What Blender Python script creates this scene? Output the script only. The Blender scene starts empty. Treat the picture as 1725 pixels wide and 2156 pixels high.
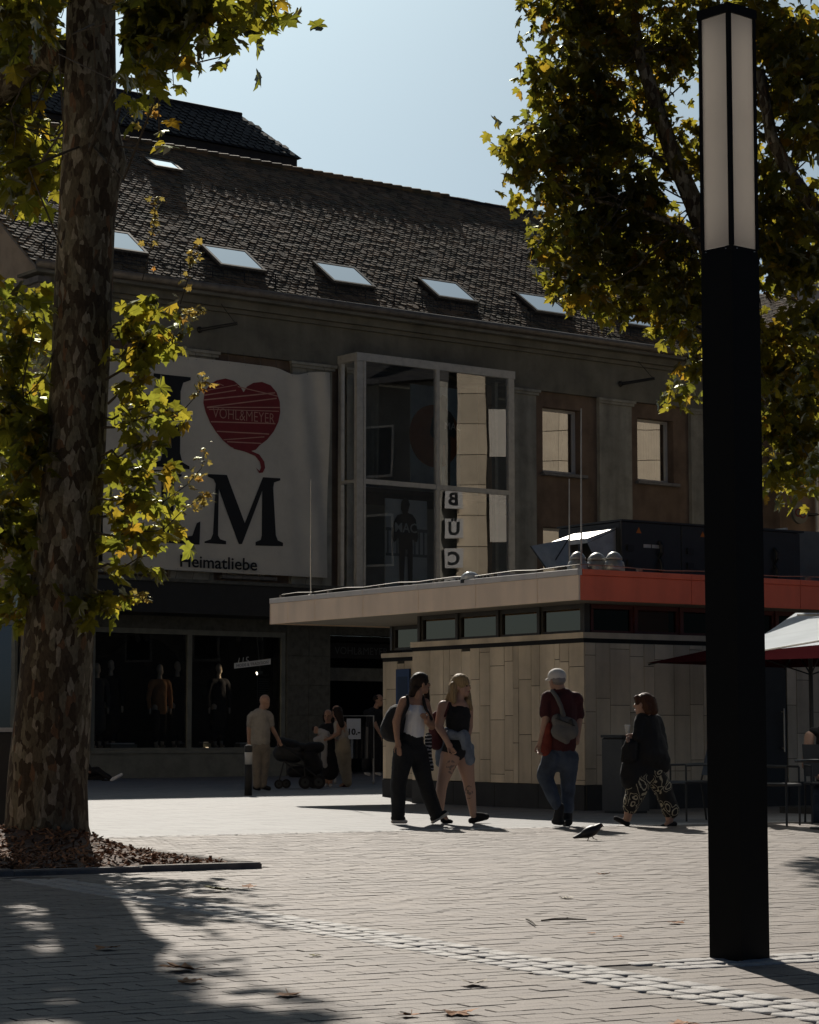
import bpy, bmesh, math, random
from mathutils import Vector, Matrix, Quaternion, noise, geometry

R = math.radians
rng = random.Random(7)
SC = bpy.context.scene
COL = SC.collection

# ---------------------------------------------------------------- camera, sky, sun, exposure
LENS_PX = 4791.0            # focal length for a picture 1725 x 2156 wide
TILT = math.atan(467 / 4791.0)
EYE = 1.0
cam_data = bpy.data.cameras.new('camera')
cam_data.sensor_fit = 'VERTICAL'
cam_data.sensor_height = 36.0
cam_data.lens = LENS_PX / 2156.0 * 36.0
cam_data.clip_start = 0.1
cam_data.clip_end = 6000.0
camera = bpy.data.objects.new('camera', cam_data)
COL.objects.link(camera)
camera.location = (0, 0, EYE)
camera.rotation_euler = (R(90) + TILT, 0, 0)
SC.camera = camera

SUN_ELEV = R(35.5)
SUN_SIDE = -0.16            # how far left of straight ahead the sun stands
sun_dir = Vector((SUN_SIDE, 1.0, 0)).normalized() * math.cos(SUN_ELEV) + Vector((0, 0, math.sin(SUN_ELEV)))
world = bpy.data.worlds.new('World')
SC.world = world
world.use_nodes = True
wn = world.node_tree
sky = wn.nodes.new('ShaderNodeTexSky')
sky.sky_type = 'NISHITA'
sky.sun_disc = False
sky.sun_elevation = SUN_ELEV
sky.sun_rotation = math.atan2(sun_dir.x, sun_dir.y)
sky.air_density = 0.25
sky.dust_density = 2.0
sky.ozone_density = 2.0
bg = wn.nodes['Background']
bg.inputs['Strength'].default_value = 0.05
tint = wn.nodes.new('ShaderNodeMixRGB'); tint.blend_type = 'MULTIPLY'; tint.inputs[0].default_value = 1.0; tint.inputs[2].default_value = (0.82, 1.07, 1.13, 1.0)   # the whole sky's white balance
wn.links.new(sky.outputs['Color'], tint.inputs[1]); wn.links.new(tint.outputs[0], bg.inputs['Color'])
sun_data = bpy.data.lights.new('sun', 'SUN')
sun_data.energy = 5.0
sun_data.angle = R(0.53)
sun_data.color = (1.0, 0.93, 0.83)
sun = bpy.data.objects.new('sun', sun_data)
COL.objects.link(sun)
sun.rotation_euler = sun_dir.to_track_quat('Z', 'Y').to_euler()
SC.view_settings.view_transform = 'Standard'
SC.view_settings.look = 'None'
SC.view_settings.gamma = 1.0
SC.view_settings.exposure = 0.0
SC.render.engine = 'CYCLES'
SC.cycles.use_denoising = True
SC.cycles.max_bounces = 8
SC.cycles.transparent_max_bounces = 16
SC.cycles.sample_clamp_indirect = 4.0

# ---------------------------------------------------------------- from the photograph's pixels to places
cT, sT = math.cos(TILT), math.sin(TILT)
def ray(px, py):
    x = (px - 862.5) / LENS_PX; y = -(py - 1078.0) / LENS_PX
    return Vector((x, cT - y * sT, sT + y * cT))
def gnd(px, py, z=0.0):
    d = ray(px, py); t = (z - EYE) / d.z
    return Vector((d.x * t, d.y * t, z))
def at(px, py, Y):
    d = ray(px, py); t = Y / d.y
    return Vector((d.x * t, Y, EYE + d.z * t))

# ---------------------------------------------------------------- objects
def tag(o, label=None, cat=None, group=None, kind=None):
    if label: o['label'] = label
    if cat: o['category'] = cat
    if group: o['group'] = group
    if kind: o['kind'] = kind
    return o
def thing(name, label, cat, loc=(0, 0, 0), rz=0.0, group=None):
    o = bpy.data.objects.new(name, None)
    o.empty_display_size = 0.2
    COL.objects.link(o)
    o.location = loc; o.rotation_euler = (0, 0, rz)
    return tag(o, label, cat, group)
def link(name, me, parent=None, mats=None):
    o = bpy.data.objects.new(name, me)
    COL.objects.link(o)
    if parent is not None: o.parent = parent
    if mats is not None:
        if not isinstance(mats, (list, tuple)): mats = [mats]
        if not me.materials:
            for m in mats: me.materials.append(m)
    return o
def dup(o, parent=None, loc=None, rot=None):
    c = o.copy(); COL.objects.link(c)
    c.parent = parent
    if loc is not None: c.location = loc
    if rot is not None: c.rotation_euler = rot
    return c
def copy_tree(o, parent=None):
    c = o.copy(); COL.objects.link(c); c.parent = parent
    for ch in o.children: copy_tree(ch, c)
    return c

class MB:
    """collects shapes and links them as one mesh object"""
    def __init__(s): s.v = []; s.f = []; s.m = []; s.cur = 0
    def face(s, pts):
        n = len(s.v); s.v += [tuple(p) for p in pts]
        s.f.append(tuple(range(n, n + len(pts)))); s.m.append(s.cur)
    def add(s, vs, fs):
        n = len(s.v); s.v += [tuple(p) for p in vs]
        for f in fs: s.f.append(tuple(i + n for i in f)); s.m.append(s.cur)
    def box(s, x0, x1, y0, y1, z0, z1):
        if x0 > x1: x0, x1 = x1, x0
        if y0 > y1: y0, y1 = y1, y0
        if z0 > z1: z0, z1 = z1, z0
        s.add([(x0,y0,z0),(x1,y0,z0),(x1,y1,z0),(x0,y1,z0),(x0,y0,z1),(x1,y0,z1),(x1,y1,z1),(x0,y1,z1)],
              [(0,3,2,1),(4,5,6,7),(0,1,5,4),(1,2,6,5),(2,3,7,6),(3,0,4,7)])
    def cbox(s, x0, x1, y0, y1, z0, z1, c=0.01, axis='y'):
        """box whose face towards -axis has chamfered edges"""
        if axis == 'y':
            s.add([(x0,y1,z0),(x1,y1,z0),(x1,y1,z1),(x0,y1,z1),(x0,y0+c,z0),(x1,y0+c,z0),(x1,y0+c,z1),(x0,y0+c,z1),
                   (x0+c,y0,z0+c),(x1-c,y0,z0+c),(x1-c,y0,z1-c),(x0+c,y0,z1-c)],
                  [(0,3,2,1),(0,1,5,4),(1,2,6,5),(2,3,7,6),(3,0,4,7),(4,5,9,8),(5,6,10,9),(6,7,11,10),(7,4,8,11),(8,9,10,11)])
        elif axis == 'z':   # chamfer on top
            s.add([(x0,y0,z0),(x1,y0,z0),(x1,y1,z0),(x0,y1,z0),(x0,y0,z1-c),(x1,y0,z1-c),(x1,y1,z1-c),(x0,y1,z1-c),
                   (x0+c,y0+c,z1),(x1-c,y0+c,z1),(x1-c,y1-c,z1),(x0+c,y1-c,z1)],
                  [(0,3,2,1),(0,1,5,4),(1,2,6,5),(2,3,7,6),(3,0,4,7),(4,5,9,8),(5,6,10,9),(6,7,11,10),(7,4,8,11),(8,9,10,11)])
        elif axis == 'x':
            s.add([(x1,y0,z0),(x1,y1,z0),(x1,y1,z1),(x1,y0,z1),(x0+c,y0,z0),(x0+c,y1,z0),(x0+c,y1,z1),(x0+c,y0,z1),
                   (x0,y0+c,z0+c),(x0,y1-c,z0+c),(x0,y1-c,z1-c),(x0,y0+c,z1-c)],
                  [(0,1,2,3),(0,4,5,1),(1,5,6,2),(2,6,7,3),(3,7,4,0),(4,8,9,5),(5,9,10,6),(6,10,11,7),(7,11,8,4),(8,11,10,9)])
    def tube(s, pts, rad, n=8, caps=True):
        pts = [Vector(p) for p in pts]
        if not isinstance(rad, (list, tuple)): rad = [rad] * len(pts)
        base = len(s.v); up = None
        for i, p in enumerate(pts):
            a = pts[max(i-1, 0)]; b = pts[min(i+1, len(pts)-1)]
            d = (b - a).normalized() if (b - a).length > 1e-9 else Vector((0,0,1))
            x = d.orthogonal() if up is None else xp - d*xp.dot(d)      # carry the frame along the path
            if x.length < 1e-6: x = d.orthogonal()
            x.normalize(); xp = x; up = d.cross(x)
            for k in range(n):
                t = 2*math.pi*k/n
                s.v.append(tuple(p + (x*math.cos(t) + up*math.sin(t))*rad[i]))
        for i in range(len(pts)-1):
            for k in range(n):
                k2 = (k+1) % n
                s.f.append((base+i*n+k, base+i*n+k2, base+(i+1)*n+k2, base+(i+1)*n+k)); s.m.append(s.cur)
        if caps:
            s.f.append(tuple(base+k for k in range(n-1,-1,-1))); s.m.append(s.cur)
            e = base+(len(pts)-1)*n
            s.f.append(tuple(e+k for k in range(n))); s.m.append(s.cur)
    def lathe(s, prof, c=(0,0,0), n=16):
        base = len(s.v)
        for r, z in prof:
            for k in range(n):
                t = 2*math.pi*k/n
                s.v.append((c[0]+r*math.cos(t), c[1]+r*math.sin(t), c[2]+z))
        for i in range(len(prof)-1):
            for k in range(n):
                k2 = (k+1) % n
                s.f.append((base+i*n+k, base+i*n+k2, base+(i+1)*n+k2, base+(i+1)*n+k)); s.m.append(s.cur)
        s.f.append(tuple(base+k for k in range(n-1,-1,-1))); s.m.append(s.cur)
        e = base+(len(prof)-1)*n
        s.f.append(tuple(e+k for k in range(n))); s.m.append(s.cur)
    def ell(s, c, r, nu=12, nv=8, rot=None):
        base = len(s.v); c = Vector(c)
        for j in range(1, nv):
            a = math.pi*j/nv
            for k in range(nu):
                t = 2*math.pi*k/nu
                p = Vector((r[0]*math.sin(a)*math.cos(t), r[1]*math.sin(a)*math.sin(t), r[2]*math.cos(a)))
                if rot is not None: p = rot @ p
                s.v.append(tuple(c+p))
        top = Vector((0,0,r[2])); 
        if rot is not None: top = rot @ top
        s.v.append(tuple(c+top)); s.v.append(tuple(c-top)); ti = len(s.v)-2; bi = ti+1
        for j in range(nv-2):
            for k in range(nu):
                k2 = (k+1) % nu
                s.f.append((base+j*nu+k, base+(j+1)*nu+k, base+(j+1)*nu+k2, base+j*nu+k2)); s.m.append(s.cur)
        for k in range(nu):
            k2 = (k+1) % nu
            s.f.append((ti, base+k, base+k2)); s.m.append(s.cur)
            s.f.append((bi, base+(nv-2)*nu+k2, base+(nv-2)*nu+k)); s.m.append(s.cur)
    def prism(s, poly, fn0, fn1):
        """poly: 2D outline; fn0/fn1 map (a,b) to the front and back 3D points"""
        n = len(poly)
        vs = [fn0(*p) for p in poly] + [fn1(*p) for p in poly]
        s.add(vs, [tuple(range(n)), tuple(range(2*n-1, n-1, -1))] + [(i, i+n, (i+1) % n + n, (i+1) % n) for i in range(n)])
    def mesh(s, name, mats=None, smooth=False):
        me = bpy.data.meshes.new(name)
        me.from_pydata(s.v, [], s.f)
        if mats is not None:
            if not isinstance(mats, (list, tuple)): mats = [mats]
            for m in mats: me.materials.append(m)
            if len(mats) > 1: me.polygons.foreach_set('material_index', s.m)
        if smooth: me.polygons.foreach_set('use_smooth', [True]*len(s.f))
        me.update()
        return me
    def build(s, name, mats=None, parent=None, smooth=False, kind=None, label=None):
        o = link(name, s.mesh(name, mats, smooth), parent)
        if kind: o['kind'] = kind
        if label: o['label'] = label
        return o
def boxpart(name, m, parent, *b, **k):
    mb = MB(); mb.box(*b); return mb.build(name, m, parent, **k)

def text_mesh(txt, size, extrude=0.0, align='CENTER', bold=0.0, shear=0.0):
    cu = bpy.data.curves.new('lettering', 'FONT')
    cu.body = txt; cu.size = size; cu.align_x = align; cu.extrude = extrude; cu.offset = bold; cu.shear = shear
    cu.resolution_u = 3
    o = bpy.data.objects.new('lettering', cu)
    COL.objects.link(o)
    dg = bpy.context.evaluated_depsgraph_get()
    me = bpy.data.meshes.new_from_object(o.evaluated_get(dg))
    bpy.data.objects.remove(o); bpy.data.curves.remove(cu)
    return me

# ---------------------------------------------------------------- materials
def nodes(name):
    m = bpy.data.materials.new(name); m.use_nodes = True
    nt = m.node_tree; nt.nodes.clear()
    out = nt.nodes.new('ShaderNodeOutputMaterial')
    return m, nt, out
def N(nt, kind, **k):
    n = nt.nodes.new('ShaderNode' + kind)
    for a, b in k.items():
        if a.startswith('i_'): n.inputs[a[2:].replace('_', ' ')].default_value = b
        else: setattr(n, a, b)
    return n
def c4(c): return (c[0], c[1], c[2], 1.0)
def ramp(nt, stops, interp='LINEAR'):
    r = nt.nodes.new('ShaderNodeValToRGB'); r.color_ramp.interpolation = interp
    els = r.color_ramp.elements
    while len(els) > 1: els.remove(els[-1])
    els[0].position = stops[0][0]; els[0].color = c4(stops[0][1])
    for p, c in stops[1:]:
        e = els.new(p); e.color = c4(c)
    return r
def coord(nt, scale=(1,1,1), kind='Object'):
    tc = nt.nodes.new('ShaderNodeTexCoord'); mp = nt.nodes.new('ShaderNodeMapping')
    mp.inputs['Scale'].default_value = scale
    nt.links.new(tc.outputs[kind], mp.inputs['Vector'])
    return mp.outputs['Vector']
def mat(name, col, rough=0.8, var=0.18, scale=3.0, bump=0.0, bscale=60.0, metal=0.0, spec=0.4, col2=None, streak=None, island=0.0, sheen=0.0, noise_dim=(1,1,1), coat=0.0, streakf=0.5):
    """painted / mineral / cloth surface: two tones mixed by noise, fine grain, optional per-piece tone"""
    m, nt, out = nodes(name); L = nt.links.new
    b = N(nt, 'BsdfPrincipled'); L(b.outputs[0], out.inputs[0])
    b.inputs['Roughness'].default_value = rough; b.inputs['Metallic'].default_value = metal
    b.inputs['Specular IOR Level'].default_value = spec
    if coat: b.inputs['Coat Weight'].default_value = coat
    if sheen: b.inputs['Sheen Weight'].default_value = sheen
    vec = coord(nt, noise_dim)
    n1 = N(nt, 'TexNoise', i_Scale=scale, i_Detail=8.0, i_Roughness=0.65); L(vec, n1.inputs['Vector'])
    c2 = col2 or tuple(x*(1-var*1.6) for x in col)
    hi = tuple(min(1, x*(1+var*.6)) for x in col)
    rp = ramp(nt, [(0.3, c2), (0.55, col), (0.75, hi)]); L(n1.outputs['Fac'], rp.inputs['Fac'])
    src = rp.outputs['Color']
    if streak:
        vs = coord(nt, streak); n2 = N(nt, 'TexNoise', i_Scale=1.0, i_Detail=5.0); L(vs, n2.inputs['Vector'])
        mx = N(nt, 'MixRGB', blend_type='MULTIPLY'); mx.inputs[0].default_value = streakf
        r2 = ramp(nt, [(0.35, (.45,.45,.45)), (0.6, (1,1,1))]); L(n2.outputs['Fac'], r2.inputs['Fac'])
        L(src, mx.inputs[1]); L(r2.outputs['Color'], mx.inputs[2]); src = mx.outputs[0]
    if island:
        g = N(nt, 'NewGeometry'); oi = N(nt, 'ObjectInfo'); ad = N(nt, 'Math', operation='ADD'); fr = N(nt, 'Math', operation='FRACT')
        L(g.outputs['Random Per Island'], ad.inputs[0]); L(oi.outputs['Random'], ad.inputs[1]); L(ad.outputs[0], fr.inputs[0])
        r3 = ramp(nt, [(0.0, (1-island,)*3), (1.0, (1+island,)*3)]); L(fr.outputs[0], r3.inputs['Fac'])
        mx = N(nt, 'MixRGB', blend_type='MULTIPLY'); mx.inputs[0].default_value = 1.0
        L(src, mx.inputs[1]); L(r3.outputs['Color'], mx.inputs[2]); src = mx.outputs[0]
    L(src, b.inputs['Base Color'])
    if bump:
        n3 = N(nt, 'TexNoise', i_Scale=bscale, i_Detail=4.0); L(vec, n3.inputs['Vector'])
        bp = N(nt, 'Bump', i_Strength=bump, i_Distance=0.02); L(n3.outputs['Fac'], bp.inputs['Height']); L(bp.outputs[0], b.inputs['Normal'])
    return m
def pane(name, mirror, tint=(1,1,1), rough=0.0, gtint=(1,1,1), wavy=0.0):
    """window glass: part mirror, part clear"""
    m, nt, out = nodes(name); L = nt.links.new
    tr = N(nt, 'BsdfTransparent'); tr.inputs[0].default_value = c4(tint)
    gl = N(nt, 'BsdfGlossy'); gl.inputs['Roughness'].default_value = rough; gl.inputs['Color'].default_value = c4(gtint)
    mx = N(nt, 'MixShader'); fr = N(nt, 'Fresnel'); fr.inputs['IOR'].default_value = 1.5
    ad = N(nt, 'Math', operation='ADD', use_clamp=True); ad.inputs[1].default_value = mirror
    L(fr.outputs[0], ad.inputs[0]); L(ad.outputs[0], mx.inputs[0]); L(tr.outputs[0], mx.inputs[1]); L(gl.outputs[0], mx.inputs[2]); L(mx.outputs[0], out.inputs[0])
    if wavy:
        v = coord(nt); n3 = N(nt, 'TexNoise', i_Scale=0.7, i_Detail=1.0); L(v, n3.inputs['Vector'])
        bp = N(nt, 'Bump', i_Strength=wavy, i_Distance=0.05); L(n3.outputs['Fac'], bp.inputs['Height']); L(bp.outputs[0], gl.inputs['Normal'])
    return m
def emit(name, col, strength):
    m, nt, out = nodes(name)
    e = N(nt, 'Emission'); e.inputs[0].default_value = c4(col); e.inputs[1].default_value = strength
    nt.links.new(e.outputs[0], out.inputs[0]); return m
# ---------------------------------------------------------------- ground
E1 = Vector((0.877, 0.48, 0)).normalized()      # direction of the paver rows
E2 = Vector((-E1.y, E1.x, 0))                    # across the rows, away from the camera
PO = Vector((-1.72, 22.9, 0))                    # a point on the far row of setts
def grid(a, b, z=0.0): return PO + E1*a + E2*b + Vector((0, 0, z))
def gridof(p): d = Vector((p[0], p[1], 0)) - PO; return d.dot(E1), d.dot(E2)

def paving_mat(name, col, col2, brick=None):
    m, nt, out = nodes(name); L = nt.links.new
    b = N(nt, 'BsdfPrincipled'); L(b.outputs[0], out.inputs[0])
    b.inputs['Roughness'].default_value = 0.72; b.inputs['Specular IOR Level'].default_value = 0.35
    v = coord(nt)
    n1 = N(nt, 'TexNoise', i_Scale=0.55, i_Detail=9.0, i_Roughness=0.7); L(v, n1.inputs['Vector'])
    n2 = N(nt, 'TexNoise', i_Scale=120.0, i_Detail=3.0, i_Roughness=0.8); L(v, n2.inputs['Vector'])
    r1 = ramp(nt, [(0.3, col2), (0.62, col)]); L(n1.outputs['Fac'], r1.inputs['Fac'])
    ns = N(nt, 'TexNoise', i_Scale=2.3, i_Detail=6.0, i_Roughness=.7); L(v, ns.inputs['Vector']); rs = ramp(nt, [(.36, (.78,.77,.76)), (.5, (1,1,1))]); L(ns.outputs['Fac'], rs.inputs['Fac'])
    ms = N(nt, 'MixRGB', blend_type='MULTIPLY'); ms.inputs[0].default_value = 1; L(r1.outputs['Color'], ms.inputs[1]); L(rs.outputs['Color'], ms.inputs[2])
    r2 = ramp(nt, [(0.28, (.42,.40,.39)), (0.5, (1,1,1)), (0.72, (1.5,1.45,1.4))]); L(n2.outputs['Fac'], r2.inputs['Fac'])
    mx = N(nt, 'MixRGB', blend_type='MULTIPLY'); mx.inputs[0].default_value = 0.8
    L(ms.outputs[0], mx.inputs[1]); L(r2.outputs['Color'], mx.inputs[2]); src = mx.outputs[0]
    gp = N(nt, 'TexVoronoi', i_Scale=2.6); L(coord(nt, (1,1,0)), gp.inputs['Vector'])      # trodden gum and drip spots
    rg = ramp(nt, [(.0, (.52,.50,.48)), (.055, (.62,.60,.58)), (.075, (1,1,1))]); L(gp.outputs['Distance'], rg.inputs['Fac'])
    mg = N(nt, 'MixRGB', blend_type='MULTIPLY'); mg.inputs[0].default_value = 1; L(src, mg.inputs[1]); L(rg.outputs['Color'], mg.inputs[2]); src = mg.outputs[0]
    g = N(nt, 'NewGeometry'); oi = N(nt, 'ObjectInfo'); ad = N(nt, 'Math', operation='ADD'); fr = N(nt, 'Math', operation='FRACT')
    L(g.outputs['Random Per Island'], ad.inputs[0]); L(oi.outputs['Random'], ad.inputs[1]); L(ad.outputs[0], fr.inputs[0])
    r3 = ramp(nt, [(0.0, (.90,.89,.90)), (0.5, (1,1,1)), (1.0, (1.07,1.06,1.04))]); L(fr.outputs[0], r3.inputs['Fac'])
    m3 = N(nt, 'MixRGB', blend_type='MULTIPLY'); m3.inputs[0].default_value = 1.0 if not brick else 0.0
    L(src, m3.inputs[1]); L(r3.outputs['Color'], m3.inputs[2]); src = m3.outputs[0]
    if brick:
        mp = nt.nodes.new('ShaderNodeMapping'); tc = nt.nodes.new('ShaderNodeTexCoord')
        mp.inputs['Rotation'].default_value = (0, 0, -math.atan2(E1.y, E1.x)); L(tc.outputs['Object'], mp.inputs['Vector'])
        bt = N(nt, 'TexBrick'); L(mp.outputs['Vector'], bt.inputs['Vector'])
        bt.inputs['Scale'].default_value = 1.0; bt.inputs['Brick Width'].default_value = brick[0]; bt.inputs['Row Height'].default_value = brick[1]
        bt.inputs['Mortar Size'].default_value = 0.012; bt.inputs['Mortar Smooth'].default_value = 0.3
        bt.inputs['Color1'].default_value = (1,1,1,1); bt.inputs['Color2'].default_value = (.9,.9,.9,1); bt.inputs['Mortar'].default_value = (.5,.48,.46,1)
        m4 = N(nt, 'MixRGB', blend_type='MULTIPLY'); m4.inputs[0].default_value = 1.0
        L(src, m4.inputs[1]); L(bt.outputs['Color'], m4.inputs[2]); src = m4.outputs[0]
    L(src, b.inputs['Base Color'])
    bp = N(nt, 'Bump', i_Strength=0.55, i_Distance=0.006); L(n2.outputs['Fac'], bp.inputs['Height']); L(bp.outputs[0], b.inputs['Normal'])
    return m
M_paver = paving_mat('paver_concrete', (.212,.178,.150), (.176,.148,.125))
M_outer = paving_mat('outer_paving', (.21,.182,.158), (.17,.148,.13), brick=(.2,.1))
M_far = paving_mat('pale_slabs', (.235,.235,.233), (.205,.205,.203), brick=(.6,.4))
M_bed = mat('joint_sand', (.12,.105,.09), rough=.95, var=.4, scale=14)
M_sett = paving_mat('granite_sett', (.40,.385,.365), (.33,.315,.30))

mb = MB(); mb.face([(-400,-150,-.02),(400,-150,-.02),(400,700,-.02),(-400,700,-.02)])
tag(mb.build('ground', M_outer), 'outlying paved ground around the square', kind='structure')
mb = MB(); A0, A1 = -60, 60
mb.face([grid(A0, .13), grid(A1, .13), grid(A1, 70), grid(A0, 70)])
far_pave = tag(mb.build('far_pavement', M_far), 'pale paved strip in front of the shops', kind='structure')
mb = MB(); mb.face([(-6.5,5,-.005),(6.5,5,-.005),(9.0,29.0,-.005),(-9.0,18.5,-.005)])
pave = tag(mb.build('pavement', M_bed), 'square paved with small concrete pavers', kind='structure')

# tree pit corners in grid coordinates
PIT = gridof((-1.13, 17.19))            # front right corner
PIT_W, PIT_D = 2.3, 5.2
B1A, B1B = Vector((-2.55, 15.85, 0)), Vector((1.86, 7.6, 0))     # centre line of the long band of setts
B1D = (B1B - B1A).normalized(); B1N = Vector((-B1D.y, B1D.x, 0))
B2A = Vector((0.98, 9.93, 0)); B2D = E1.copy(); B2N = Vector((-B2D.y, B2D.x, 0))
def in_band(p):
    q = p - B1A; a, b = q.dot(B1D), q.dot(B1N)
    if -.3 < a < 11 and abs(b) < .12: return True
    q = p - B2A; a, b = q.dot(B2D), q.dot(B2N)
    return -.25 < a < 6 and abs(b) < .10
PL, PWD, JT = .20, .10, .003
cells = []
for j in range(-176, 0):
    for i in range(-70, 70):
        a = (i + (.5 if j % 2 else 0) + rng.uniform(-.02,.02)) * PL; b = j*PWD
        p = grid(a, b)
        if p.y < 6.2 or abs(p.x) > .2*p.y + 1.3: continue
        if in_band(p): continue
        if PIT[0]-PIT_W < a < PIT[0]+.05 and PIT[1]-.05 < b < PIT[1]+PIT_D: continue
        cells.append((p.y, p, rng.uniform(-.0018,.0018), rng.gauss(0,.003), rng.gauss(0,.003), rng.gauss(0,.008)))
vis = sorted([c for c in cells if c[0] > 7.45 and abs(c[1].x) < .182*c[0]], key=lambda c: c[0])
near_ids = set(id(c) for c in vis[:300])
ang = math.atan2(E1.y, E1.x)
mbp = MB(); mbp.cbox(-PL/2+JT/2, PL/2-JT/2, -PWD/2+JT/2, PWD/2-JT/2, -.05, 0, .002, 'z')
paver_me = mbp.mesh('paver', M_paver)
mbf = MB()
for c in cells:
    M = Matrix.Translation(c[1] + Vector((0,0,c[2]))) @ Matrix.Rotation(ang + c[5], 4, 'Z') @ Matrix.Rotation(c[3], 4, 'X') @ Matrix.Rotation(c[4]*.6, 4, 'Y')
    if id(c) in near_ids:
        o = link('paver', paver_me, pave); o.matrix_local = M
    else:
        mbf.add([M @ Vector(v) for v in mbp.v], [f for f in mbp.f[1:]])
mbf.build('paver_field', M_paver, pave, kind='stuff')

# setts
def sett_mesh(k):
    r = random.Random(k); m = MB(); n = 4
    w, d, h = .0575, .0585, .05
    ring = [(-w,-d),(0,-d*1.04),(w,-d),(w*1.04,0),(w,d),(0,d*1.05),(-w,d),(-w*1.05,0)]
    ring = [(x+r.uniform(-.006,.006), y+r.uniform(-.006,.006)) for x, y in ring]
    lo = [(x,y,-h) for x,y in ring]; mid = [(x,y,-.006) for x,y in ring]; hi = [(x*.95,y*.95,.000+r.uniform(-.0015,.0015)) for x,y in ring]
    top = [(x*.6,y*.6,.003+r.uniform(-.0015,.0015)) for x,y in ring]
    vs = lo+mid+hi+top; fs = []
    for L_ in range(3):
        for i in range(8): fs.append((L_*8+i, L_*8+(i+1)%8, (L_+1)*8+(i+1)%8, (L_+1)*8+i))
    fs.append(tuple(range(24,32)))
    m.add(vs, fs); return m
SETT = [sett_mesh(k) for k in range(5)]
sett_me = [m.mesh('sett', M_sett, smooth=True) for m in SETT]
setts = []
def band(A, D, Nn, length, rows, step=.130):
    for r in range(rows):
        a = rng.uniform(0, .1)
        while a < length:
            s = rng.uniform(.95, 1.45)
            p = A + D*a + Nn*((r-(rows-1)/2)*(.128) + rng.uniform(-.008,.008))
            setts.append((p, math.atan2(D.y, D.x)+rng.gauss(0,.05), s, rng.uniform(.88,1.02)))
            a += step*s*.97
B1A.z = B2A.z = .003
band(B1A, B1D, B1N, 11.0, 3)
band(B2A + B2D*.12, B2D, B2N, 4.6, 3)
band(grid(-9, .02), E1, E2, 19, 2)
order = sorted(range(len(setts)), key=lambda i: (0 if (7.4 < setts[i][0].y and abs(setts[i][0].x) < .183*setts[i][0].y) else 100) + setts[i][0].y)
near = set(order[:300]); mbs = MB()
for i, (p, a, sx, sy) in enumerate(setts):
    k = i % 5
    M = Matrix.Translation(p) @ Matrix.Rotation(a, 4, 'Z') @ Matrix.Diagonal((sx, sy, 1, 1))
    if i in near:
        o = link('sett', sett_me[k], pave); o.matrix_local = M
    else: mbs.add([M @ Vector(v) for v in SETT[k].v], SETT[k].f)
mbs.build('sett_rows', M_sett, pave, smooth=True, kind='stuff')

# tree pit: edging stones round a bed of bark mulch
M_kerb = mat('edging_stone', (.19,.17,.15), rough=.85, var=.25, scale=9, bump=.4, bscale=80)
M_mulch = mat('bark_mulch', (.075,.042,.026), rough=.9, var=.5, scale=30, island=.55)
M_chip = mat('bark_chip', (.25,.12,.055), rough=.85, var=.4, scale=20, island=.7)
pit_o = grid(PIT[0], PIT[1])
pit = thing('tree_pit', 'bed of bark mulch framed with stone edging around the mottled plane tree', 'tree pit', pit_o, ang)
x = .0
while x > -PIT_W - .6:
    w = rng.uniform(.9, 1.0); m = MB(); m.cbox(x-w+.006, x, -.06, .06, -.1, .046+rng.uniform(-.005,.005), .012, 'z'); m.build('edging_stone', M_kerb, pit); x -= w
y = .07
while y < PIT_D:
    w = rng.uniform(.9, 1.0); m = MB(); m.cbox(-.12, 0, y, y+w-.006, -.1, .05+rng.uniform(-.006,.006), .012, 'z'); m.build('edging_stone', M_kerb, pit); y += w
TRUNK = Vector((-3.05, 19.1, 0))
tl = Vector(gridof(TRUNK)+(0,)) - Vector((PIT[0], PIT[1], 0))
def mound(x, y):
    d = math.hypot(x-tl.x, y-tl.y)
    e = min(1, max(0, min(-x-.1, y-.05, PIT_D-y)/.5))
    return .02 + e*(.05 + .17*math.exp(-(d/1.0)**2)) + .018*noise.noise((x*5, y*5, 3))*e
m = MB(); nx, ny = 26, 44; W0 = PIT_W + .6
for j in range(ny+1):
    for i in range(nx+1):
        x = -.1 - (W0-.1)*i/nx; y = .04 + (PIT_D-.04)*j/ny; m.v.append((x, y, mound(x, y)))
for j in range(ny):
    for i in range(nx):
        a = j*(nx+1)+i; m.f.append((a, a+nx+1, a+nx+2, a+1)); m.m.append(0)
m.build('mulch_bed', M_mulch, pit, smooth=True)
m = MB()
for k in range(5200):
    x = -.1 - rng.random()**.8*(W0-.15); y = .05 + rng.random()**1.15*(PIT_D-.1); z = mound(x, y) + rng.uniform(-.004,.014)
    l, w, t = rng.uniform(.014,.05), rng.uniform(.006,.016), rng.uniform(.002,.006)
    Mx = Matrix.Translation((x,y,z)) @ Matrix.Rotation(rng.uniform(0,6.28),4,'Z') @ Matrix.Rotation(rng.gauss(0,.5),4,'Y') @ Matrix.Rotation(rng.gauss(0,.5),4,'X')
    vs = [(-l,-w*.6,0),(l*.9,-w,0),(l,w*.7,0),(-l*.8,w,0),(-l*.9,-w*.5,t),(l*.85,-w*.9,t),(l*.9,w*.6,t),(-l*.7,w*.8,t)]
    m.add([Mx @ Vector(v) for v in vs], [(4,5,6,7),(0,1,5,4),(1,2,6,5),(2,3,7,6),(3,0,4,7)])
m.build('bark_chips', M_chip, pit, kind='stuff')
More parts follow.
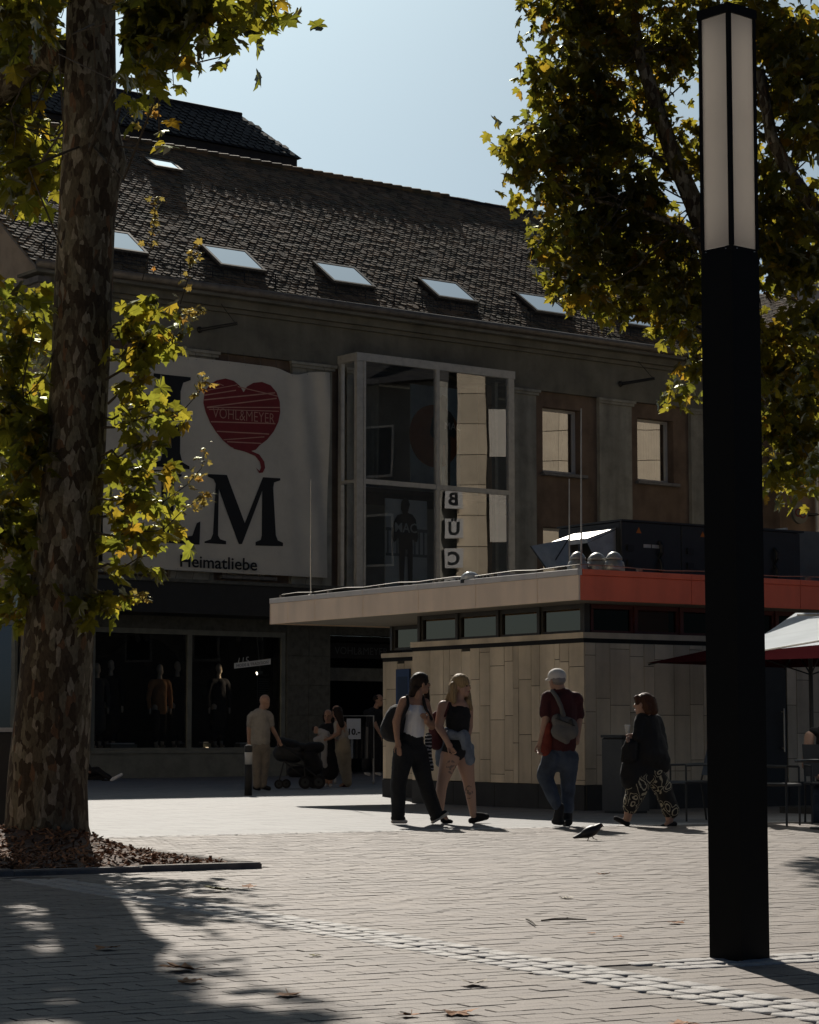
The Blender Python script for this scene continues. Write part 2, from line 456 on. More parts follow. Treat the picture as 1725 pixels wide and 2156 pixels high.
# ---------------------------------------------------------------- plane trees
def leaf_mat(name, dif, trans, hue=.25):
    m, nt, out = nodes(name); L = nt.links.new
    g = N(nt, 'NewGeometry'); oi = N(nt, 'ObjectInfo'); ad = N(nt, 'Math', operation='ADD'); fr = N(nt, 'Math', operation='FRACT')
    L(g.outputs['Random Per Island'], ad.inputs[0]); L(oi.outputs['Random'], ad.inputs[1]); L(ad.outputs[0], fr.inputs[0])
    def tone(c, s):
        r = ramp(nt, [(0.0, (c[0]*(1-s), c[1]*(1-s*.6), c[2])), (.55, c), (.85, (c[0]*1.15, c[1]*1.05, c[2])), (1.0, (c[0]*1.35, c[1]*.85, c[2]*.8))])
        L(fr.outputs[0], r.inputs['Fac']); return r.outputs['Color']
    v = coord(nt); n1 = N(nt, 'TexNoise', i_Scale=14.0, i_Detail=3.0); L(v, n1.inputs['Vector'])
    rr = ramp(nt, [(.3, (.7,.7,.7)), (.6, (1,1,1))]); L(n1.outputs['Fac'], rr.inputs['Fac'])
    def mul(a):
        mx = N(nt, 'MixRGB', blend_type='MULTIPLY'); mx.inputs[0].default_value = 1; L(a, mx.inputs[1]); L(rr.outputs['Color'], mx.inputs[2]); return mx.outputs[0]
    d = N(nt, 'BsdfDiffuse'); L(mul(tone(dif, hue)), d.inputs[0])
    t = N(nt, 'BsdfTranslucent'); L(mul(tone(trans, hue)), t.inputs[0])
    gl = N(nt, 'BsdfGlossy'); gl.inputs['Roughness'].default_value = .38; gl.inputs[0].default_value = (.30,.31,.24,1)
    a = N(nt, 'MixShader'); a.inputs[0].default_value = .5; L(d.outputs[0], a.inputs[1]); L(t.outputs[0], a.inputs[2])
    fz = N(nt, 'Fresnel'); fz.inputs[0].default_value = 1.25
    b = N(nt, 'MixShader'); L(fz.outputs[0], b.inputs[0]); L(a.outputs[0], b.inputs[1]); L(gl.outputs[0], b.inputs[2])
    L(b.outputs[0], out.inputs[0]); return m
M_leafA = leaf_mat('plane_leaf', (.035,.042,.010), (.52,.49,.05))
M_leafB = leaf_mat('plane_leaf_far', (.035,.038,.009), (.49,.42,.042), .35)
M_leafdry = leaf_mat('shoot_leaf', (.13,.10,.03), (.5,.36,.08))
def bark_mat():
    m, nt, out = nodes('plane_bark'); L = nt.links.new
    b = N(nt, 'BsdfPrincipled'); L(b.outputs[0], out.inputs[0]); b.inputs['Roughness'].default_value = .85; b.inputs['Specular IOR Level'].default_value = .25
    v = coord(nt, (1, 1, .42))
    wob = N(nt, 'TexNoise', i_Scale=9.0, i_Detail=3.0); L(v, wob.inputs['Vector'])
    mv = N(nt, 'MixRGB'); mv.inputs[0].default_value = .09; L(v, mv.inputs[1]); L(wob.outputs['Color'], mv.inputs[2])
    n1 = N(nt, 'TexVoronoi', i_Scale=25.0); n1.feature = 'F1'; L(mv.outputs[0], n1.inputs['Vector'])
    sep = N(nt, 'SeparateColor'); L(n1.outputs['Color'], sep.inputs[0])
    big = N(nt, 'TexNoise', i_Scale=2.2, i_Detail=2.0); L(v, big.inputs['Vector'])
    sh = N(nt, 'Math', operation='MULTIPLY_ADD'); L(big.outputs['Fac'], sh.inputs[0]); sh.inputs[1].default_value = .9; L(sep.outputs[0], sh.inputs[2])
    hf = N(nt, 'Math', operation='MULTIPLY'); L(sh.outputs[0], hf.inputs[0]); hf.inputs[1].default_value = .55
    r1 = ramp(nt, [(0, (.055,.039,.022)), (.34, (.078,.057,.033)), (.48, (.125,.103,.062)), (.58, (.175,.152,.097)), (.70, (.27,.235,.165)), (.78, (.14,.115,.07))], 'CONSTANT'); L(hf.outputs[0], r1.inputs['Fac'])
    r2 = ramp(nt, [(0, (0,0,0)), (.955, (1,1,1))], 'CONSTANT'); L(sep.outputs[1], r2.inputs['Fac'])
    mx = N(nt, 'MixRGB'); L(r2.outputs['Color'], mx.inputs[0]); L(r1.outputs['Color'], mx.inputs[1]); mx.inputs[2].default_value = (.16,.09,.045,1)
    n3 = N(nt, 'TexNoise', i_Scale=60.0, i_Detail=5.0); L(v, n3.inputs['Vector'])
    r3 = ramp(nt, [(.3, (.65,.65,.65)), (.6, (1,1,1))]); L(n3.outputs['Fac'], r3.inputs['Fac'])
    my = N(nt, 'MixRGB', blend_type='MULTIPLY'); my.inputs[0].default_value = 1; L(mx.outputs[0], my.inputs[1]); L(r3.outputs['Color'], my.inputs[2])
    L(my.outputs[0], b.inputs['Base Color'])
    ad = N(nt, 'Math', operation='MULTIPLY_ADD'); L(hf.outputs[0], ad.inputs[0]); ad.inputs[1].default_value = 2.0; L(n3.outputs['Fac'], ad.inputs[2])
    bp = N(nt, 'Bump', i_Strength=.7, i_Distance=.02); L(ad.outputs[0], bp.inputs['Height']); L(bp.outputs[0], b.inputs['Normal'])
    return m
M_bark = bark_mat()
M_twig = mat('twig_bark', (.07,.055,.035), rough=.85, var=.3, scale=20)

half = [(0,0),(.10,.01),(.30,-.06),(.36,.03),(.52,.12),(.40,.19),(.29,.27),(.42,.36),(.47,.47),(.50,.66),(.36,.58),(.20,.60),(.24,.72),(.13,.80),(0,1.02)]
LEAF_OUT = half + [(-x, y) for x, y in reversed(half[1:-1])]
def leaf_pts(size, fold, curl, r):
    pts = []
    for x, y in [(0, .36)] + LEAF_OUT:
        z = -fold*abs(x) - curl*(y-.3)**2 + r.uniform(-.03,.03)
        pts.append(Vector((x*size, (y)*size, z*size)))
    n = len(LEAF_OUT)
    return pts, [(0, 1+i, 1+(i+1) % n) for i in range(n)]
LEAFS = []
for k in range(12):
    r = random.Random(100+k); LEAFS.append(leaf_pts(1.0, r.uniform(-.1,.55), r.uniform(-.1,.55), r))
small_idx = [0,3,5,7,8,10,12,15,18,20,22,23,25,27]
def leaf_matrix(p, size, r, droop=1.0):
    """leaf hanging from p: tip mostly down and outwards"""
    az = r.uniform(0, 2*math.pi)
    tip = Vector((math.cos(az), math.sin(az), -r.uniform(.15, 1.6)*droop)).normalized()
    nrm = Vector((r.gauss(0,.7), r.gauss(0,.7), r.uniform(.2,1.2))); nrm = (nrm - tip*nrm.dot(tip)).normalized()
    x = tip.cross(nrm)
    M = Matrix((x, tip, nrm)).transposed().to_4x4()
    return Matrix.Translation(p) @ M @ Matrix.Diagonal((size*r.uniform(.85,1.1), size, size, 1))

def limb(mb, pts, r0, r1, n=8):
    k = len(pts); mb.tube(pts, [r0+(r1-r0)*i/(k-1) for i in range(k)], n)
def wander(a, b, k, amp, r):
    a, b = Vector(a), Vector(b); L_ = (b-a).length
    return [a.lerp(b, i/k) + (Vector((r.gauss(0,1), r.gauss(0,1), r.gauss(0,1)))*amp*L_ if 0 < i < k else Vector()) for i in range(k+1)]

class Crown:
    def __init__(s, seed, limbs=()): s.r = random.Random(seed); s.leaves = []; s.tw = MB(); s.limbs = [Vector(p) for p in limbs]
    def blob(s, c, rad, n, size, root=None, shell=.0):
        """n leaves in an ellipsoid round c, on twigs that come from root"""
        c = Vector(c); r = s.r
        k = max(3, n//13); ends = []
        for _ in range(k):
            while True:
                q = Vector((r.uniform(-1,1), r.uniform(-1,1), r.uniform(-1,1)))
                if shell < q.length < 1: break
            ends.append(c + Vector((q.x*rad[0], q.y*rad[1], q.z*rad[2])))
        if root is not None:
            near_l = sorted(s.limbs, key=lambda p: (p-c).length)[:4] or [root]
            for e in ends:
                root = near_l[r.randrange(len(near_l))]
                if r.random() < .28: s.tw.tube(wander(root, e, 4, .09, r), [.012,.010,.008,.006,.004], 4, caps=False)
        for i in range(n):
            e = ends[i % k]
            p = e + Vector((r.gauss(0,1), r.gauss(0,1), r.gauss(0,.8)))*size*.75
            s.leaves.append((p, size*r.uniform(.6,1.15)))
    def build(s, parent, m, near=None, nmax=300, key=None, keep=None):
        if keep: s.leaves = [l for l in s.leaves if keep(l[0])]
        order = sorted(range(len(s.leaves)), key=lambda i: key(s.leaves[i])) if key else list(range(len(s.leaves)))
        parts = set(order[:nmax]); mb = MB()
        mes = []
        for k, (pts, fs) in enumerate(LEAFS):
            q = MB(); q.add(pts, fs); mes.append(q.mesh('leaf', m))
        for i, (p, sz) in enumerate(s.leaves):
            Mx = leaf_matrix(p, sz, s.r); k = s.r.randrange(12)
            if i in parts:
                o = link('leaf', mes[k], parent); o.matrix_local = Mx
            else:
                pts, fs = LEAFS[k]; mb.add([Mx @ v for v in pts], fs)
        mb.build('foliage', m, parent, kind='stuff')
        s.tw.build('twigs', M_twig, parent, kind='stuff')

def screen_key(Yc):
    def key(l):
        p = l[0]; d = p.y*cT + (p.z-EYE)*sT; x = p.x/d*LENS_PX; y = ((p.z-EYE)*cT - p.y*sT)/d*LENS_PX
        inside = abs(x) < 850 and abs(y) < 1070
        return (0 if inside else 1e6) + p.y - 3*l[1]
    return key

# --- left tree, standing in the mulch bed
TY = TRUNK.y
tree = thing('plane_tree', 'tall plane tree with mottled flaking bark standing in the mulch bed', 'tree', TRUNK)
def T_(px, py, Y=TY): return at(px, py, Y) - TRUNK
prof = [(1830,-14,212),(1790,2,196),(1740,12,185),(1650,18,184),(1600,22,189),(1400,44,195),(1200,66,206),(1000,91,220),(800,106,231),(680,112,236),(600,114,238),(470,121,242),(400,124,252),(345,127,268),(310,129,262),(260,132,250),(200,133,247),(100,137,246),(0,140,246),(-120,144,246),(-260,150,244),(-420,158,244),(-600,170,240),(-800,185,238)]
m = MB(); n = 40; base = 0
for i, (py, xl, xr) in enumerate(prof):
    c = T_((xl+xr)/2, py); rad = (xr-xl)/2/LENS_PX*TY
    for k in range(n):
        t = 2*math.pi*k/n
        q = Vector((math.cos(t), math.sin(t), 0))
        wob = 1 + .035*noise.noise((q.x*1.3, q.y*1.3, c.z*.8)) + .02*noise.noise((q.x*4, q.y*4, c.z*2.5))
        flare = 1 + (.10*max(0, math.sin(3*t+.6))*max(0, 1-(c.z+.1)/.6) if c.z < .5 else 0)
        knob = 1 + .0*c.z
        m.v.append(tuple(c + q*rad*wob*flare*knob))
for i in range(len(prof)-1):
    for k in range(n):
        k2 = (k+1) % n; m.f.append((i*n+k, i*n+k2, (i+1)*n+k2, (i+1)*n+k)); m.m.append(0)
# limbs
limb(m, [T_(150,120), T_(70,120,TY+.25), T_(-20,215,TY+.5), T_(-120,260,TY+.8)], .16, .08)   # drooping limb going out of the picture
YN0 = TY - 3.2; top = T_(212, -780)
limbs = [(T_(225,-60), T_(430,-120,YN0)), (T_(215,-150), T_(560,-620,TY-.8)), (T_(190,-300), T_(-150,-700,TY+1.0)), (T_(150,-100), T_(-260,-420,TY-1.2)), (top, T_(260,-1250,TY+.6)), (top, T_(60,-1200,TY-.6)), (T_(210,-560), T_(500,-1050,TY+1.6))]
r = random.Random(5)
for a, b in limbs: limb(m, wander(a, b, 5, .035, r), .13, .04)
m.build('trunk', M_bark, tree, smooth=True)
cr = Crown(11, [T_(150,120), T_(70,120,TY+.25), T_(-20,215,TY+.5), T_(225,-60), T_(330,-90,TY-1.8), T_(430,-120,TY-3.2), T_(300,-60,TY-3), T_(170,-100), T_(190,300), T_(120,900), T_(110,1100), T_(90,1250)])
def B(px, py, rx, ry, n, size=.2, Y=TY, dY=.5, root=None):
    c = T_(px, py, Y); k = Y/LENS_PX
    cr.blob(c, (rx*k, dY, ry*k), n, size, None if root is None else T_(*root))
# dense mass left of and behind the trunk, top
B(60, 60, 95, 100, 210, .21, TY+.7, .6, (140,120,TY)); B(50, 230, 80, 120, 230, .21, TY+.9, .6, (60,130,TY+.3)); B(70, 370, 70, 70, 130, .21, TY+.8, .5, (60,200,TY+.3))
B(60, 20, 80, 70, 120, .2, TY-.8, .4, (140,60,TY))
# right of the trunk, top: a limb that reaches towards the camera
YN = TY - 3.2
for q in [(310,20,80,42,150),(410,5,75,35,120),(285,105,32,50,60),(335,100,28,36,40),(455,60,22,30,20),(490,10,50,26,36),(262,195,12,38,14),(350,148,16,12,8),(560,-5,30,14,12),(590,4,10,8,3),(500,80,10,14,3),(300,268,18,14,6)]:
    B(q[0], q[1], q[2], q[3], q[4], .165, YN, .5, (330,-60,YN))
# low shoots right of the trunk
shoots = [((225,700),(330,640),46),((225,760),(350,690),52),((222,800),(390,690),46),((228,850),(300,780),34),((220,880),(345,840),40),((218,900),(380,875),34),((214,960),(330,930),44),((212,1000),(370,990),36),((208,1050),(300,1050),40),((205,1090),(380,1050),40),((200,1120),(330,1120),48),((200,1160),(390,1110),30),((196,1200),(310,1170),30),((192,1230),(250,1260),36),((190,1270),(230,1290),18),((205,1000),(290,1000),22)]
for (ax, ay), (bx, by), n_ in shoots:
    Ya, Yb = TY-.15, TY + r.uniform(-.7,.35)
    pts = wander(T_(ax,ay,Ya), T_(bx,by,Yb), 5, .04, r)
    cr.tw.tube(pts, [.012,.011,.009,.007,.005,.003], 5, caps=False)
    n_ = int(n_*.62)
    for q in range(n_):
        t = .25 + .8*q/n_; i0 = min(4, int(t*5)); p = pts[i0].lerp(pts[min(5,i0+1)], min(1, t*5-i0))
        cr.leaves.append((p + Vector((r.gauss(0,.055), r.gauss(0,.10), r.gauss(0,.06))), r.uniform(.11,.20)))
# low shoots left of the trunk
for (px_, py_, rx_, ry_, n_) in [(40,640,45,30,24),(30,760,50,50,60),(50,850,55,60,90),(40,950,50,60,90),(60,1040,50,50,70),(40,1130,60,60,90),(30,1230,45,50,60),(20,1290,25,25,20),(60,720,40,40,36)]:
    B(px_, py_, rx_, ry_, int(n_*1.0), .175, TY+r.uniform(-.1,.4), .35, (110,py_+60,TY))
# crown above the picture, plus leaf masses added to shade the left shoots
for (px_, py_, Y_, rr, n_) in [(60,-160,TY+.6,.8,240),(60,-60,TY+1.6,.9,260),(-60,300,TY+1.8,.8,240),(-140,520,TY+2.6,.7,260),(60,690,TY+2.0,.4,150),(20,880,TY+2.0,.5,200),(40,1010,TY+1.6,.45,150),(330,-330,TY+.8,.8,230),(500,-430,TY,.9,260),(250,-420,TY+1.5,1.0,300),(-60,-430,TY-.5,1.0,300),(120,-560,TY-1.4,1.0,300),(420,-700,TY-.6,1.0,300),(-150,-750,TY+.8,1.0,280),(220,-950,TY+.3,1.1,320),(30,-1150,TY-.5,1.0,260),(330,-1250,TY+.8,1.0,260),(-260,-480,TY-1.5,.9,220),(560,-620,TY-.9,.8,200)]:
    cr.blob(T_(px_,py_,Y_), (rr*1.1,rr*1.1,rr*.8), int(n_*.72), .21, None)
# thin dry shoots with tiny leaves
dry = Crown(12)
for pts_ in [[(300,590),(318,520),(325,470),(328,410)],[(380,640),(395,590),(405,545),(420,520)],[(330,660),(380,660),(420,660),(415,655)],[(330,890),(390,860),(425,820),(428,785)],[(340,1060),(395,1020),(425,985),(432,945)],[(330,1130),(390,1070),(430,1045),(440,1040)],[(230,1270),(270,1258),(300,1255),(302,1250)],[(250,215),(285,250),(315,230),(322,222)]]:
    pts = [T_(a, b, TY-.2) for a, b in pts_]
    dry.tw.tube(pts, [.006,.005,.004,.002], 4, caps=False)
    for q in range(26):
        t = r.random()**.6*3; i0 = min(2, int(t)); p = pts[i0].lerp(pts[i0+1], t-i0)
        dry.leaves.append((p + Vector((r.gauss(0,.035), r.gauss(0,.05), r.gauss(0,.03))), r.uniform(.03,.085)))
def to_px(p):
    d = p.y*cT + (p.z-EYE)*sT
    return 862.5 + p.x/d*LENS_PX, 1078 - ((p.z-EYE)*cT - p.y*sT)/d*LENS_PX
def open_side(q):
    w = Vector(q) + TRUNK; px_, py_ = to_px(w)
    if w.y < TY-.4 and 118 < px_ < 262 and py_ > -60: return False      # the trunk's front is bare
    if px_ < 125 and 452 < py_ < 575: return False                       # and the eave shows below the upper foliage
    # the crown ends where the sun reaches the open square
    w = Vector(q) + TRUNK; t = w.z/sun_dir.z; g_ = w - sun_dir*t
    if g_.y < 6.5 or to_px(w)[1] > -40: return True
    px_, py_ = to_px(g_)
    if not (1790 < py_ < 2300) or px_ < 150: return True
    edge = [(1790,185),(1850,260),(1880,330),(1900,480),(1935,545),(1990,520),(2030,590),(2090,640),(2156,740),(2300,860)]
    for (a, b), (c, d_) in zip(edge, edge[1:]):
        if a <= py_ <= c: return px_ < b + (d_-b)*(py_-a)/(c-a)
    return True
cr.build(tree, M_leafA, key=screen_key(TY), keep=open_side)
mb = MB()
for p, sz in dry.leaves:
    pts, fs = LEAFS[r.randrange(12)]; Mx = leaf_matrix(p, sz, r, .3); mb.add([Mx @ v for v in pts], fs)
mb.build('shoot_leaves', M_leafdry, tree, kind='stuff')
dry.tw.build('shoots', M_twig, tree, kind='stuff')

# --- right tree, its trunk standing behind the lamp column
T2Y = 26.6
T2 = gnd(1534, 1545+4791/26.6)
T2 = Vector((T2.x, T2Y, 0))
tree2 = thing('plane_tree', 'plane tree with wide yellow-green crown behind the dark lamp column', 'tree', T2)
def U_(px, py, Y=T2Y): return at(px, py, Y) - T2
m = MB()
limb(m, [U_(1534,1740), U_(1536,1500), U_(1540,1200), U_(1544,900), U_(1548,640)], .185, .15, 14)
limb(m, [U_(1552,680), U_(1500,540), U_(1462,430), U_(1418,330), U_(1385,230), U_(1345,110), U_(1320,-40), U_(1290,-200)], .15, .05, 10)
limb(m, [U_(1555,640), U_(1560,300,T2Y+.4), U_(1590,0,T2Y+.6), U_(1600,-350,T2Y+.5)], .14, .05, 10)
limb(m, [U_(1556,760), U_(1640,700,T2Y+.5), U_(1760,620,T2Y+1), U_(1880,500,T2Y+1.2)], .10, .04, 8)
limb(m, [U_(1552,600), U_(1440,480,T2Y-.3), U_(1340,440,T2Y-.4), U_(1240,420,T2Y-.5)], .06, .02, 8)
limb(m, [U_(1450,400), U_(1330,280,T2Y+.5), U_(1220,200,T2Y+.7)], .06, .02, 8)
limb(m, [U_(1725,455,T2Y-1), U_(1665,370,T2Y-1), U_(1625,290,T2Y-1), U_(1600,150,T2Y-1)], .10, .06, 8)
limb(m, [U_(1880,900,T2Y-.5), U_(1820,640,T2Y-.8), U_(1725,455,T2Y-1)], .14, .10, 8)
for a, b, ra in (((1440,480,-.3),(1250,600,-.2),.03),((1340,280,.5),(1140,320,.2),.025),((1345,110,0),(1200,60,.2),.03),((1560,640,0),(1440,760,0),.03),((1640,700,.5),(1690,900,0),.035),((1240,420,-.5),(1150,400,-.2),.015)):
    limb(m, wander(U_(a[0],a[1],T2Y+a[2]), U_(b[0],b[1],T2Y+b[2]), 5, .04, r), ra, .008, 6)
m.build('trunk', M_bark, tree2, smooth=True)
c2 = Crown(21, [U_(a,b,T2Y+d) for a,b,d in ((1500,540,0),(1462,430,0),(1418,330,0),(1385,230,0),(1345,110,0),(1320,-40,0),(1560,300,.4),(1590,0,.6),(1640,700,.5),(1760,620,1),(1440,480,-.3),(1340,440,-.4),(1240,420,-.5),(1330,280,.5),(1220,200,.7),(1665,370,-1),(1625,290,-1),(1600,150,-1),(1820,640,-.8),(1700,760,.3),(1280,560,-.2),(1180,330,.2),(1240,100,.3))])
def B2(px, py, rx, ry, n, size=.17, Y=T2Y, dY=.7, root=None):
    k = Y/LENS_PX; c2.blob(U_(px, py, Y), (rx*k, dY, ry*k), n, size, None if root is None else U_(*root))
L1 = (1400,260,T2Y)
for (px_, py_, rx_, ry_, n_, Y_) in [
    (1180,20,75,60,260,0),(1280,60,90,80,380,.3),(1200,130,80,50,220,-.3),(1150,190,55,50,110,0),(1240,230,90,70,380,.2),(1130,300,65,60,210,-.2),(1200,330,90,70,380,.3),(1300,300,80,80,380,.5),(1120,390,45,45,110,0),(1220,430,90,60,340,.2),(1310,420,80,70,340,.1),(1180,500,55,60,190,-.3),(1260,540,90,60,330,.1),(1350,540,80,60,280,.2),(1220,590,60,40,150,-.3),(1310,620,70,35,160,0),(1400,600,70,50,200,.2),(1440,670,45,60,150,0),(1450,760,25,50,60,0),(1440,820,28,25,26,-.2),(1380,140,80,90,330,.4),(1430,40,70,70,240,.2),(1450,330,40,70,120,.5),(1420,470,60,60,190,.4),(1460,560,50,50,140,.3)]:
    B2(px_, py_, rx_, ry_, int(n_*.92), .165, T2Y+Y_, .8, L1)
for (px_, py_, rx_, ry_, n_, Y_) in [(1660,60,75,80,300,0),(1700,180,60,70,260,-.4),(1640,200,40,60,130,.3),(1690,280,50,40,140,-.2),(1620,400,40,60,120,.2),(1690,460,55,60,190,0),(1640,500,50,50,150,.2),(1690,550,60,40,190,-.2),(1640,580,40,20,60,0),(1700,690,45,40,120,-.3),(1640,740,40,50,120,.2),(1690,800,50,70,240,-.2),(1640,860,40,60,150,.1),(1700,920,45,50,150,0),(1655,960,40,40,80,-.2),(1660,1025,24,18,16,-.5),(1720,1010,30,25,26,-.3),(1620,1000,14,16,8,0),(1560,100,60,120,240,.6),(1550,400,60,120,220,.8),(1550,700,50,100,160,.6)]:
    B2(px_, py_, rx_, ry_, int(n_*.95), .185, T2Y-.6+Y_, .7, (1640,300,T2Y))
for (px_, py_, Y_, rr, n_) in [(1250,-120,0,1.0,320),(1450,-150,.8,1.1,360),(1650,-130,-.4,1.0,320),(1850,100,.5,1.1,320),(1880,500,.8,1.0,260),(1800,800,.2,.9,220),(1350,-330,-.2,1.0,300),(1600,-400,.6,1.1,300),(1820,-250,0,1.0,280)]:
    c2.blob(U_(px_,py_,T2Y+Y_), (rr,rr,rr*.8), n_, .2, None)
c2.build(tree2, M_leafB, key=screen_key(T2Y))
# ---------------------------------------------------------------- the department store
FA = R(37.2); FO = gnd(186, 1639)
FUv = Vector((math.cos(FA), math.sin(FA), 0)); FVv = Vector((-math.sin(FA), math.cos(FA), 0))
def fl(px, py, off=0.0):
    """facade coordinates (u, z) of a pixel on the plane that lies OFF behind the facade"""
    d = ray(px, py); t = (off + FO.dot(FVv)) / d.dot(FVv); P = d*t - FO
    return P.dot(FUv), EYE + d.z*t
M_wall = mat('grey_render', (.21,.198,.15), rough=.9, var=.22, scale=1.2, bump=.25, bscale=50, streak=(1.6,1.6,.25))
M_pil = mat('grey_pilaster', (.37,.355,.285), rough=.9, var=.2, scale=2.0, bump=.25, bscale=60, streak=(3,3,.3))
M_brown = mat('brown_render', (.215,.15,.10), rough=.92, var=.22, scale=1.6, bump=.3, bscale=60, streak=(2,2,.3))
M_cream = mat('pale_gable_render', (.34,.28,.21), rough=.9, var=.2, scale=1.5, bump=.2)
M_dark = mat('black_metal', (.018,.019,.018), rough=.55, var=.2, scale=5)
M_stone = mat('grey_shop_tile', (.10,.10,.082), rough=.7, var=.3, scale=6, bump=.15)
M_plinth = mat('shop_plinth', (.20,.205,.17), rough=.8, var=.2, scale=3)
M_alu = mat('grey_aluminium', (.50,.49,.44), rough=.45, var=.12, scale=6, metal=.3)
M_whiteframe = mat('white_window_frame', (.60,.56,.48), rough=.5, var=.1)
M_sill = mat('stone_sill', (.22,.21,.19), rough=.85, var=.2, scale=8)
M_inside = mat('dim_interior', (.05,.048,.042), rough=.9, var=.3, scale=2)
M_black = mat('black_board', (.006,.006,.006), rough=.8, var=.2)
M_tile = mat('roof_tile', (.155,.098,.052), rough=.85, var=.45, scale=1.3, bump=.4, bscale=30, island=.5, col2=(.055,.050,.026))
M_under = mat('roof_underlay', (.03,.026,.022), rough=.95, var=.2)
M_slate = mat('dark_slate', (.022,.021,.022), rough=.75, var=.35, scale=3, bump=.2, island=.3)
M_zinc = mat('weathered_zinc', (.20,.18,.15), rough=.6, var=.25, scale=4, metal=.4)
M_sky_glass = pane('skylight_glass', .97, tint=(.3,.3,.3))
M_win = pane('window_glass', .42, tint=(.55,.55,.52), wavy=.05)
M_bay = pane('bay_glass', .24, tint=(.85,.88,.86), wavy=.03)
M_shopglass = pane('shop_glass', .0, tint=(.8,.82,.82), wavy=.02)
M_banner = mat('banner_fabric', (.60,.57,.48), rough=.75, var=.08, scale=1.5)
M_ink = mat('black_print', (.010,.012,.014), rough=.7, var=.1)
M_heart = mat('red_print', (.20,.022,.025), rough=.7, var=.1)
M_heartline = mat('pale_red_print', (.50,.27,.21), rough=.7, var=.1)
M_greyink = mat('grey_print', (.06,.065,.065), rough=.7, var=.1)

store = thing('department_store', 'grey rendered department store with tiled roof and glass bay', 'building', FO, FA)
UE, UR, EAVE, RIDGE_Y = -1.33, 24.5, 11.42, 6.5
TANP = .76
def roofz(y): return 11.58 + (y + .3)*TANP

def wall_holes(u0, u1, z0, z1, y0, y1, holes):
    """a wall in the u-z plane with rectangular openings and their reveals"""
    m = MB()
    us = sorted(set([u0, u1] + [h[0] for h in holes] + [h[1] for h in holes])); zs = sorted(set([z0, z1] + [h[2] for h in holes] + [h[3] for h in holes]))
    def inside(u, z): return any(h[0] < u < h[1] and h[2] < z < h[3] for h in holes)
    for a, b in zip(us, us[1:]):
        for c, d in zip(zs, zs[1:]):
            if u0 <= a and b <= u1 and z0 <= c and d <= z1 and not inside((a+b)/2, (c+d)/2):
                m.face([(a,y0,c),(b,y0,c),(b,y0,d),(a,y0,d)]); m.face([(b,y1,c),(a,y1,c),(a,y1,d),(b,y1,d)])
    for (a,b,c,d) in holes:
        m.face([(a,y0,c),(a,y1,c),(a,y1,d),(a,y0,d)]); m.face([(b,y1,c),(b,y0,c),(b,y0,d),(b,y1,d)])
        m.face([(a,y0,d),(a,y1,d),(b,y1,d),(b,y0,d)]); m.face([(a,y1,c),(a,y0,c),(b,y0,c),(b,y1,c)])
    m.face([(u0,y0,z0),(u0,y0,z1),(u0,y1,z1),(u0,y1,z0)]); m.face([(u1,y0,z0),(u1,y1,z0),(u1,y1,z1),(u1,y0,z1)])
    return m
PANELS = [(-.1,2.1),(3.3,5.5),(13.3,15.52),(16.7,18.95),(20.1,22.4)]
holes = []
for a, b in PANELS:
    c = (a+b)/2 - .13
    holes.append((c-.68, c+.68, 7.9, 9.65)); holes.append((c-.68, c+.68, 4.75, 6.45))
bay_hole = (7.1, 11.7, 4.4, 10.2)
wall_holes(UE+.35, UR, 4.45, 10.05, .12, .5, holes + [bay_hole]).build('brown_wall', M_brown, store)
mb = MB(); mb.box(UE, UR, 0, .5, 10.052, EAVE-.12); mb.build('frieze_wall', M_wall, store)
mb = MB(); mb.box(UE-.04, UR, -.10, -.002, 11.02, 11.12); mb.box(UE-.08, UR, -.22, -.002, 11.122, 11.30); mb.build('cornice', M_wall, store)
for a in (-1.3, 2.1, 5.5, 12.1, 15.52, 18.95, 22.4):
    w = 1.18
    mb = MB(); mb.box(a, a+w, 0, .119, 4.46, 10.05); p = mb.build('pilaster', M_pil, store)
    mb = MB(); mb.box(a-.05, a+w+.05, -.06, -.002, 9.90, 9.97); mb.box(a-.09, a+w+.09, -.10, -.002, 9.972, 10.04); mb.build('capital', M_pil, p)
# windows
wb = MB()
def window(u0, u1, z0, z1, parent, curtain):
    w = MB(); t = .07
    w.box(u0, u1, .36, .42, z0, z0+t*1.3); w.box(u0, u1, .36, .42, z1-t, z1); w.box(u0, u0+t, .36, .42, z0+t*1.3+.001, z1-t-.001); w.box(u1-t*1.5, u1, .36, .42, z0+t*1.3+.001, z1-t-.001)
    o = w.build('window', M_whiteframe, parent)
    w = MB(); w.face([(u0+t,.39,z0+t),(u1-t,.39,z0+t),(u1-t,.39,z1-t),(u0+t,.39,z1-t)]); w.build('pane', M_win, o)
    w = MB(); w.cbox(u0-.08, u1+.12, -.03, .36, z0-.09, z0-.002, .01, 'y'); w.build('sill', M_sill, o)
    w = MB()
    if curtain:
        nn = 40
        for i in range(nn):
            a = u0+t+(u1-u0-2*t)*i/nn; b = u0+t+(u1-u0-2*t)*(i+1)/nn
            ya = .55+.02*math.sin(i*1.9); yb = .55+.02*math.sin((i+1)*1.9)
            w.face([(a,ya,z0),(b,yb,z0),(b,yb,z1),(a,ya,z1)])
        w.build('curtain', mat('net_curtain', (.30,.26,.21), rough=.9), o)
for i, h in enumerate(holes): window(*h, store, i in (4, 6, 8, 9))
mb = MB(); mb.box(UE+.4, 6.9, 1.6, 1.7, 4.4, 10.0); mb.box(11.9, UR, 1.6, 1.7, 4.4, 10.0); mb.build('inner_wall', M_inside, store)
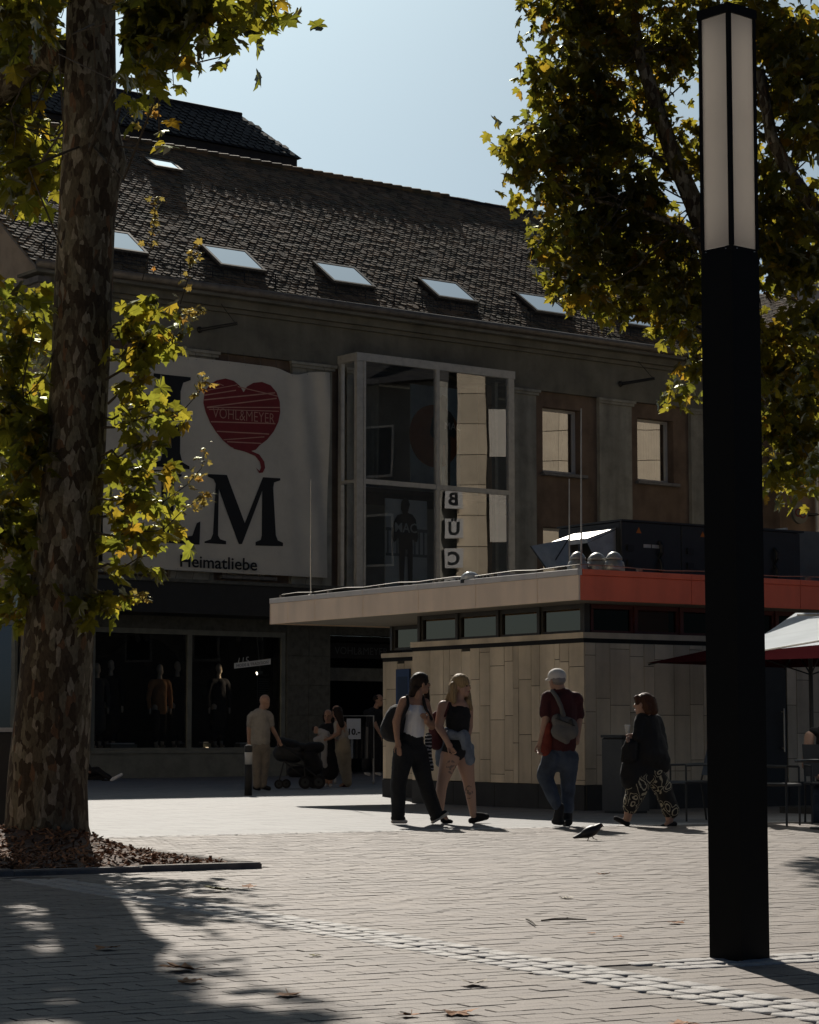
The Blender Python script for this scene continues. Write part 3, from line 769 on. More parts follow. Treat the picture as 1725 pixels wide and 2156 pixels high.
# ---- gable end towards the side street
g = MB()
g.face([(UE,0,0),(UE,0,11.3),(UE,13,11.3),(UE,13,0)])
g.build('end_wall', M_cream, store)
g = MB()
gy = [(-.25,11.32),(6.5,16.3),(13.25,11.32)]
g.add([(UE-.06,y,z) for y,z in gy]+[(UE+.02,y,z) for y,z in gy], [(0,1,2),(5,4,3)]); g.build('pediment', M_cream, store)
g = MB()
for (o_, t_) in ((.30,.14),(.42,.08)):
    a = [( -.45,11.45),(6.5,roofz(6.5)-.12),(13.45,11.45)]
    for (y0,z0),(y1,z1) in zip(a, a[1:]):
        g.add([(UE-o_,y0,z0-.1),(UE-o_,y1,z1-.1),(UE-o_,y1,z1+t_-.1),(UE-o_,y0,z0+t_-.1),(UE,y0,z0-.1),(UE,y1,z1-.1),(UE,y1,z1+t_-.1),(UE,y0,z0+t_-.1)],[(0,3,2,1),(0,1,5,4),(2,3,7,6),(1,2,6,5),(3,0,4,7)])
g.build('verge_board', M_zinc, store)
g = MB()
for i in range(34):
    y = -.1+i*.2; z = 11.35+(y+.45)*.748; g.box(UE-.20, UE-.02, y, y+.09, z-.17, z-.03)
g.build('verge_dentils', M_cream, store)
g = MB(); g.box(UE-.32, UE-.002, -.35, 13.2, 11.1, 11.24); g.box(UE-.22, UE-.002, -.25, 13.2, 10.95, 11.098); g.build('end_cornice', M_zinc, store)
g = MB(); g.box(UE-.08, UE-.003, .9, 8, .6, 3.45); g.build('side_shop_recess', M_black, store)
g = MB(); g.box(UE-.16, UE-.09, .75, .93, .0, 3.6); g.box(UE-.16, UE-.09, .93, 8.1, 3.45, 3.6); g.box(UE-.16, UE-.09, .93, 8.1, .5, .62); g.box(UE-.16, UE-.09, 4.4, 4.5, .62, 3.45); g.build('side_shop_frame', M_plinth, store)
g = MB(); g.face([(UE-.12,8,.62),(UE-.12,.93,.62),(UE-.12,.93,3.45),(UE-.12,8,3.45)]); g.build('side_shop_pane', M_shopglass, store)
# ---- roof with tiles
RX0, RX1 = UE-.4, UR
rf = MB()
rf.face([(RX0,-.35,roofz(-.35)-.03),(RX1,-.35,roofz(-.35)-.03),(RX1,RIDGE_Y,roofz(RIDGE_Y)-.03),(RX0,RIDGE_Y,roofz(RIDGE_Y)-.03)])
rf.face([(RX1,13.3,roofz(-.35)-.03),(RX0,13.3,roofz(-.35)-.03),(RX0,RIDGE_Y,roofz(RIDGE_Y)-.03),(RX1,RIDGE_Y,roofz(RIDGE_Y)-.03)])
roof = rf.build('roof', M_under, store)
cp = 1/math.sqrt(1+TANP**2); sp = TANP*cp
def on_roof(u, s, h=0.0):      # s metres up the slope from the eave, h above it
    return Vector((u, -.36 + s*cp - h*sp, roofz(-.36) + s*sp + h*cp))
SKY = [(.30+3.33*i, .30+3.33*i+1.32) for i in range(-0, 7)]
SKY_S0, SKY_S1 = 1.0, 2.15
small_sky = [(4.55,5.4,6.85,7.5),(18.9,19.8,7.3,7.9)]
skips = [(a-.06,b+.06,SKY_S0-.05,SKY_S1+.08) for a,b in SKY] + [(a-.04,b+.04,c-.05,d+.05) for a,b,c,d in small_sky]
TW, TE = .21, .145
LS = (RIDGE_Y+.36)/cp
def tile_shape(r):
    w = TW*.49
    pts = [(-w,0.26),(-w,.055),(-w*.55,.0),(w*.35,-.012),(w,.045),(w,.26)]
    t = .017
    vs = [(x, y, t+(.26-y)*.10) for x, y in pts] + [(x, y, (.26-y)*.10-.006) for x, y in pts]
    fs = [(5,4,3,2,1,0)] + [(i, i+1, i+7, i+6) for i in range(5)]
    return [(Vector(v)) for v in vs], [tuple(reversed(f)) for f in fs]
tv, tf = tile_shape(rng)
q = MB(); q.add(tv, tf); tile_me = q.mesh('roof_tile', M_tile)
tiles = []
j = 0; s = .0
while s < LS-.02:
    u = RX0 + (TW/2 if j % 2 else 0)
    while u < RX1:
        uu = u + rng.gauss(0,.008)
        if not any(a < uu < b and c < s+.12 < d for a,b,c,d in skips): tiles.append((uu, s+rng.gauss(0,.008), rng.gauss(0,.05), rng.gauss(0,.03)+(.06 if rng.random()<.06 else 0), rng.uniform(0,.008)))
        u += TW
    j += 1; s += TE
RM = Matrix(((1,0,0),(0,cp,-sp),(0,sp,cp))).to_4x4()
mbt = MB()
vis_t = [i for i, t in enumerate(tiles) if -1.2 < t[0] < 12]
near_t = set(sorted(vis_t, key=lambda i: tiles[i][0] + tiles[i][1]*.9)[:300])
for i, (u, s, rz_, rx_, h) in enumerate(tiles):
    M = Matrix.Translation(on_roof(u, s, h)) @ RM @ Matrix.Rotation(rz_,4,'Z') @ Matrix.Rotation(rx_,4,'X')
    if i in near_t:
        o = link('roof_tile', tile_me, roof); o.matrix_local = M
    else: mbt.add([M @ v for v in tv], tf)
mbt.build('roof_tiles', M_tile, roof, kind='stuff')
g = MB()
for k in range(int((UR-RX0)/.35)):
    u = RX0 + k*.35
    if u > 15.2: continue
    g.tube([(u, RIDGE_Y, roofz(RIDGE_Y)+.02), (u+.36, RIDGE_Y, roofz(RIDGE_Y)+.035)], [.10,.12], 8)
g.build('ridge_tiles', M_tile, roof)
g = MB(); g.box(15.2, UR, RIDGE_Y-.10, RIDGE_Y+.3, roofz(RIDGE_Y)-.1, roofz(RIDGE_Y)+.05); g.build('ridge_flashing', M_slate, roof)
mb = MB(); mb.box(RX0, UR, -.46, .5, EAVE-.118, EAVE-.05); mb.build('eave_soffit', M_wall, store)
mb = MB(); mb.box(RX0, UR, -.40, -.34, EAVE-.048, EAVE+.125); mb.build('eave_board', M_zinc, store)
# gutter and snow guard
g = MB(); g.tube([(RX0,-.44,11.50),(UR,-.44,11.50)], .10, 10); g.build('gutter', M_zinc, store, smooth=True)
sg = MB()
for k in range(int((UR-UE)/.9)+1):
    u = UE + k*.9; p = on_roof(u, .42, .0); sg.tube([p, p+Vector((0,-.0,.34))], .016, 4)
for h in (.10,.18,.26,.34): 
    p = on_roof(0, .42); sg.tube([(UE,p.y,p.z+h),(UR,p.y,p.z+h)], .010, 4, caps=False)
k = 0
while UE + k*.12 < UR:
    p = on_roof(UE+k*.12, .42); sg.tube([p+Vector((0,0,.08)), p+Vector((0,0,.35))], .007, 3, caps=False); k += 1
sg.build('snow_guard', M_dark, store)
# skylights
def skylight(a, b, s0, s1, lift, top=.07):
    """a roof window hinged at its top, pushed open at the bottom by LIFT"""
    def H(q): return lift + (top-lift)*(q-s0)/(s1-s0)
    m = MB(); t = .07; th = .06
    def rb(u0,u1,sa,sb):
        vs = [on_roof(u,q,H(q)-th) for u,q in ((u0,sa),(u1,sa),(u1,sb),(u0,sb))] + [on_roof(u,q,H(q)) for u,q in ((u0,sa),(u1,sa),(u1,sb),(u0,sb))]
        m.add(vs,[(0,3,2,1),(4,5,6,7),(0,1,5,4),(1,2,6,5),(2,3,7,6),(3,0,4,7)])
    rb(a,b,s0,s0+t); rb(a,b,s1-t,s1); rb(a,a+t,s0+t+.001,s1-t-.001); rb(b-t,b,s0+t+.001,s1-t-.001)
    o = m.build('skylight', M_zinc, store)
    m = MB(); m.face([on_roof(u,q,H(q)-.012) for u,q in ((a+t,s0+t),(b-t,s0+t),(b-t,s1-t),(a+t,s1-t))]); m.build('pane', M_sky_glass, o)
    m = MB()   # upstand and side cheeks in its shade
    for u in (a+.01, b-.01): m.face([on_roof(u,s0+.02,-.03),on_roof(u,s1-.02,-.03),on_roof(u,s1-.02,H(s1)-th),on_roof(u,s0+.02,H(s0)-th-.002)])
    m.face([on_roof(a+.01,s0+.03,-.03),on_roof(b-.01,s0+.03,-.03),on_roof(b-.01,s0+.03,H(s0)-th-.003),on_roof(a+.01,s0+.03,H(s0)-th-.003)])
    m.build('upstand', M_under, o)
for a, b in SKY: skylight(a, b, SKY_S0, SKY_S1, .17, .13)
for q in small_sky: skylight(*q, .14)
# flag-pole brackets on the frieze
for px_, py_ in ((445,688),(1325,802)):
    u, z = fl(px_, py_)
    m = MB(); m.tube([(u-.35,-.01,z-.12),(u+.25,-.75,z+.0)], [.045,.04], 8); m.tube([(u-.36,-.01,z-.12),(u-.33,-.06,z-.11)], .08, 8); m.tube([(u+.1,-.01,z+.75),(u+.22,-.7,z+.02)], .008, 4)
    m.build('flag_bracket', M_dark, store)
# ---- tall dark roof rising behind the ridge
hb = thing('rear_building', 'dark slate hipped roof rising behind the ridge of the department store', 'building', FO, FA)
HY = 19.0; HUE, HZ1 = fl(636, 334, HY); HU2, HZ2 = fl(508, 243, HY+2.15); HZ0 = 8.0
g = MB(); g.box(-8, HUE-.1, HY+.15, HY+13, HZ0, HZ1); g.build('wall', M_slate, hb)
g = MB()
hr_ = [(-8.15,HY,HZ1+.003),(HUE,HY,HZ1+.003),(HUE,HY+13.1,HZ1+.003),(-8.15,HY+13.1,HZ1+.003)]; ht_ = [(-6,HY+2.15,HZ2),(HU2,HY+2.15,HZ2),(HU2,HY+10,HZ2),(-6,HY+10,HZ2)]
for i in range(4): g.face([hr_[i],hr_[(i+1)%4],ht_[(i+1)%4],ht_[i]])
g.face(ht_)
hr = g.build('roof', M_slate, hb)
g = MB()
hd_ = HZ2-HZ1; nS = Vector((0,2.15,hd_)).normalized(); nN = Vector((0,-hd_,2.15)).normalized(); hl_ = math.hypot(2.15,hd_)
RM2 = Matrix(((1,0,0),(0,nS.y,nN.y),(0,nS.z,nN.z))).to_4x4()
jj = 0; ss = 0.05
while ss < hl_-.2:
    u = -2 + (.17 if jj % 2 else 0)
    lim = HUE-.15 + (HU2-HUE)*ss/hl_
    while u < lim:
        P = Vector((u, HY, HZ1+.003)) + nS*ss
        M = Matrix.Translation(P) @ RM2 @ Matrix.Rotation(rng.gauss(0,.03),4,'X') @ Matrix.Diagonal((1.3,1.3,1,1)); g.add([M @ v for v in tv], tf); u += .34
    jj += 1; ss += .25
g.build('slates', M_slate, hr, kind='stuff')
g = MB(); g.tube([(-6,HY+2.15,HZ2+.02),(HU2,HY+2.15,HZ2+.02)], .09, 8); g.build('ridge_cap', M_slate, hr)
# ---- ground floor
boxpart('shop_plinth', M_plinth, store, UE, 5.37, 0, .3, -.2, .55)
boxpart('shop_sill', M_plinth, store, .05, 5.37, -.04, .5, .552, .62)
boxpart('corner_pier', M_stone, store, UE, .05, -.01, .5, .553, 3.6)
# tiled pier beside the door
pier = boxpart('shop_pier', M_stone, store, 5.38, 6.66, .03, .6, -.1, 3.6)
for i in range(5):
    for k in range(2):
        m = MB(); m.cbox(5.385+k*.64, 5.385+(k+1)*.64-.008, 0, .029, .02+i*.715, .02+(i+1)*.715-.008, .004, 'y'); m.build('tile', M_stone, pier)
boxpart('lintel', M_stone, store, UE, 12.6, .02, .6, 3.42, 4.44)
canopy = boxpart('canopy', M_dark, store, UE-.3, 12.3, -1.25, .019, 3.72, 4.42)
boxpart('canopy_edge', M_stone, canopy, UE-.36, 12.36, -1.31, .016, 4.423, 4.50)
# shop window frame and panes
fr_ = MB()
for a, b in ((.05,.17),(2.62,2.74),(5.25,5.37)): fr_.box(a, b, 0.05, .17, .625, 3.30)
fr_.box(.05, 5.37, .05, .17, 3.302, 3.42); fr_.box(.172, 2.618, .06, .16, .622, .68); fr_.box(2.742, 5.248, .06, .16, .622, .68)
fr = fr_.build('shop_window_frame', M_plinth, store)
for a, b in ((.17,2.62),(2.74,5.25)):
    m = MB(); m.face([(a,.10,.68),(b,.10,.68),(b,.10,3.30),(a,.10,3.30)]); m.build('pane', M_shopglass, fr)
m = MB(); m.box(.06,5.36,.172,3.2,.56,.66); m.build('display_floor', M_plinth, store)
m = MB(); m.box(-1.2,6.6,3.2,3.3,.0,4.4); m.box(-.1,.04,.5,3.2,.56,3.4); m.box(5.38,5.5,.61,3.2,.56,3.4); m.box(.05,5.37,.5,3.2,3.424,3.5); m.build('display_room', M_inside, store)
def disc(name, u, z, r, y, m_, parent, a0=0, a1=360, n=40):
    m = MB(); pts = [(u+r*math.cos(R(a0+(a1-a0)*i/n)), z+r*math.sin(R(a0+(a1-a0)*i/n))) for i in range(n)]
    m.prism(pts, lambda a, b: (a, y, b), lambda a, b: (a, y+.04, b)); return m.build(name, m_, parent)
u_, z_ = fl(350, 1500, 2.6); disc('display_disc', 1.9, 1.9, .98, 2.7, M_black, store); disc('display_disc', 3.15, 2.2, 1.15, 2.9, M_black, store)
# window lettering
def letters(txt, size, u, y, z, m_, parent, rot=0, bold=0, shear=0, name='lettering', align='CENTER'):
    me = text_mesh(txt, size, 0, align, bold, shear); me.materials.clear(); me.materials.append(m_)
    o = link(name, me, parent); o.location = (u, y, z); o.rotation_euler = (R(90), R(-rot), 0); return o
M_pale = mat('pale_vinyl', (.75,.75,.70), rough=.7, var=.1); M_midgrey = mat('grey_vinyl', (.07,.07,.068), rough=.7, var=.1)
u, z = fl(511, 1394, .09); letters('115', .24, u, .088, z-.05, M_pale, store, 6, -.004, .25)
u, z = fl(532, 1397, .09)
m = MB(); pts = [(-.52,-.10),(.52,.02),(.52,.155),(-.52,.03)]; m.face([(u+a,.09,z+b-.03) for a,b in pts]); m.build('lettering_strip', M_pale, store)
letters('MODE & TRADITION', .098, u, .085, z-.045, M_midgrey, store, 6.6, 0.0)
# spot lamps in the display (lit)
M_spot = emit('lit_spot', (1,.86,.66), 9.0)
def spot(u, y, z, target, power):
    m = MB(); d = (Vector(target)-Vector((u,y,z))).normalized(); p = Vector((u,y,z)); m.tube([p-d*.16, p-d*.02], [.03,.045], 10); m.tube([p-d*.1, (u,y,3.42)], .012, 5)
    o = m.build('track_spot', M_plinth, store); m = MB(); m.tube([p-d*.02, p-d*.005], [.034,.034], 10); m.build('lamp', M_spot, o)
    ld = bpy.data.lights.new('track_spot_light', 'SPOT'); ld.energy = power; ld.color = (1,.78,.55); ld.spot_size = R(55); ld.spot_blend = .6; ld.shadow_soft_size = .04
    lo = bpy.data.objects.new('track_spot_light', ld); COL.objects.link(lo); lo.parent = store; lo.location = p; lo.rotation_euler = (-d).to_track_quat('Z','Y').to_euler()
u, z = fl(540, 1418, .5); spot(u, .5, z, (2.3, 1.2, 1.9), 26)
M_tl = mat('white_spot_housing', (.10,.10,.095), rough=.5)
for px_ in (290, 392, 503, 548, 308):
    u, z = fl(px_, 1340, .6); m = MB(); m.tube([(u,.6,3.42),(u,.6,z+.05)], .015, 6); m.tube([(u-.05,.55,z+.07),(u+.06,.68,z-.08)], [.05,.06], 10); m.build('track_spot', M_tl, store)
u, z = fl(441, 1576, .12)
m = MB(); m.lathe([(.0,0),(.035,.0),(.035,.02),(0,.02)], (u, .22, .665), 10); m.build('floor_spot', emit('floor_spot_glow', (1,.75,.45), 3.0), store)
# framed list behind the glass
u0, z0 = fl(541, 1420, .8); u1, z1 = fl(571, 1480, .8)
m = MB(); m.box(u0, u1, .8, .83, z1, z0); fb = m.build('notice_board', M_black, store)
m = MB()
for e in ((u0,u1,z0-.02,z0),(u0,u1,z1,z1+.02),(u0,u0+.02,z1+.021,z0-.021),(u1-.02,u1,z1+.021,z0-.021)): m.box(e[0],e[1],.785,.799,e[2],e[3])
for i in range(9): m.box(u0+.06, u1-.08, .79, .798, z0-.12-i*.055, z0-.10-i*.055)
m.build('notice_lines', M_midgrey, fb)
# entrance recess
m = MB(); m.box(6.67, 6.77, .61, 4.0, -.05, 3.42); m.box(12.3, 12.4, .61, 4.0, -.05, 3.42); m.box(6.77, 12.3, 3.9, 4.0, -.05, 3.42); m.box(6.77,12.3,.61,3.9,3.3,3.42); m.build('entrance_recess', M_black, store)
boxpart('door_beam', M_stone, store, 6.67, 12.3, .3, .5, 2.30, 2.62)
boxpart('sign_board', M_black, store, 6.75, 9.4, .22, .28, 2.85, 3.22)
letters('VOHL&MEYER', .26, 7.75, .215, 2.95, M_greyink, store)
boxpart('east_shopfront', M_stone, store, 12.6, UR, .02, .6, -.1, 4.44)
# ---- glazed bay
bay = thing('bay_window', 'two storey glass bay with grey metal frame on the grey facade', 'window', FO, FA)
b0, b1, bz0, bz1, bd = 6.86, 11.86, 4.46, 10.30, -.80
fr_ = MB()
fr_.box(b0, b0+.20, bd, bd+.12, bz0, bz1-.2); fr_.box(b0+.205, b0+.26, bd-.02, bd+.10, bz0, bz1-.2)
fr_.box(b1-.14, b1, bd, bd+.12, bz0, bz1-.2); fr_.box(b1-.20, b1-.145, bd-.02, bd+.1, bz0, bz1-.2)
fr_.box(b0-.02, b1+.02, bd-.02, bd+.12, bz1-.198, bz1); 
bmid = 9.36
fr_.box(bmid-.05, bmid+.05, bd-.02, bd+.10, bz0, bz1-.2); fr_.box(b0+.262, bmid-.052, bd-.01, bd+.09, 7.08, 7.2); fr_.box(bmid+.052, b1-.202, bd-.01, bd+.09, 7.08, 7.2)
fr_.box(b0, b0+.1, -.14, -.003, bz0, bz1-.2); fr_.box(b0, b0+.1, bd+.122, -.142, 7.1, 7.18); fr_.box(b0-.02, b0+.16, bd+.122, -.003, bz1-.198, bz1)
fr_.box(b1-.1, b1, -.14, -.003, bz0, bz1-.2); fr_.box(b1-.16, b1+.02, bd+.122, -.003, bz1-.198, bz1)
fr_.build('frame', M_alu, bay)
m = MB(); m.box(b0+.165, b1-.165, bd+.125, 3.0, bz1-.15, bz1-.03); m.box(b0+.02, b1-.02, bd+.1, 3.0, bz0-.1, bz0-.003); m.build('slab', M_wall, bay)
m = MB(); m.box(b0+.3, b1-.3, -.3, 3.0, 6.95, 7.06); m.build('floor_slab', M_inside, bay)
for (a, c) in ((b0+.26,bmid-.05),(bmid+.05,b1-.2)):
    for (d, e) in ((bz0,7.08),(7.2,bz1-.2)):
        m = MB(); m.face([(a,bd+.04,d),(c,bd+.04,d),(c,bd+.04,e),(a,bd+.04,e)]); m.build('pane', M_bay, bay)
for uu in (b0+.05, b1-.05):
    for (d, e) in ((bz0,7.1),(7.18,bz1-.2)):
        m = MB(); m.face([(uu,bd+.12,d),(uu,-.14,d),(uu,-.14,e),(uu,bd+.12,e)]); m.build('pane', M_bay, bay)
# rooms behind the bay
M_room = mat('showroom_wall', (.40,.41,.38), rough=.9, var=.15, scale=1)
m = MB(); m.box(7.0, 11.8, 2.2, 2.3, 4.4, 10.1); m.box(6.98, 7.08, .51, 2.2, 4.4, 10.1); m.box(11.72,11.82,.51,2.2,4.4,10.1); m.build('showroom', M_room, bay)
M_drape = mat('showroom_drape', (.32,.33,.30), rough=.95, var=.2, scale=2)
m = MB(); nn = 60
for i in range(nn):
    a = 7.1+1.7*i/nn; b = 7.1+1.7*(i+1)/nn; ya = .9+.06*math.sin(i*1.3); yb = .9+.06*math.sin((i+1)*1.3)
    m.face([(a,ya,7.25),(b,yb,7.25),(b,yb,10.0),(a,ya,10.0)])
m.build('drape', M_drape, bay)
M_orange = mat('orange_print', (.26,.075,.02), rough=.8, var=.1)
M_poster = mat('pale_poster', (.78,.78,.74), rough=.8, var=.12, scale=1.2)
# upper poster: pale blue sheet, orange disc, figure
up = thing('fashion_poster', 'pale poster with orange disc and dark figure behind the upper bay glass', 'poster', FO, FA)
m = MB(); m.box(9.0,10.6,-.15,-.12,7.3,9.8); m.build('sheet', mat('blue_poster', (.34,.42,.45), rough=.8, var=.15), up)
disc('orange_disc', 9.75, 8.52, .80, -.20, M_orange, up)
def printed_figure(root, u, y, z0, h, m_, flip=1):
    s = h/1.75
    out = [(-.13,0),(-.05,0),(-.01,.80),(.04,.80),(.07,0),(.16,0),(.17,.85),(.16,1.0),(.27,.95),(.30,1.05),(.24,1.38),(.16,1.47),(.05,1.50),(.07,1.56),(.10,1.66),(.06,1.76),(-.03,1.78),(-.10,1.70),(-.11,1.56),(-.07,1.48),(-.2,1.44),(-.28,1.30),(-.33,1.02),(-.27,.92),(-.17,1.02),(-.16,.85)]
    m = MB(); m.prism([(u+flip*a*s, z0+b*s) for a, b in (out if flip > 0 else out[::-1])], lambda a, b: (a, y, b), lambda a, b: (a, y+.006, b)); return m.build('printed_figure', m_, root)
printed_figure(up, 10.0, -.22, 7.25, 2.3, M_ink)
letters('MAC', .26, 10.3, -.23, 8.72, M_pale, up)
lp = thing('fashion_poster', 'poster of a figure in a dark sweater lettered MAC behind the lower bay glass', 'poster', FO, FA)
m = MB(); m.box(7.95,9.25,-.50,-.47,4.5,6.8); m.build('sheet', M_poster, lp)
m = MB()
for i in range(9): m.box(8.0+i*.14, 8.04+i*.14, -.515, -.501, 5.45, 6.0)
m.box(7.96,9.24,-.52,-.501,6.002,6.08); m.box(7.96,9.24,-.52,-.501,5.38,5.448); m.build('printed_balustrade', mat('balustrade_print', (.28,.28,.265), rough=.8), lp)
printed_figure(lp, 8.55, -.54, 4.5, 2.3, M_ink)
letters('MAC', .33, 8.55, -.55, 5.98, M_pale, lp, 0, .004)
# ---- banner
BN_U0, BN_U1 = fl(216, 1000, -.1)[0], 6.46
BZ0, BZ1 = 4.78, 9.72
ban = thing('banner', 'large white banner with red heart and black letters I LM Heimatliebe on the facade', 'banner', FO, FA)
def sag(u, z):
    t = (u-BN_U0)/(BN_U1-BN_U0); k = (z-BZ0)/(BZ1-BZ0)
    f = .012*math.sin(u*2.1+z*.7) + .008*math.sin(u*5.3-z*1.2)
    e = max(0, t-.80)/.2
    f += e*(.09*math.sin(u*7.5 + z*1.1)*(.35+.65*k)) 
    return -.16 - f
def top_edge(u):
    t = (u-BN_U0)/(BN_U1-BN_U0); return BZ1 + .10*(t>.0) - (0.13*math.exp(-((t-.84)/.06)**2))
m = MB(); nu, nv = 110, 60
for j in range(nv+1):
    for i in range(nu+1):
        u = BN_U0+(BN_U1-BN_U0)*i/nu; z = BZ0+(top_edge(u)-BZ0)*j/nv; m.v.append((u, sag(u,z), z))
for j in range(nv):
    for i in range(nu):
        a = j*(nu+1)+i; m.f.append((a,a+1,a+nu+2,a+nu+1)); m.m.append(0)
m.build('sheet', M_banner, ban, smooth=True)
def print_poly(name, poly, m_, off=.012, parent=ban):
    """flat print: an outline in banner u,z laid on the cloth"""
    bm = bmesh.new(); vs = [bm.verts.new((a,0,b)) for a,b in poly]
    for t in geometry.tessellate_polygon([[Vector((a,b,0)) for a,b in poly]]): bm.faces.new([vs[i] for i in t])
    bmesh.ops.subdivide_edges(bm, edges=bm.edges[:], cuts=7, use_grid_fill=True)
    for v in bm.verts: v.co.y = sag(v.co.x, v.co.z) - off
    me = bpy.data.meshes.new(name); bm.to_mesh(me); bm.free(); me.materials.append(m_); return link(name, me, parent)
def bp_(px, py): return fl(px, py, -.17)
def serif_stem(u, z0, z1, w, s, sh, both=True):
    k = sh
    return [(u-w-s,z0),(u+w+s,z0),(u+w+s,z0+k*.35),(u+w+s*.25,z0+k*.75),(u+w,z0+k*1.8),(u+w,z1-k*1.8),(u+w+s*.25,z1-k*.75),(u+w+s,z1-k*.35),(u+w+s,z1),(u-w-s,z1),(u-w-s,z1-k*.35),(u-w-s*.25,z1-k*.75),(u-w,z1-k*1.8),(u-w,z0+k*1.8),(u-w-s*.25,z0+k*.75),(u-w-s,z0+k*.35)]
uI, zIt = bp_(363, 790); _, zIb = bp_(363, 985)
print_poly('letter', serif_stem(uI, zIb, zIt, .235, .27, .2), M_ink)
uL, zLt = bp_(353, 996); _, zLb = bp_(353, 1143); uLr, _ = bp_(420, 1145)
w, s, k = .17, .22, .14
print_poly('letter', [(uL-w-s,zLb),(uLr,zLb),(uLr+.02,zLb+.55),(uLr-.08,zLb+.5),(uLr-.2,zLb+.2),(uL+w+.15,zLb+.15),(uL+w,zLb+.25),(uL+w,zLt-k*1.8),(uL+w+s*.25,zLt-k*.75),(uL+w+s,zLt-k*.35),(uL+w+s,zLt),(uL-w-s,zLt),(uL-w-s,zLt-k*.35),(uL-w-s*.25,zLt-k*.75),(uL-w,zLt-k*1.8),(uL-w,zLb+k*1.8),(uL-w-s*.25,zLb+k*.75),(uL-w-s,zLb+k*.35)], M_ink)
# the M, traced from its serifs
Mcr = [(600,1620),(770,1630),(770,1605),(725,1590),(708,1560),(712,1200),(865,1628),(890,1628),(1045,1215),(1043,1560),(1035,1595),(995,1612),(995,1640),(1205,1645),(1205,1618),(1165,1600),(1150,1560),(1132,1190),(1140,1150),(1188,1135),(1188,1118),(1050,1110),(910,1465),(775,1092),(625,1085),(625,1105),(670,1125),(688,1160),(668,1550),(650,1590),(600,1608)]
print_poly('letter', [bp_((400+a/2.4643)/1.4933, (1050+b/2.4643)/1.4933) for a, b in Mcr], M_ink)
# heart
def heart_pts(n=48):
    P = [(513,826)]
    right = [(520,814),(534,806),(552,804),(570,811),(583,826),(590,846),(591,868),(587,888),(577,908),(562,926),(546,938),(538,947),(528,950)]
    left = [(505,948),(486,941),(470,928),(455,910),(443,890),(434,868),(429,848),(431,828),(440,812),(456,801),(474,797),(492,802),(505,813)]
    return P + right + left
hp = [bp_(*p) for p in heart_pts()]
print_poly('heart', hp, M_heart)
tailp = [(490,938),(520,946),(545,957),(556,972),(558,985),(553,995),(545,996),(538,985),(546,992),(549,984),(546,972),(536,960),(515,951),(492,945)]
print_poly('heart_ribbon', [bp_(*p) for p in tailp], M_heart, .013)
def inside_heart(px, py):
    pts = heart_pts(); c = False; j = len(pts)-1
    for i in range(len(pts)):
        if (pts[i][1] > py) != (pts[j][1] > py) and px < (pts[j][0]-pts[i][0])*(py-pts[i][1])/(pts[j][1]-pts[i][1])+pts[i][0]: c = not c
        j = i
    return c
for (x0,y0,x1,y1,w) in [(434,822,512,808,1.6),(431,832,496,822,2.2),(430,842,590,826,2.6),(431,858,588,838,2.4),(436,858,590,858,2.2),(440,862,588,866,1.6),(500,814,585,834,2),(444,888,580,892,2.4),(452,908,566,914,2.4),(470,926,556,920,2),(478,930,552,934,2.4),(456,806,470,812,1.6)]:
    pts = []; k = 30
    seg = [t/k for t in range(k+1) if inside_heart(x0+(x1-x0)*t/k, y0+(y1-y0)*t/k)]
    if len(seg) < 2: continue
    a, b = seg[0], seg[-1]; P = lambda t, o: bp_(x0+(x1-x0)*t, y0+(y1-y0)*t+o)
    print_poly('heart_line', [P(a,w*.5),P(b,w*.5),P(b,-w*.5),P(a,-w*.5)], M_heartline, .018)
def cloth_text(txt, size, pxy, m_, bold=0.0, slope=0.0, width=None):
    me = text_mesh(txt, size, 0, 'CENTER', bold); u, z = bp_(*pxy)
    xs = [v.co.x for v in me.vertices]; k = (width/(max(xs)-min(xs))) if width else 1
    for v in me.vertices:
        a, b = v.co.x*k, v.co.y; v.co = Vector((u+a, 0, z+b+slope*a)); v.co.y = sag(v.co.x, v.co.z) - .03
    me.materials.clear(); me.materials.append(m_); return link('lettering', me, ban)
cloth_text('VOHL&MEYER', .36, (513,886), M_heartline, -.004, 0.0, fl(578,880,-.17)[0]-fl(448,870,-.17)[0])
cloth_text('Heimatliebe', .40, (460,1197), M_ink, .006, 0.0, fl(542,1200,-.17)[0]-fl(379,1190,-.17)[0])
m = MB()
for i in range(14):
    u = BN_U0+.15+i*(BN_U1-BN_U0-.3)/13; z = top_edge(u)-.05; m.tube([(u,sag(u,z)-.004,z),(u+.05,.0,z+.35)], .006, 4); z = BZ0+.05; m.tube([(u,sag(u,z)-.004,z),(u+.03,.0,z-.3)], .006, 4)
m.build('tie_cords', M_zinc, ban)
# ---------------------------------------------------------------- the kiosk
KA = R(33.7); KO = gnd(1232, 1707)
KB = Vector((math.cos(KA), math.sin(KA), 0)); KAv = Vector((-math.sin(KA), math.cos(KA), 0))
def kl(px, py, axis, off):
    d = ray(px, py); n, m = (KB, KAv) if axis == 'x' else (KAv, KB)
    t = (off + KO.dot(n)) / d.dot(n); P = d*t - KO
    return P.dot(m), EYE + d.z*t
def kw(x, y, z=0.0): return KO + KB*x + KAv*y + Vector((0,0,z))
M_plank = mat('cement_plank', (.64,.54,.40), rough=.8, var=.10, scale=2.5, bump=.2, bscale=90, island=.16, streak=(2.5,2.5,.35))
M_plinthk = mat('dark_plinth', (.035,.035,.034), rough=.8, var=.2)
M_fasc = mat('beige_metal', (.90,.68,.48), rough=.34, var=.05, scale=1.2, spec=.5, metal=.2, streak=(3,3,.5), streakf=.22)
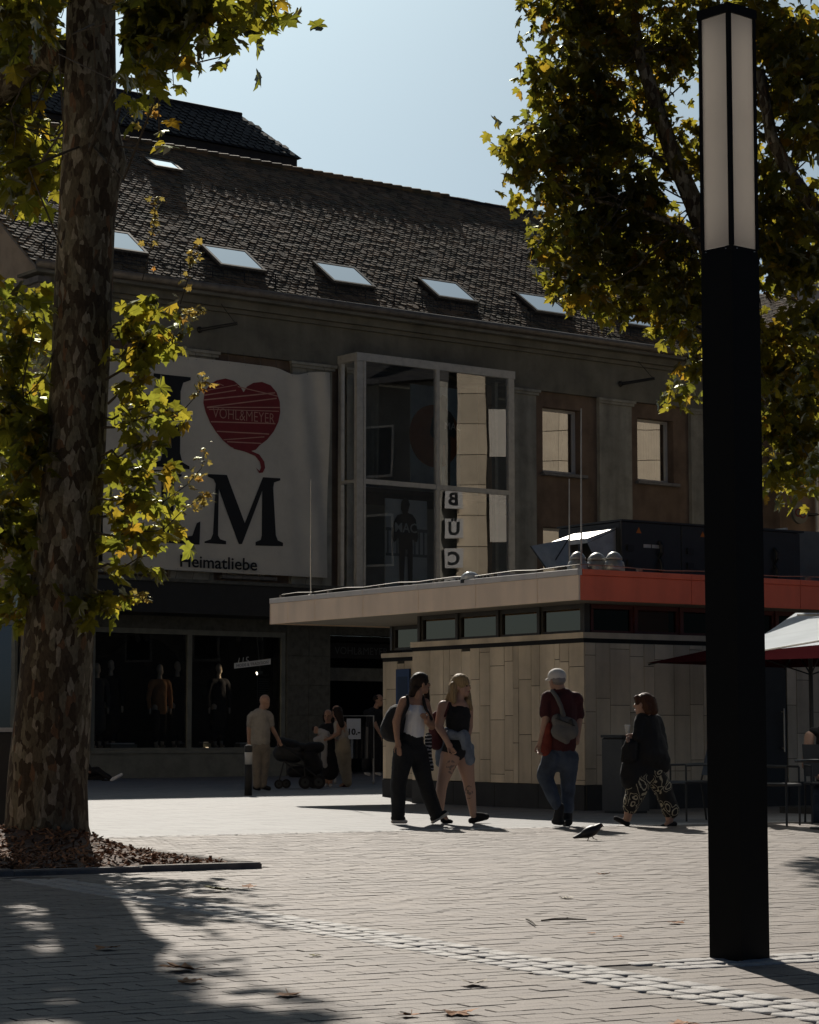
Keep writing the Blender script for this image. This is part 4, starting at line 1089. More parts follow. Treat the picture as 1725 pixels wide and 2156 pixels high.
M_red = mat('red_metal', (.95,.17,.07), rough=.28, var=.10, scale=1.2, spec=.5, metal=.2, streak=(3,3,.5), streakf=.25)
M_soffit = mat('soffit', (.32,.28,.22), rough=.6, var=.1)
M_kframe = mat('bronze_frame', (.055,.05,.04), rough=.5, var=.15)
M_kfred = mat('dark_red_frame', (.10,.02,.014), rough=.5, var=.15)
M_kpane = pane('clerestory_glass', .02, tint=(.25,.25,.22), rough=.02, gtint=(.30,.235,.15))
M_joint = mat('joint_board', (.05,.045,.035), rough=.9)
M_coping = mat('coping_metal', (.60,.55,.50), rough=.35, var=.08, metal=.2)
M_roofing = mat('bitumen_roof', (.07,.07,.068), rough=.9, var=.2)
kiosk = thing('kiosk', 'flat roofed kiosk clad in beige planks with beige and red fascia', 'kiosk', KO, KA)
YL, XR = 4.06, 8.2
AX, AY = 1.42, 7.03
m = MB(); m.box(.02, XR, .02, YL-.005, .02, 2.24); m.box(AX+.02, XR-.01, YL-.003, AY, .02, 2.24); m.build('wall_core', M_joint, kiosk)
m = MB(); m.box(.035, XR-.02, .035, YL-.02, -.1, .018); m.build('footing', M_plinthk, kiosk)
# plinth panels
for a, b in ((0,1.0),(1.0,2.0),(2.0,3.0),(3.0,YL)):
    m = MB(); m.cbox(-.012, .018, a+.003, b-.003, -.05, .325, .004, 'x'); m.build('plinth_panel', M_plinthk, kiosk)
x = 0.0
while x < XR-.1:
    m = MB(); m.cbox(x+.003+(.02 if x == 0 else 0), min(x+1.2,XR)-.003, -.012, .018, -.05, .325, .004, 'y'); m.build('plinth_panel', M_plinthk, kiosk); x += 1.2
m = MB(); m.cbox(AX-.012, AX+.018, YL+.05, AY, -.05, .28, .004, 'x'); m.build('plinth_panel', M_plinthk, kiosk)
# planks
def plank_column(a, b, axis, off, z0, z1, flip=False):
    L_ = .745; z = z0 - rng.uniform(.05, L_)
    while z < z1:
        c, d = max(z, z0), min(z+L_, z1)
        if d - c > .04:
            m = MB(); h = rng.uniform(-.003,.003); g_ = .0035
            if axis == 'x': m.cbox(off-.0+h, off+.02, a+g_, b-g_, c+g_, d-g_, .003, 'x')
            else: m.cbox(a+g_, b-g_, off+h, off+.02, c+g_, d-g_, .003, 'y')
            m.build('plank', M_plank, kiosk)
        z += L_
cols = [kl((1200+x/2.6136)/1.4933, 1500, 'x', 0)[0] for x in (315,400,508,560,655,730,805,890,1010,1080,1125,1230,1300,1420,1465,1540)]
cols = sorted([0.0] + [c for c in cols if .05 < c < YL-.05] + [YL])
for a, b in zip(cols, cols[1:]): plank_column(a, b, 'x', 0, .33, 2.2)
y = YL+.02
while y < AY-.02:
    w = min(rng.choice((.2,.27,.33)), AY-y); plank_column(y, y+w, 'x', AX, .29, 2.15); y += w
x = .021; DOOR = (kl(1600,1600,'y',0)[0], kl(1660,1600,'y',0)[0])
while x < XR-.02:
    w = min(rng.choice((.13,.18,.24,.28,.34)), XR-x)
    if x + w > DOOR[0] and x < DOOR[1]:
        if x < DOOR[0]-.05: plank_column(x, DOOR[0], 'y', 0, .33, 2.2)
        x = DOOR[1]; continue
    plank_column(x, x+w, 'y', 0, .33, 2.2); x += w
m = MB(); m.box(DOOR[0]+.03, DOOR[1]-.03, -.004, .018, .05, 2.08); dk = m.build('door', M_dark, kiosk)
m = MB(); m.tube([(DOOR[1]-.12,-.06,.75),(DOOR[1]-.12,-.06,1.35)], .012, 6); m.tube([(DOOR[1]-.12,-.06,.8),(DOOR[1]-.12,0,.8)], .008, 5); m.tube([(DOOR[1]-.12,-.06,1.3),(DOOR[1]-.12,0,1.3)], .008, 5); m.build('handle', M_alu, dk)
# trim strip and shadow gap
m = MB(); m.box(-.035, .0, -.035, YL, 2.255, 2.33); m.box(.001, XR, -.035, 0, 2.255, 2.33); m.box(AX-.035, AX, YL+.01, AY, 2.21, 2.28); m.build('trim_strip', M_plank, kiosk)
m = MB(); m.box(-.006, .02, -.006, YL, 2.201, 2.254); m.box(.021, XR, -.006, .02, 2.201, 2.254); m.box(AX-.006, AX+.02, YL+.01, AY, 2.151, 2.209); m.build('shadow_gap', M_black, kiosk)
# clerestory
m = MB(); m.box(.30, XR-.1, .30, YL-.05, 2.24, 2.70); m.box(AX+.3, XR-.12, YL-.049, AY-.1, 2.24, 2.70); m.build('clerestory_core', M_black, kiosk)
def clere(axis, off, spans, mf):
    lo, hi = spans[0], spans[-1]
    for a, b in zip(spans, spans[1:]):
        f = MB(); t = .045
        def bx(p0, p1, q0, q1, z0, z1):
            if axis == 'x': f.box(q0, q1, p0, p1, z0, z1)
            else: f.box(p0, p1, q0, q1, z0, z1)
        bx(a, b, off, off+.05, 2.332, 2.37); bx(a, b, off, off+.05, 2.655, 2.715); bx(a, a+t, off, off+.05, 2.371, 2.654); bx(b-t*1.6, b, off, off+.05, 2.371, 2.654); bx(b-.03, b+.03, off-.03, off-.001, 2.332, 2.715)
        o = f.build('clerestory_window', mf, kiosk)
        g_ = MB(); y_ = off+.03
        if axis == 'x': g_.face([(y_,a+t,2.37),(y_,b-t,2.37),(y_,b-t,2.655),(y_,a+t,2.655)])
        else: g_.face([(a+t,y_,2.37),(b-t,y_,2.37),(b-t,y_,2.655),(a+t,y_,2.655)])
        g_.build('pane', M_kpane, o)
clere('x', .1, [.15,1.09,2.04,3.03,4.0], M_kframe)
clere('x', AX+.1, [4.2,5.1,6.0,6.9], M_kframe)
m = MB(); m.box(1.06,1.62,.20,.22,2.36,2.66); m.build('red_reflection_panel', M_red, kiosk)  # added red panel stands in for the red reflection in this pane
clere('y', .1, [.2,.95,1.75,2.6,3.5,4.4,5.3,6.2,7.1,8.0], M_kfred)
m = MB(); m.box(.06,.15,.06,.15,2.331,2.716); m.build('corner_post', M_kframe, kiosk)
# roof slab, soffit, fascia panels, coping
FX, FY, FYE, FXE = -.64, -.72, 7.1, 8.9
m = MB(); m.box(FX+.03, FXE, FY+.03, FYE-.03, 2.735, 3.05); m.build('roof_slab', M_roofing, kiosk)
m = MB(); m.box(FX+.031, FXE-.01, FY+.031, FYE-.031, 2.718, 2.734); m.build('soffit', M_soffit, kiosk)
ys = [FY, .16, 1.55, 2.95, 4.4, 5.75, 6.55, FYE]
for a, b in zip(ys, ys[1:]):
    m = MB(); m.cbox(FX, FX+.028, a+.003, b-.003, 2.70, 3.02, .004, 'x'); m.build('fascia_panel', M_fasc, kiosk)
    m = MB(); m.cbox(FX-.012, FX+.06, a+.002, b-.002, 3.021, 3.10, .006, 'x'); m.build('coping', M_coping, kiosk)
xs = [FX+.03, 1.25, 3.2, 5.1, 7.0, FXE]
for a, b in zip(xs, xs[1:]):
    m = MB(); m.cbox(a+.003, b-.003, FY, FY+.028, 2.70, 3.02, .004, 'y'); m.build('fascia_panel', M_red, kiosk)
    m = MB(); m.cbox(a+.002+(.035 if a < 0 else 0), b-.002, FY-.012, FY+.06, 3.021, 3.10, .006, 'y'); m.build('coping', M_red, kiosk)
m = MB(); m.box(FX, FXE, FYE-.029, FYE, 2.70, 3.02); m.build('fascia_panel', M_fasc, kiosk)
# lightning wire on stand-offs
w = MB()
pts = [(FX+.1, FYE-.2-i*.47, 3.155+.012*math.sin(i*2.1)) for i in range(17)] + [(FX+.1+i*.5, FY+.12, 3.155+.012*math.sin(i*1.7)) for i in range(1,17)]
w.tube(pts, .007, 5)
for p in pts[::3]: w.box(p[0]-.03, p[0]+.03, p[1]-.03, p[1]+.03, 3.101, 3.15)
w.build('lightning_wire', M_zinc, kiosk)
# blue notice on the rear wall
nb = thing('blue_notice', 'dark blue notice hung on the beige rear part of the kiosk', 'notice', kw(AX,5.2,0), KA)
(ya, za), (yb, zb) = kl(866,1408,'x',AX), kl(838,1490,'x',AX)
m = MB(); m.box(-.04,-.004,ya-5.2,yb-5.2,zb,za); m.build('board', mat('blue_panel',(.015,.035,.10),rough=.4), nb)
m = MB(); m.box(-.043,-.0405,ya-5.2+.05,yb-5.2-.05,zb+.08,za-.12); m.build('printed_field', mat('blue_print',(.01,.02,.05),rough=.5), nb)

# ---------------------------------------------------------------- plant on the kiosk roof
RT = 3.055
M_unit = mat('anthracite_panel', (.028,.029,.028), rough=.5, var=.15, scale=4)
M_galv = mat('galvanised_sheet', (.42,.41,.38), rough=.42, var=.18, scale=5, metal=.55)
M_duct = mat('green_grey_duct', (.17,.17,.15), rough=.55, var=.15, scale=3, metal=.2)
M_orange_l = mat('orange_label', (.55,.16,.02), rough=.6); M_white_l = mat('white_label', (.55,.54,.5), rough=.6)
ux0, uz1 = kl(1308, 1093, 'y', 2.3)
unit = thing('air_handling_unit', 'long anthracite air handling unit with warning labels on the kiosk roof', 'ventilation unit', kw(ux0, 2.3, RT), KA)
H = uz1 - RT
for i in range(3):
    m = MB(); m.cbox(i*1.15+.004, (i+1)*1.15-.004, 0, .05, .22, H-.03, .01, 'y'); d = m.build('door_panel', M_unit, unit)
    for zz in (.4,.62): 
        m = MB(); m.box(i*1.15+.10,i*1.15+.22,-.03,-.001,zz,zz+.09); m.build('hinge', M_dark, d)
    m = MB()
    for xx, zz in ((.72,.30),(.72,.56)):
        m.tube([(i*1.15+xx,-.002,zz),(i*1.15+xx,-.06,zz+.06),(i*1.15+xx,-.06,zz+.16),(i*1.15+xx,-.002,zz+.22)], .03, 8)
    m.build('handle', M_dark, d)
m = MB(); m.box(0, 3.6, .051, 1.5, .2, H-.04); m.box(-.02, 3.62, -.03, 1.53, H-.029, H); m.build('casing', M_unit, unit)
m = MB(); m.box(.05,3.5,.1,1.4,0,.199); m.build('base_frame', M_dark, unit)
m = MB()
for xx in (.28,1.52): m.face([(xx,-.004,H-.19),(xx+.10,-.004,H-.19),(xx+.05,-.004,H-.10)])
m.build('warning_label', M_orange_l, unit)
m = MB(); m.box(.42,.56,-.006,-.001,H-.40,H-.35); m.box(.58,.72,-.006,-.001,H-.40,H-.35); m.build('type_label', M_white_l, unit)
# intake hood on the end of the unit
m = MB()
m.add([(-.02,.1,H-.12),(-.02,1.0,H-.12),(-.55,1.0,H-.30),(-.55,.1,H-.30),(-.02,.1,H-.14),(-.02,1.0,H-.14),(-.55,1.0,H-.37),(-.55,.1,H-.37)],[(0,1,2,3),(7,6,5,4),(3,2,6,7),(0,3,7,4),(1,5,6,2)])
m.add([(-.02,.1,H-.15),(-.55,.1,H-.375),(-.22,.1,.15),(-.02,.1,.15)],[(0,1,2,3)]); m.add([(-.02,1.0,H-.15),(-.55,1.0,H-.375),(-.22,1.0,.15),(-.02,1.0,.15)],[(3,2,1,0)])
m.build('intake_hood', M_galv, unit)
pl = thing('roof_hatch', 'open sheet metal roof hatch leaning beside the intake hood', 'hatch', kw(*[0,0]), 0)
def P_(px, py, Y): return at(px, py, Y)
pl.location = at(1180, 1195, 32.0)
q = [P_(1117,1150,31.8),P_(1192,1135,32.4),P_(1205,1192,32.2),P_(1150,1197,31.7)]
m = MB(); o_ = pl.location; m.add([v-o_ for v in q]+[v-o_+Vector((.03,.04,0)) for v in q],[(3,2,1,0),(4,5,6,7),(0,1,5,4),(1,2,6,5),(2,3,7,6),(3,0,4,7)]); m.build('hatch_lid', M_galv, pl)
m = MB(); m.tube([q[0]-o_,q[3]-o_], .012, 5); m.tube([P_(1200,1130,32.2)-o_, P_(1160,1195,31.9)-o_], .010, 5); m.build('stay', M_dark, pl)
for i, (px_, r_, lab) in enumerate(((1217,.145,'grey mushroom vent farthest from the anthracite unit'),(1257,.165,'largest grey mushroom vent in the middle of the three'),(1293,.15,'grey mushroom vent against the anthracite unit'))):
    b = at(px_, 1195, 30.9 + .15*(i % 2)); b.z = RT
    v = thing('roof_vent', lab, 'vent', b, 0, 'mushroom vents on the kiosk roof')
    m = MB(); m.lathe([(r_*.62,0),(r_*.62,.14),(r_*.7,.15),(r_*.7,.19)], (0,0,0), 18); m.build('pipe', M_dark, v, smooth=True)
    m = MB(); m.lathe([(r_*.98,.15),(r_,.17),(r_,.21),(r_*.9,.27),(r_*.72,.29),(r_*.70,.30)], (0,0,0), 20); m.build('skirt', M_galv, v, smooth=True)
    m = MB(); m.lathe([(r_*.78,.301),(r_*.76,.33),(r_*.5,.385),(r_*.2,.41),(.01,.415)], (0,0,0), 18); m.build('cap', M_galv, v, smooth=True)
for px_, y0_, y1_, Y_, lab in ((655,1010,1262,34.9,'thin rod on the far end of the kiosk roof before the banner'),(1199,1008,1195,31.9,'short thin rod between the two facade windows and the intake hood'),(1224,860,1205,29.6,'tall thin rod at the corner of the kiosk roof')):
    b = at(px_, 1200, Y_); t = at(px_, y0_, Y_); b.z = RT
    rd = thing('lightning_rod', lab, 'rod', b, 0, 'lightning rods on the kiosk roof')
    m = MB(); m.tube([(0,0,0),(t.x-b.x,0,t.z-b.z)], [.014,.008], 6); m.build('mast', M_galv, rd); m = MB(); m.lathe([(.07,0),(.07,.05),(.03,.08)], (0,0,0), 10); m.build('foot', M_zinc, rd)
b = at(990, 1205, 31.2); b.z = RT
v = thing('roof_dome', 'small bright domed roof light near the kiosk edge', 'roof light', b)
m = MB(); m.lathe([(.14,0),(.14,.05)], n=16); m.build('upstand', M_dark, v); m = MB(); m.lathe([(.135,.051),(.12,.11),(.07,.15),(.01,.165)], n=16); m.build('dome', mat('acrylic_dome',(.6,.62,.62),rough=.15,spec=.8), v, smooth=True)
b = at(1045, 1203, 31.5); b.z = RT
v = thing('roof_panel', 'low slatted panel lying flat on the kiosk roof', 'panel', b, KA)
m = MB(); m.box(-.35,.35,-.55,.55,.02,.12); m.build('tray', M_galv, v)
m = MB()
for i in range(12): m.box(-.36,-.351,-.5+i*.085,-.46+i*.085,.04,.10)
m.build('slots', M_dark, v)
# duct at the far end of the roof
dx, dz = kl(1560, 1110, 'y', 3.4)
dc = thing('ventilation_duct', 'grey green sheet metal duct with cross creases at the end of the kiosk roof', 'duct', kw(dx, 3.4, RT), KA)
dz1 = kl(1650, 1115, 'y', 3.4)[1]-RT
for i in range(4):
    a, b = i*.98, (i+1)*.98-.03
    m = MB(); z0, z1 = .22, dz1; c = ((a+b)/2, -.035, (z0+z1)/2)
    m.add([(a,0,z0),(b,0,z0),(b,0,z1),(a,0,z1),c,(a,.8,z0),(b,.8,z0),(b,.8,z1),(a,.8,z1)],[(0,1,4),(1,2,4),(2,3,4),(3,0,4),(3,2,7,8),(0,5,6,1),(5,8,7,6)]); s_ = m.build('duct_section', M_duct, dc)
    m = MB(); m.box(b, b+.03, -.03, .83, z0-.03, z1+.03); m.build('flange', M_galv, s_)
    m = MB(); m.tube([(a+.4,.3,0),(a+.4,.3,.21)], .05, 8); m.build('support', M_dark, dc)

# ---------------------------------------------------------------- parasols
def parasol(name, label, c, rz, half, zr, za, val, mc, mp, group=None):
    t = thing(name, label, 'parasol', c, rz)
    m = MB(); n = 10
    cor = [(-half,-half),(half,-half),(half,half),(-half,half)]
    for i in range(4):
        a, b = Vector(cor[i]), Vector(cor[(i+1) % 4])
        for k in range(n):
            for l in range(n):
                def P(s, q):   # s along the edge, q from rim to apex
                    e = a.lerp(b, s); x, y = e*(1-q); sag_ = .07*math.sin(math.pi*s)*(1-q)*(1) 
                    return (x*(1-.012*math.sin(math.pi*s)*(1-q)), y*(1-.012*math.sin(math.pi*s)*(1-q)), zr+(za-zr)*(q**1.05)+ .03*math.sin(math.pi*s)*math.sin(math.pi*q))
                m.face([P(k/n,l/n),P((k+1)/n,l/n),P((k+1)/n,(l+1)/n),P(k/n,(l+1)/n)])
    cv = m.build('canopy', mc, t)
    m = MB()
    for i in range(4):
        a, b = Vector(cor[i]), Vector(cor[(i+1) % 4])
        for k in range(n):
            s0, s1 = k/n, (k+1)/n; p0 = a.lerp(b,s0)*(1-.05*math.sin(math.pi*s0)); p1 = a.lerp(b,s1)*(1-.05*math.sin(math.pi*s1))
            m.face([(p0.x,p0.y,zr-val),(p1.x,p1.y,zr-val),(p1.x,p1.y,zr-.002),(p0.x,p0.y,zr-.002)])
    if val > 0: m.build('valance', mc, t)
    m = MB(); m.tube([(0,0,0),(0,0,za+.06)], .028, 10); m.build('pole', mp, t)
    m = MB(); m.box(-.3,.3,-.3,.3,0,.08); m.build('base', M_plinthk, t)
    for a in cor:
        m = MB(); m.tube([(a[0]*.99,a[1]*.99,zr-.02),(0,0,za-.03)], .012, 5); m.tube([(a[0]*.5,a[1]*.5,(zr+za)/2-.03),(0,0,zr-.15)], .010, 5); m.build('rib', mp, t)
    m = MB(); m.lathe([(.05,za+.01),(.06,za+.05),(.02,za+.1)], n=10); m.build('finial', mp, t)
    return t
def cloth(name, col, trans, f=.4):
    m, nt, out = nodes(name); d = N(nt,'BsdfDiffuse'); t = N(nt,'BsdfTranslucent'); x = N(nt,'MixShader'); x.inputs[0].default_value = f
    v = coord(nt); n1 = N(nt,'TexNoise',i_Scale=2.0,i_Detail=5.0); nt.links.new(v, n1.inputs['Vector'])
    for node, c in ((d,col),(t,trans)):
        r_ = ramp(nt, [(.3,tuple(q*.9 for q in c)),(.6,c)]); nt.links.new(n1.outputs['Fac'], r_.inputs['Fac']); nt.links.new(r_.outputs['Color'], node.inputs[0])
    nt.links.new(d.outputs[0], x.inputs[1]); nt.links.new(t.outputs[0], x.inputs[2]); nt.links.new(x.outputs[0], out.inputs[0]); return m
M_white_c = cloth('white_canvas', (.90,.95,.98), (.90,.96,1.0), .62); M_red_c = cloth('dark_red_canvas', (.06,.011,.013), (.02,.003,.003), .1)
parasol('parasol', 'large white parasol beyond the lamp column', (6.5,25.95,0), 0.0, 2.5, 2.12, 2.40, .0, M_white_c, M_whiteframe).rotation_euler = (-.052, 0, 0)
parasol('parasol', 'dark red parasol in the shade against the kiosk', (5.12,29.1,0), R(45), 1.48, 1.90, 2.36, .0, M_red_c, M_dark)

# ---------------------------------------------------------------- lamp column
M_lampm = mat('black_steel', (.006,.006,.005), rough=.6, var=.15, scale=6, spec=.12)
M_diff = cloth('opal_acrylic', (.50,.48,.45), (.80,.75,.69), .55)
LP = gnd(1562, 2025); LR = R(40.7); a_ = .188
LC = LP + Vector((math.cos(LR)-math.sin(LR), math.sin(LR)+math.cos(LR), 0))*a_/2
lamp = thing('lamp_column', 'square black lamp column with tall opal light panels at its top', 'street lamp', LC, LR)
zj = at(1540, 528, LP.y).z; zt = at(1537, 4, LP.y).z
h_ = a_/2
m = MB(); m.box(-h_,h_,-h_,h_,-.05,zj-.006); m.build('post', M_lampm, lamp)
m = MB(); m.box(-h_+.004,h_-.004,-h_+.004,h_-.004,zj-.005,zj+.03); m.build('joint_ring', M_lampm, lamp)
m = MB(); t_ = .018
for sx in (-1,1):
    for sy in (-1,1): m.box(sx*h_, sx*(h_-t_), sy*h_, sy*(h_-t_), zj+.031, zt-.045)
m.build('head_frame', M_lampm, lamp)
m = MB(); m.box(-h_-.004,h_+.004,-h_-.004,h_+.004,zt-.044,zt); m.build('cap', M_lampm, lamp)
e_ = h_-.006
for k in range(4):
    m = MB(); m.face([(-h_+t_,-e_,zj+.031),(h_-t_,-e_,zj+.031),(h_-t_,-e_,zt-.045),(-h_+t_,-e_,zt-.045)]); o = m.build('light_panel', M_diff, lamp); o.rotation_euler = (0,0,k*math.pi/2)
m = MB()
for sx in (-.06,.06): m.lathe([(.004,0),(.004,.003)], (sx,-h_-.002,zj+.015), 6); m.lathe([(.004,0),(.004,.003)], (-h_-.002,sx,zj+.015), 6)
m.build('screws', M_galv, lamp)
# ---------------------------------------------------------------- neighbouring houses
wing = thing('corner_house', 'house with tiled roof and pale gutter beyond the kiosk duct', 'building', FO, FA)
WV = -1.5
wu, wz = fl(1636, 712, WV)
m = MB(); m.box(wu, wu+12, WV, 7, -.1, wz-.1); m.build('wall', M_brown, wing)
WS = .62
def wr(y): return wz + (y-WV+.2)*WS
m = MB(); ridge_y = WV+2.9
m.face([(wu-.3,WV-.2,wr(WV-.2)-.03),(wu+12,WV-.2,wr(WV-.2)-.03),(wu+12,ridge_y,wr(ridge_y)-.03),(wu-.3,ridge_y,wr(ridge_y)-.03)]); m.face([(wu+12,WV+6,wz),(wu-.3,WV+6,wz),(wu-.3,ridge_y,wr(ridge_y)-.03),(wu+12,ridge_y,wr(ridge_y)-.03)]); m.face([(wu-.25,WV,wz-.1),(wu-.25,ridge_y,wr(ridge_y)-.1),(wu-.25,WV+6,wz-.1)]); wroof = m.build('roof', M_under, wing)
m = MB(); cw = 1/math.sqrt(1+WS*WS); RMw = Matrix(((1,0,0),(0,cw,-WS*cw),(0,WS*cw,cw))).to_4x4(); j = 0; s = 0
while s < (ridge_y-WV+.2)/cw:
    u = wu-.3 + (TW/2 if j % 2 else 0)
    while u < wu+11:
        M = Matrix.Translation((u, WV-.22+s*cw, wr(WV-.22)+s*WS*cw)) @ RMw @ Matrix.Rotation(rng.gauss(0,.05),4,'Z') @ Matrix.Rotation(rng.gauss(0,.03),4,'X'); m.add([M @ v for v in tv], tf); u += TW
    j += 1; s += TE
m.build('roof_tiles', M_tile, wroof, kind='stuff')
m = MB(); m.tube([(wu-.3,WV-.3,wz-.02),(wu+12,WV-.3,wz-.02)], .10, 8); m.build('gutter', mat('pale_gutter',(.35,.32,.28),rough=.5), wing, smooth=True)
m = MB(); m.tube([(wu+1.4,WV-.1,wz-.1),(wu+1.4,WV-.1,0)], .05, 8); m.build('downpipe', M_alu, wing)
for k in range(3):
    a = wu+2.0+k*2.6; m = MB(); m.box(a,a+1.1,WV-.06,WV-.01,6.2,8.2); o = m.build('window', M_whiteframe, wing); m = MB(); m.face([(a+.08,WV-.07,6.28),(a+1.02,WV-.07,6.28),(a+1.02,WV-.07,8.12),(a+.08,WV-.07,8.12)]); m.build('pane', M_win, o)
    m = MB(); m.box(a-.1,a+1.2,WV-.16,WV-.01,6.05,6.19); m.build('sill', M_sill, o)
# round sign on a bracket
sg_ = thing('round_sign', 'round grey bracket sign with red looped emblem above the duct', 'sign', FO, FA)
us, zs = fl(1683, 1080, WV-.6)
m = MB(); pts = [(us+.3*math.cos(t*math.pi/14), zs+.3*math.sin(t*math.pi/14)) for t in range(28)]; m.prism(pts, lambda a,b:(a,WV-.65,b), lambda a,b:(a,WV-.55,b)); m.build('disc', M_wall, sg_)
m = MB()
for cx_, r_ in ((-.1,.10),(.08,.13)):
    m.tube([(us+cx_+r_*math.cos(t*math.pi/8),WV-.66,zs+r_*math.sin(t*math.pi/8)) for t in range(17)], .018, 5)
m.build('emblem', M_heart, sg_)
m = MB(); m.tube([(us+.3,WV-.6,zs),(us+.75,WV-.6,zs),(us+.75,WV,zs)], .03, 6); m.build('bracket', M_dark, sg_)
gh = thing('gable_house', 'pale rendered gable rising behind the tiled corner house', 'building')
A = at(1652, 640, 78); B_ = at(1702, 560, 78); Cc = at(1850, 560, 78)
gh.location = (A.x, 78, 0)
m = MB(); pl_ = [(0,0),(5,0),(5,A.z+1.5),(2.2,A.z+3.2),(0,A.z)]; m.prism(pl_, lambda a,b:(a,0,b), lambda a,b:(a,9,b)); m.build('wall', mat('pale_render',(.42,.41,.39),rough=.9,var=.1), gh)
m = MB(); m.add([(-.35,-.3,A.z-.2),(2.2,-.3,A.z+3.35),(2.2,9.3,A.z+3.35),(-.35,9.3,A.z-.2),(-.35,-.3,A.z-.02),(2.2,-.3,A.z+3.55),(2.2,9.3,A.z+3.55),(-.35,9.3,A.z-.02)],[(0,1,5,4),(4,5,6,7),(0,4,7,3),(3,2,1,0)]); m.build('roof', M_slate, gh)

# ---- buildings across the square, to the right of the picture: seen in the glass only
M_creams = mat('cream_stone', (.66,.55,.41), rough=.8, var=.12, scale=1.2, island=.12)
M_blind = mat('pale_blind', (.72,.66,.58), rough=.8, var=.06)
M_shade = mat('grey_house', (.16,.15,.13), rough=.9, var=.2)
ch = thing('stone_house', 'cream stone clad house mirrored in the glass bay', 'building', (20.74,51.97,0), R(76))
# local x runs along its front (away from the camera), the front faces local +y
m = MB(); m.box(0,24,-8,-.06,0,15); m.build('wall', M_shade, ch)
for k in range(14):
    for (a,b) in ((0,1.02),) :
        m = MB(); m.box(a+.01,b-.01,-.06,0,1.05*k+.01,1.05*(k+1)-.015); m.build('stone_panel', M_creams, ch)
    m = MB(); m.box(3.4,5.0-.01,-.06,0,1.05*k+.01,1.05*(k+1)-.015); m.build('stone_panel', M_creams, ch)
    m = MB(); m.box(5.0,24,-.06,0,1.05*k+.01,1.05*(k+1)-.015); m.build('stone_panel', M_creams, ch)
for k in range(5):
    z = .6+k*2.9
    m = MB(); m.box(1.04,3.38,-.06,-.02,z,z+2.87); w_ = m.build('window', M_dark, ch)
    m = MB(); m.box(1.10,3.3,-.019,.0,z+1.1,z+2.75); m.build('blind', M_blind, w_)
m = MB(); m.box(-.3,24.2,-8.2,.3,15.001,15.4); m.build('roof', M_slate, ch)
sn = thing('letter_sign', 'upright row of white letter boxes on the stone house', 'sign', ch.location, R(76))
M_sbox = mat('sign_box', (.70,.68,.66), rough=.5, var=.05)
for i, c_ in enumerate('BÜCHER'):
    z = 8.6 - i*1.0
    m = MB(); m.box(-.42,.22,.06,.30,z,z+.66); b_ = m.build('letter_box', M_sbox, sn)
    me = text_mesh(c_, .62, 0, 'CENTER', .02); me.materials.clear(); me.materials.append(M_ink)
    l_ = link('letter', me, b_); l_.location = (-.1,.305,z+.12); l_.rotation_euler = (R(90),0,R(180))
    m = MB(); m.tube([(-.1,.0,z+.9),(-.1,.18,z+.9)], .03, 6); m.build('bracket', M_dark, b_)
gs = thing('grey_house', 'grey rendered house next to the cream stone house', 'building', (20.2,51.5,0), R(104))
m = MB(); m.box(-16,-.02,-8,0,0,13); m.build('wall', M_shade, gs)
m = MB(); m.add([(-16.3,-8.3,13.003),(.0,-8.3,13.003),(.0,.4,13.003),(-16.3,.4,13.003),(-16.3,-4,16),(.0,-4,16)],[(0,3,2,1),(3,4,5,2),(0,1,5,4),(0,4,3),(1,2,5)]); m.build('roof', M_slate, gs)
for i in range(5):
    for k in range(3):
        a = -15+i*3; z = 3.6+k*3.1
        m = MB(); m.box(a,a+1.2,.002,.05,z,z+1.8); o = m.build('window', M_whiteframe, gs); m = MB(); m.face([(a+1.12,.052,z+.08),(a+.08,.052,z+.08),(a+.08,.052,z+1.72),(a+1.12,.052,z+1.72)]); m.build('pane', M_dark, o)

# ---- two added houses, out of the picture: their sunlit fronts bounce light onto the kiosk
rows = [(-60,-38,19,(.68,.52,.35),'sand coloured house added out of view to bounce sunlight'),(-38,-15,21,(.72,.60,.44),'cream plastered house added beside the sand coloured one to bounce sunlight')]
for i, (x0, x1, h, c, lab) in enumerate(rows):
    t = thing('bounce_house', lab, 'building', ((x0+x1)/2, 9, 0), 0, 'added houses that bounce light'); w2 = (x1-x0)/2
    m = MB(); m.box(-w2+.02, w2-.02, -10, 0, 0, h); m.build('wall', mat('bounce_plaster', c, rough=.9, var=.1), t)
    m = MB(); m.add([(-w2,-10.4,h+.003),(w2,-10.4,h+.003),(w2,.5,h+.003),(-w2,.5,h+.003),(-w2,-5,h+4),(w2,-5,h+4)],[(0,3,2,1),(2,3,4,5),(0,1,5,4),(0,4,3),(1,2,5)]); m.build('roof', M_slate, t)
    for k in range(int((h-1)/3.3)):
        for j in range(6):
            a = -w2+1.6+j*(2*w2-2.6)/6; z = 1.0+k*3.3
            m = MB(); m.box(a,a+1.2,.002,.05,z,z+1.9); o = m.build('window', M_whiteframe, t); m = MB(); m.face([(a+1.12,.052,z+.08),(a+.08,.052,z+.08),(a+.08,.052,z+1.82),(a+1.12,.052,z+1.82)]); m.build('pane', M_dark, o)
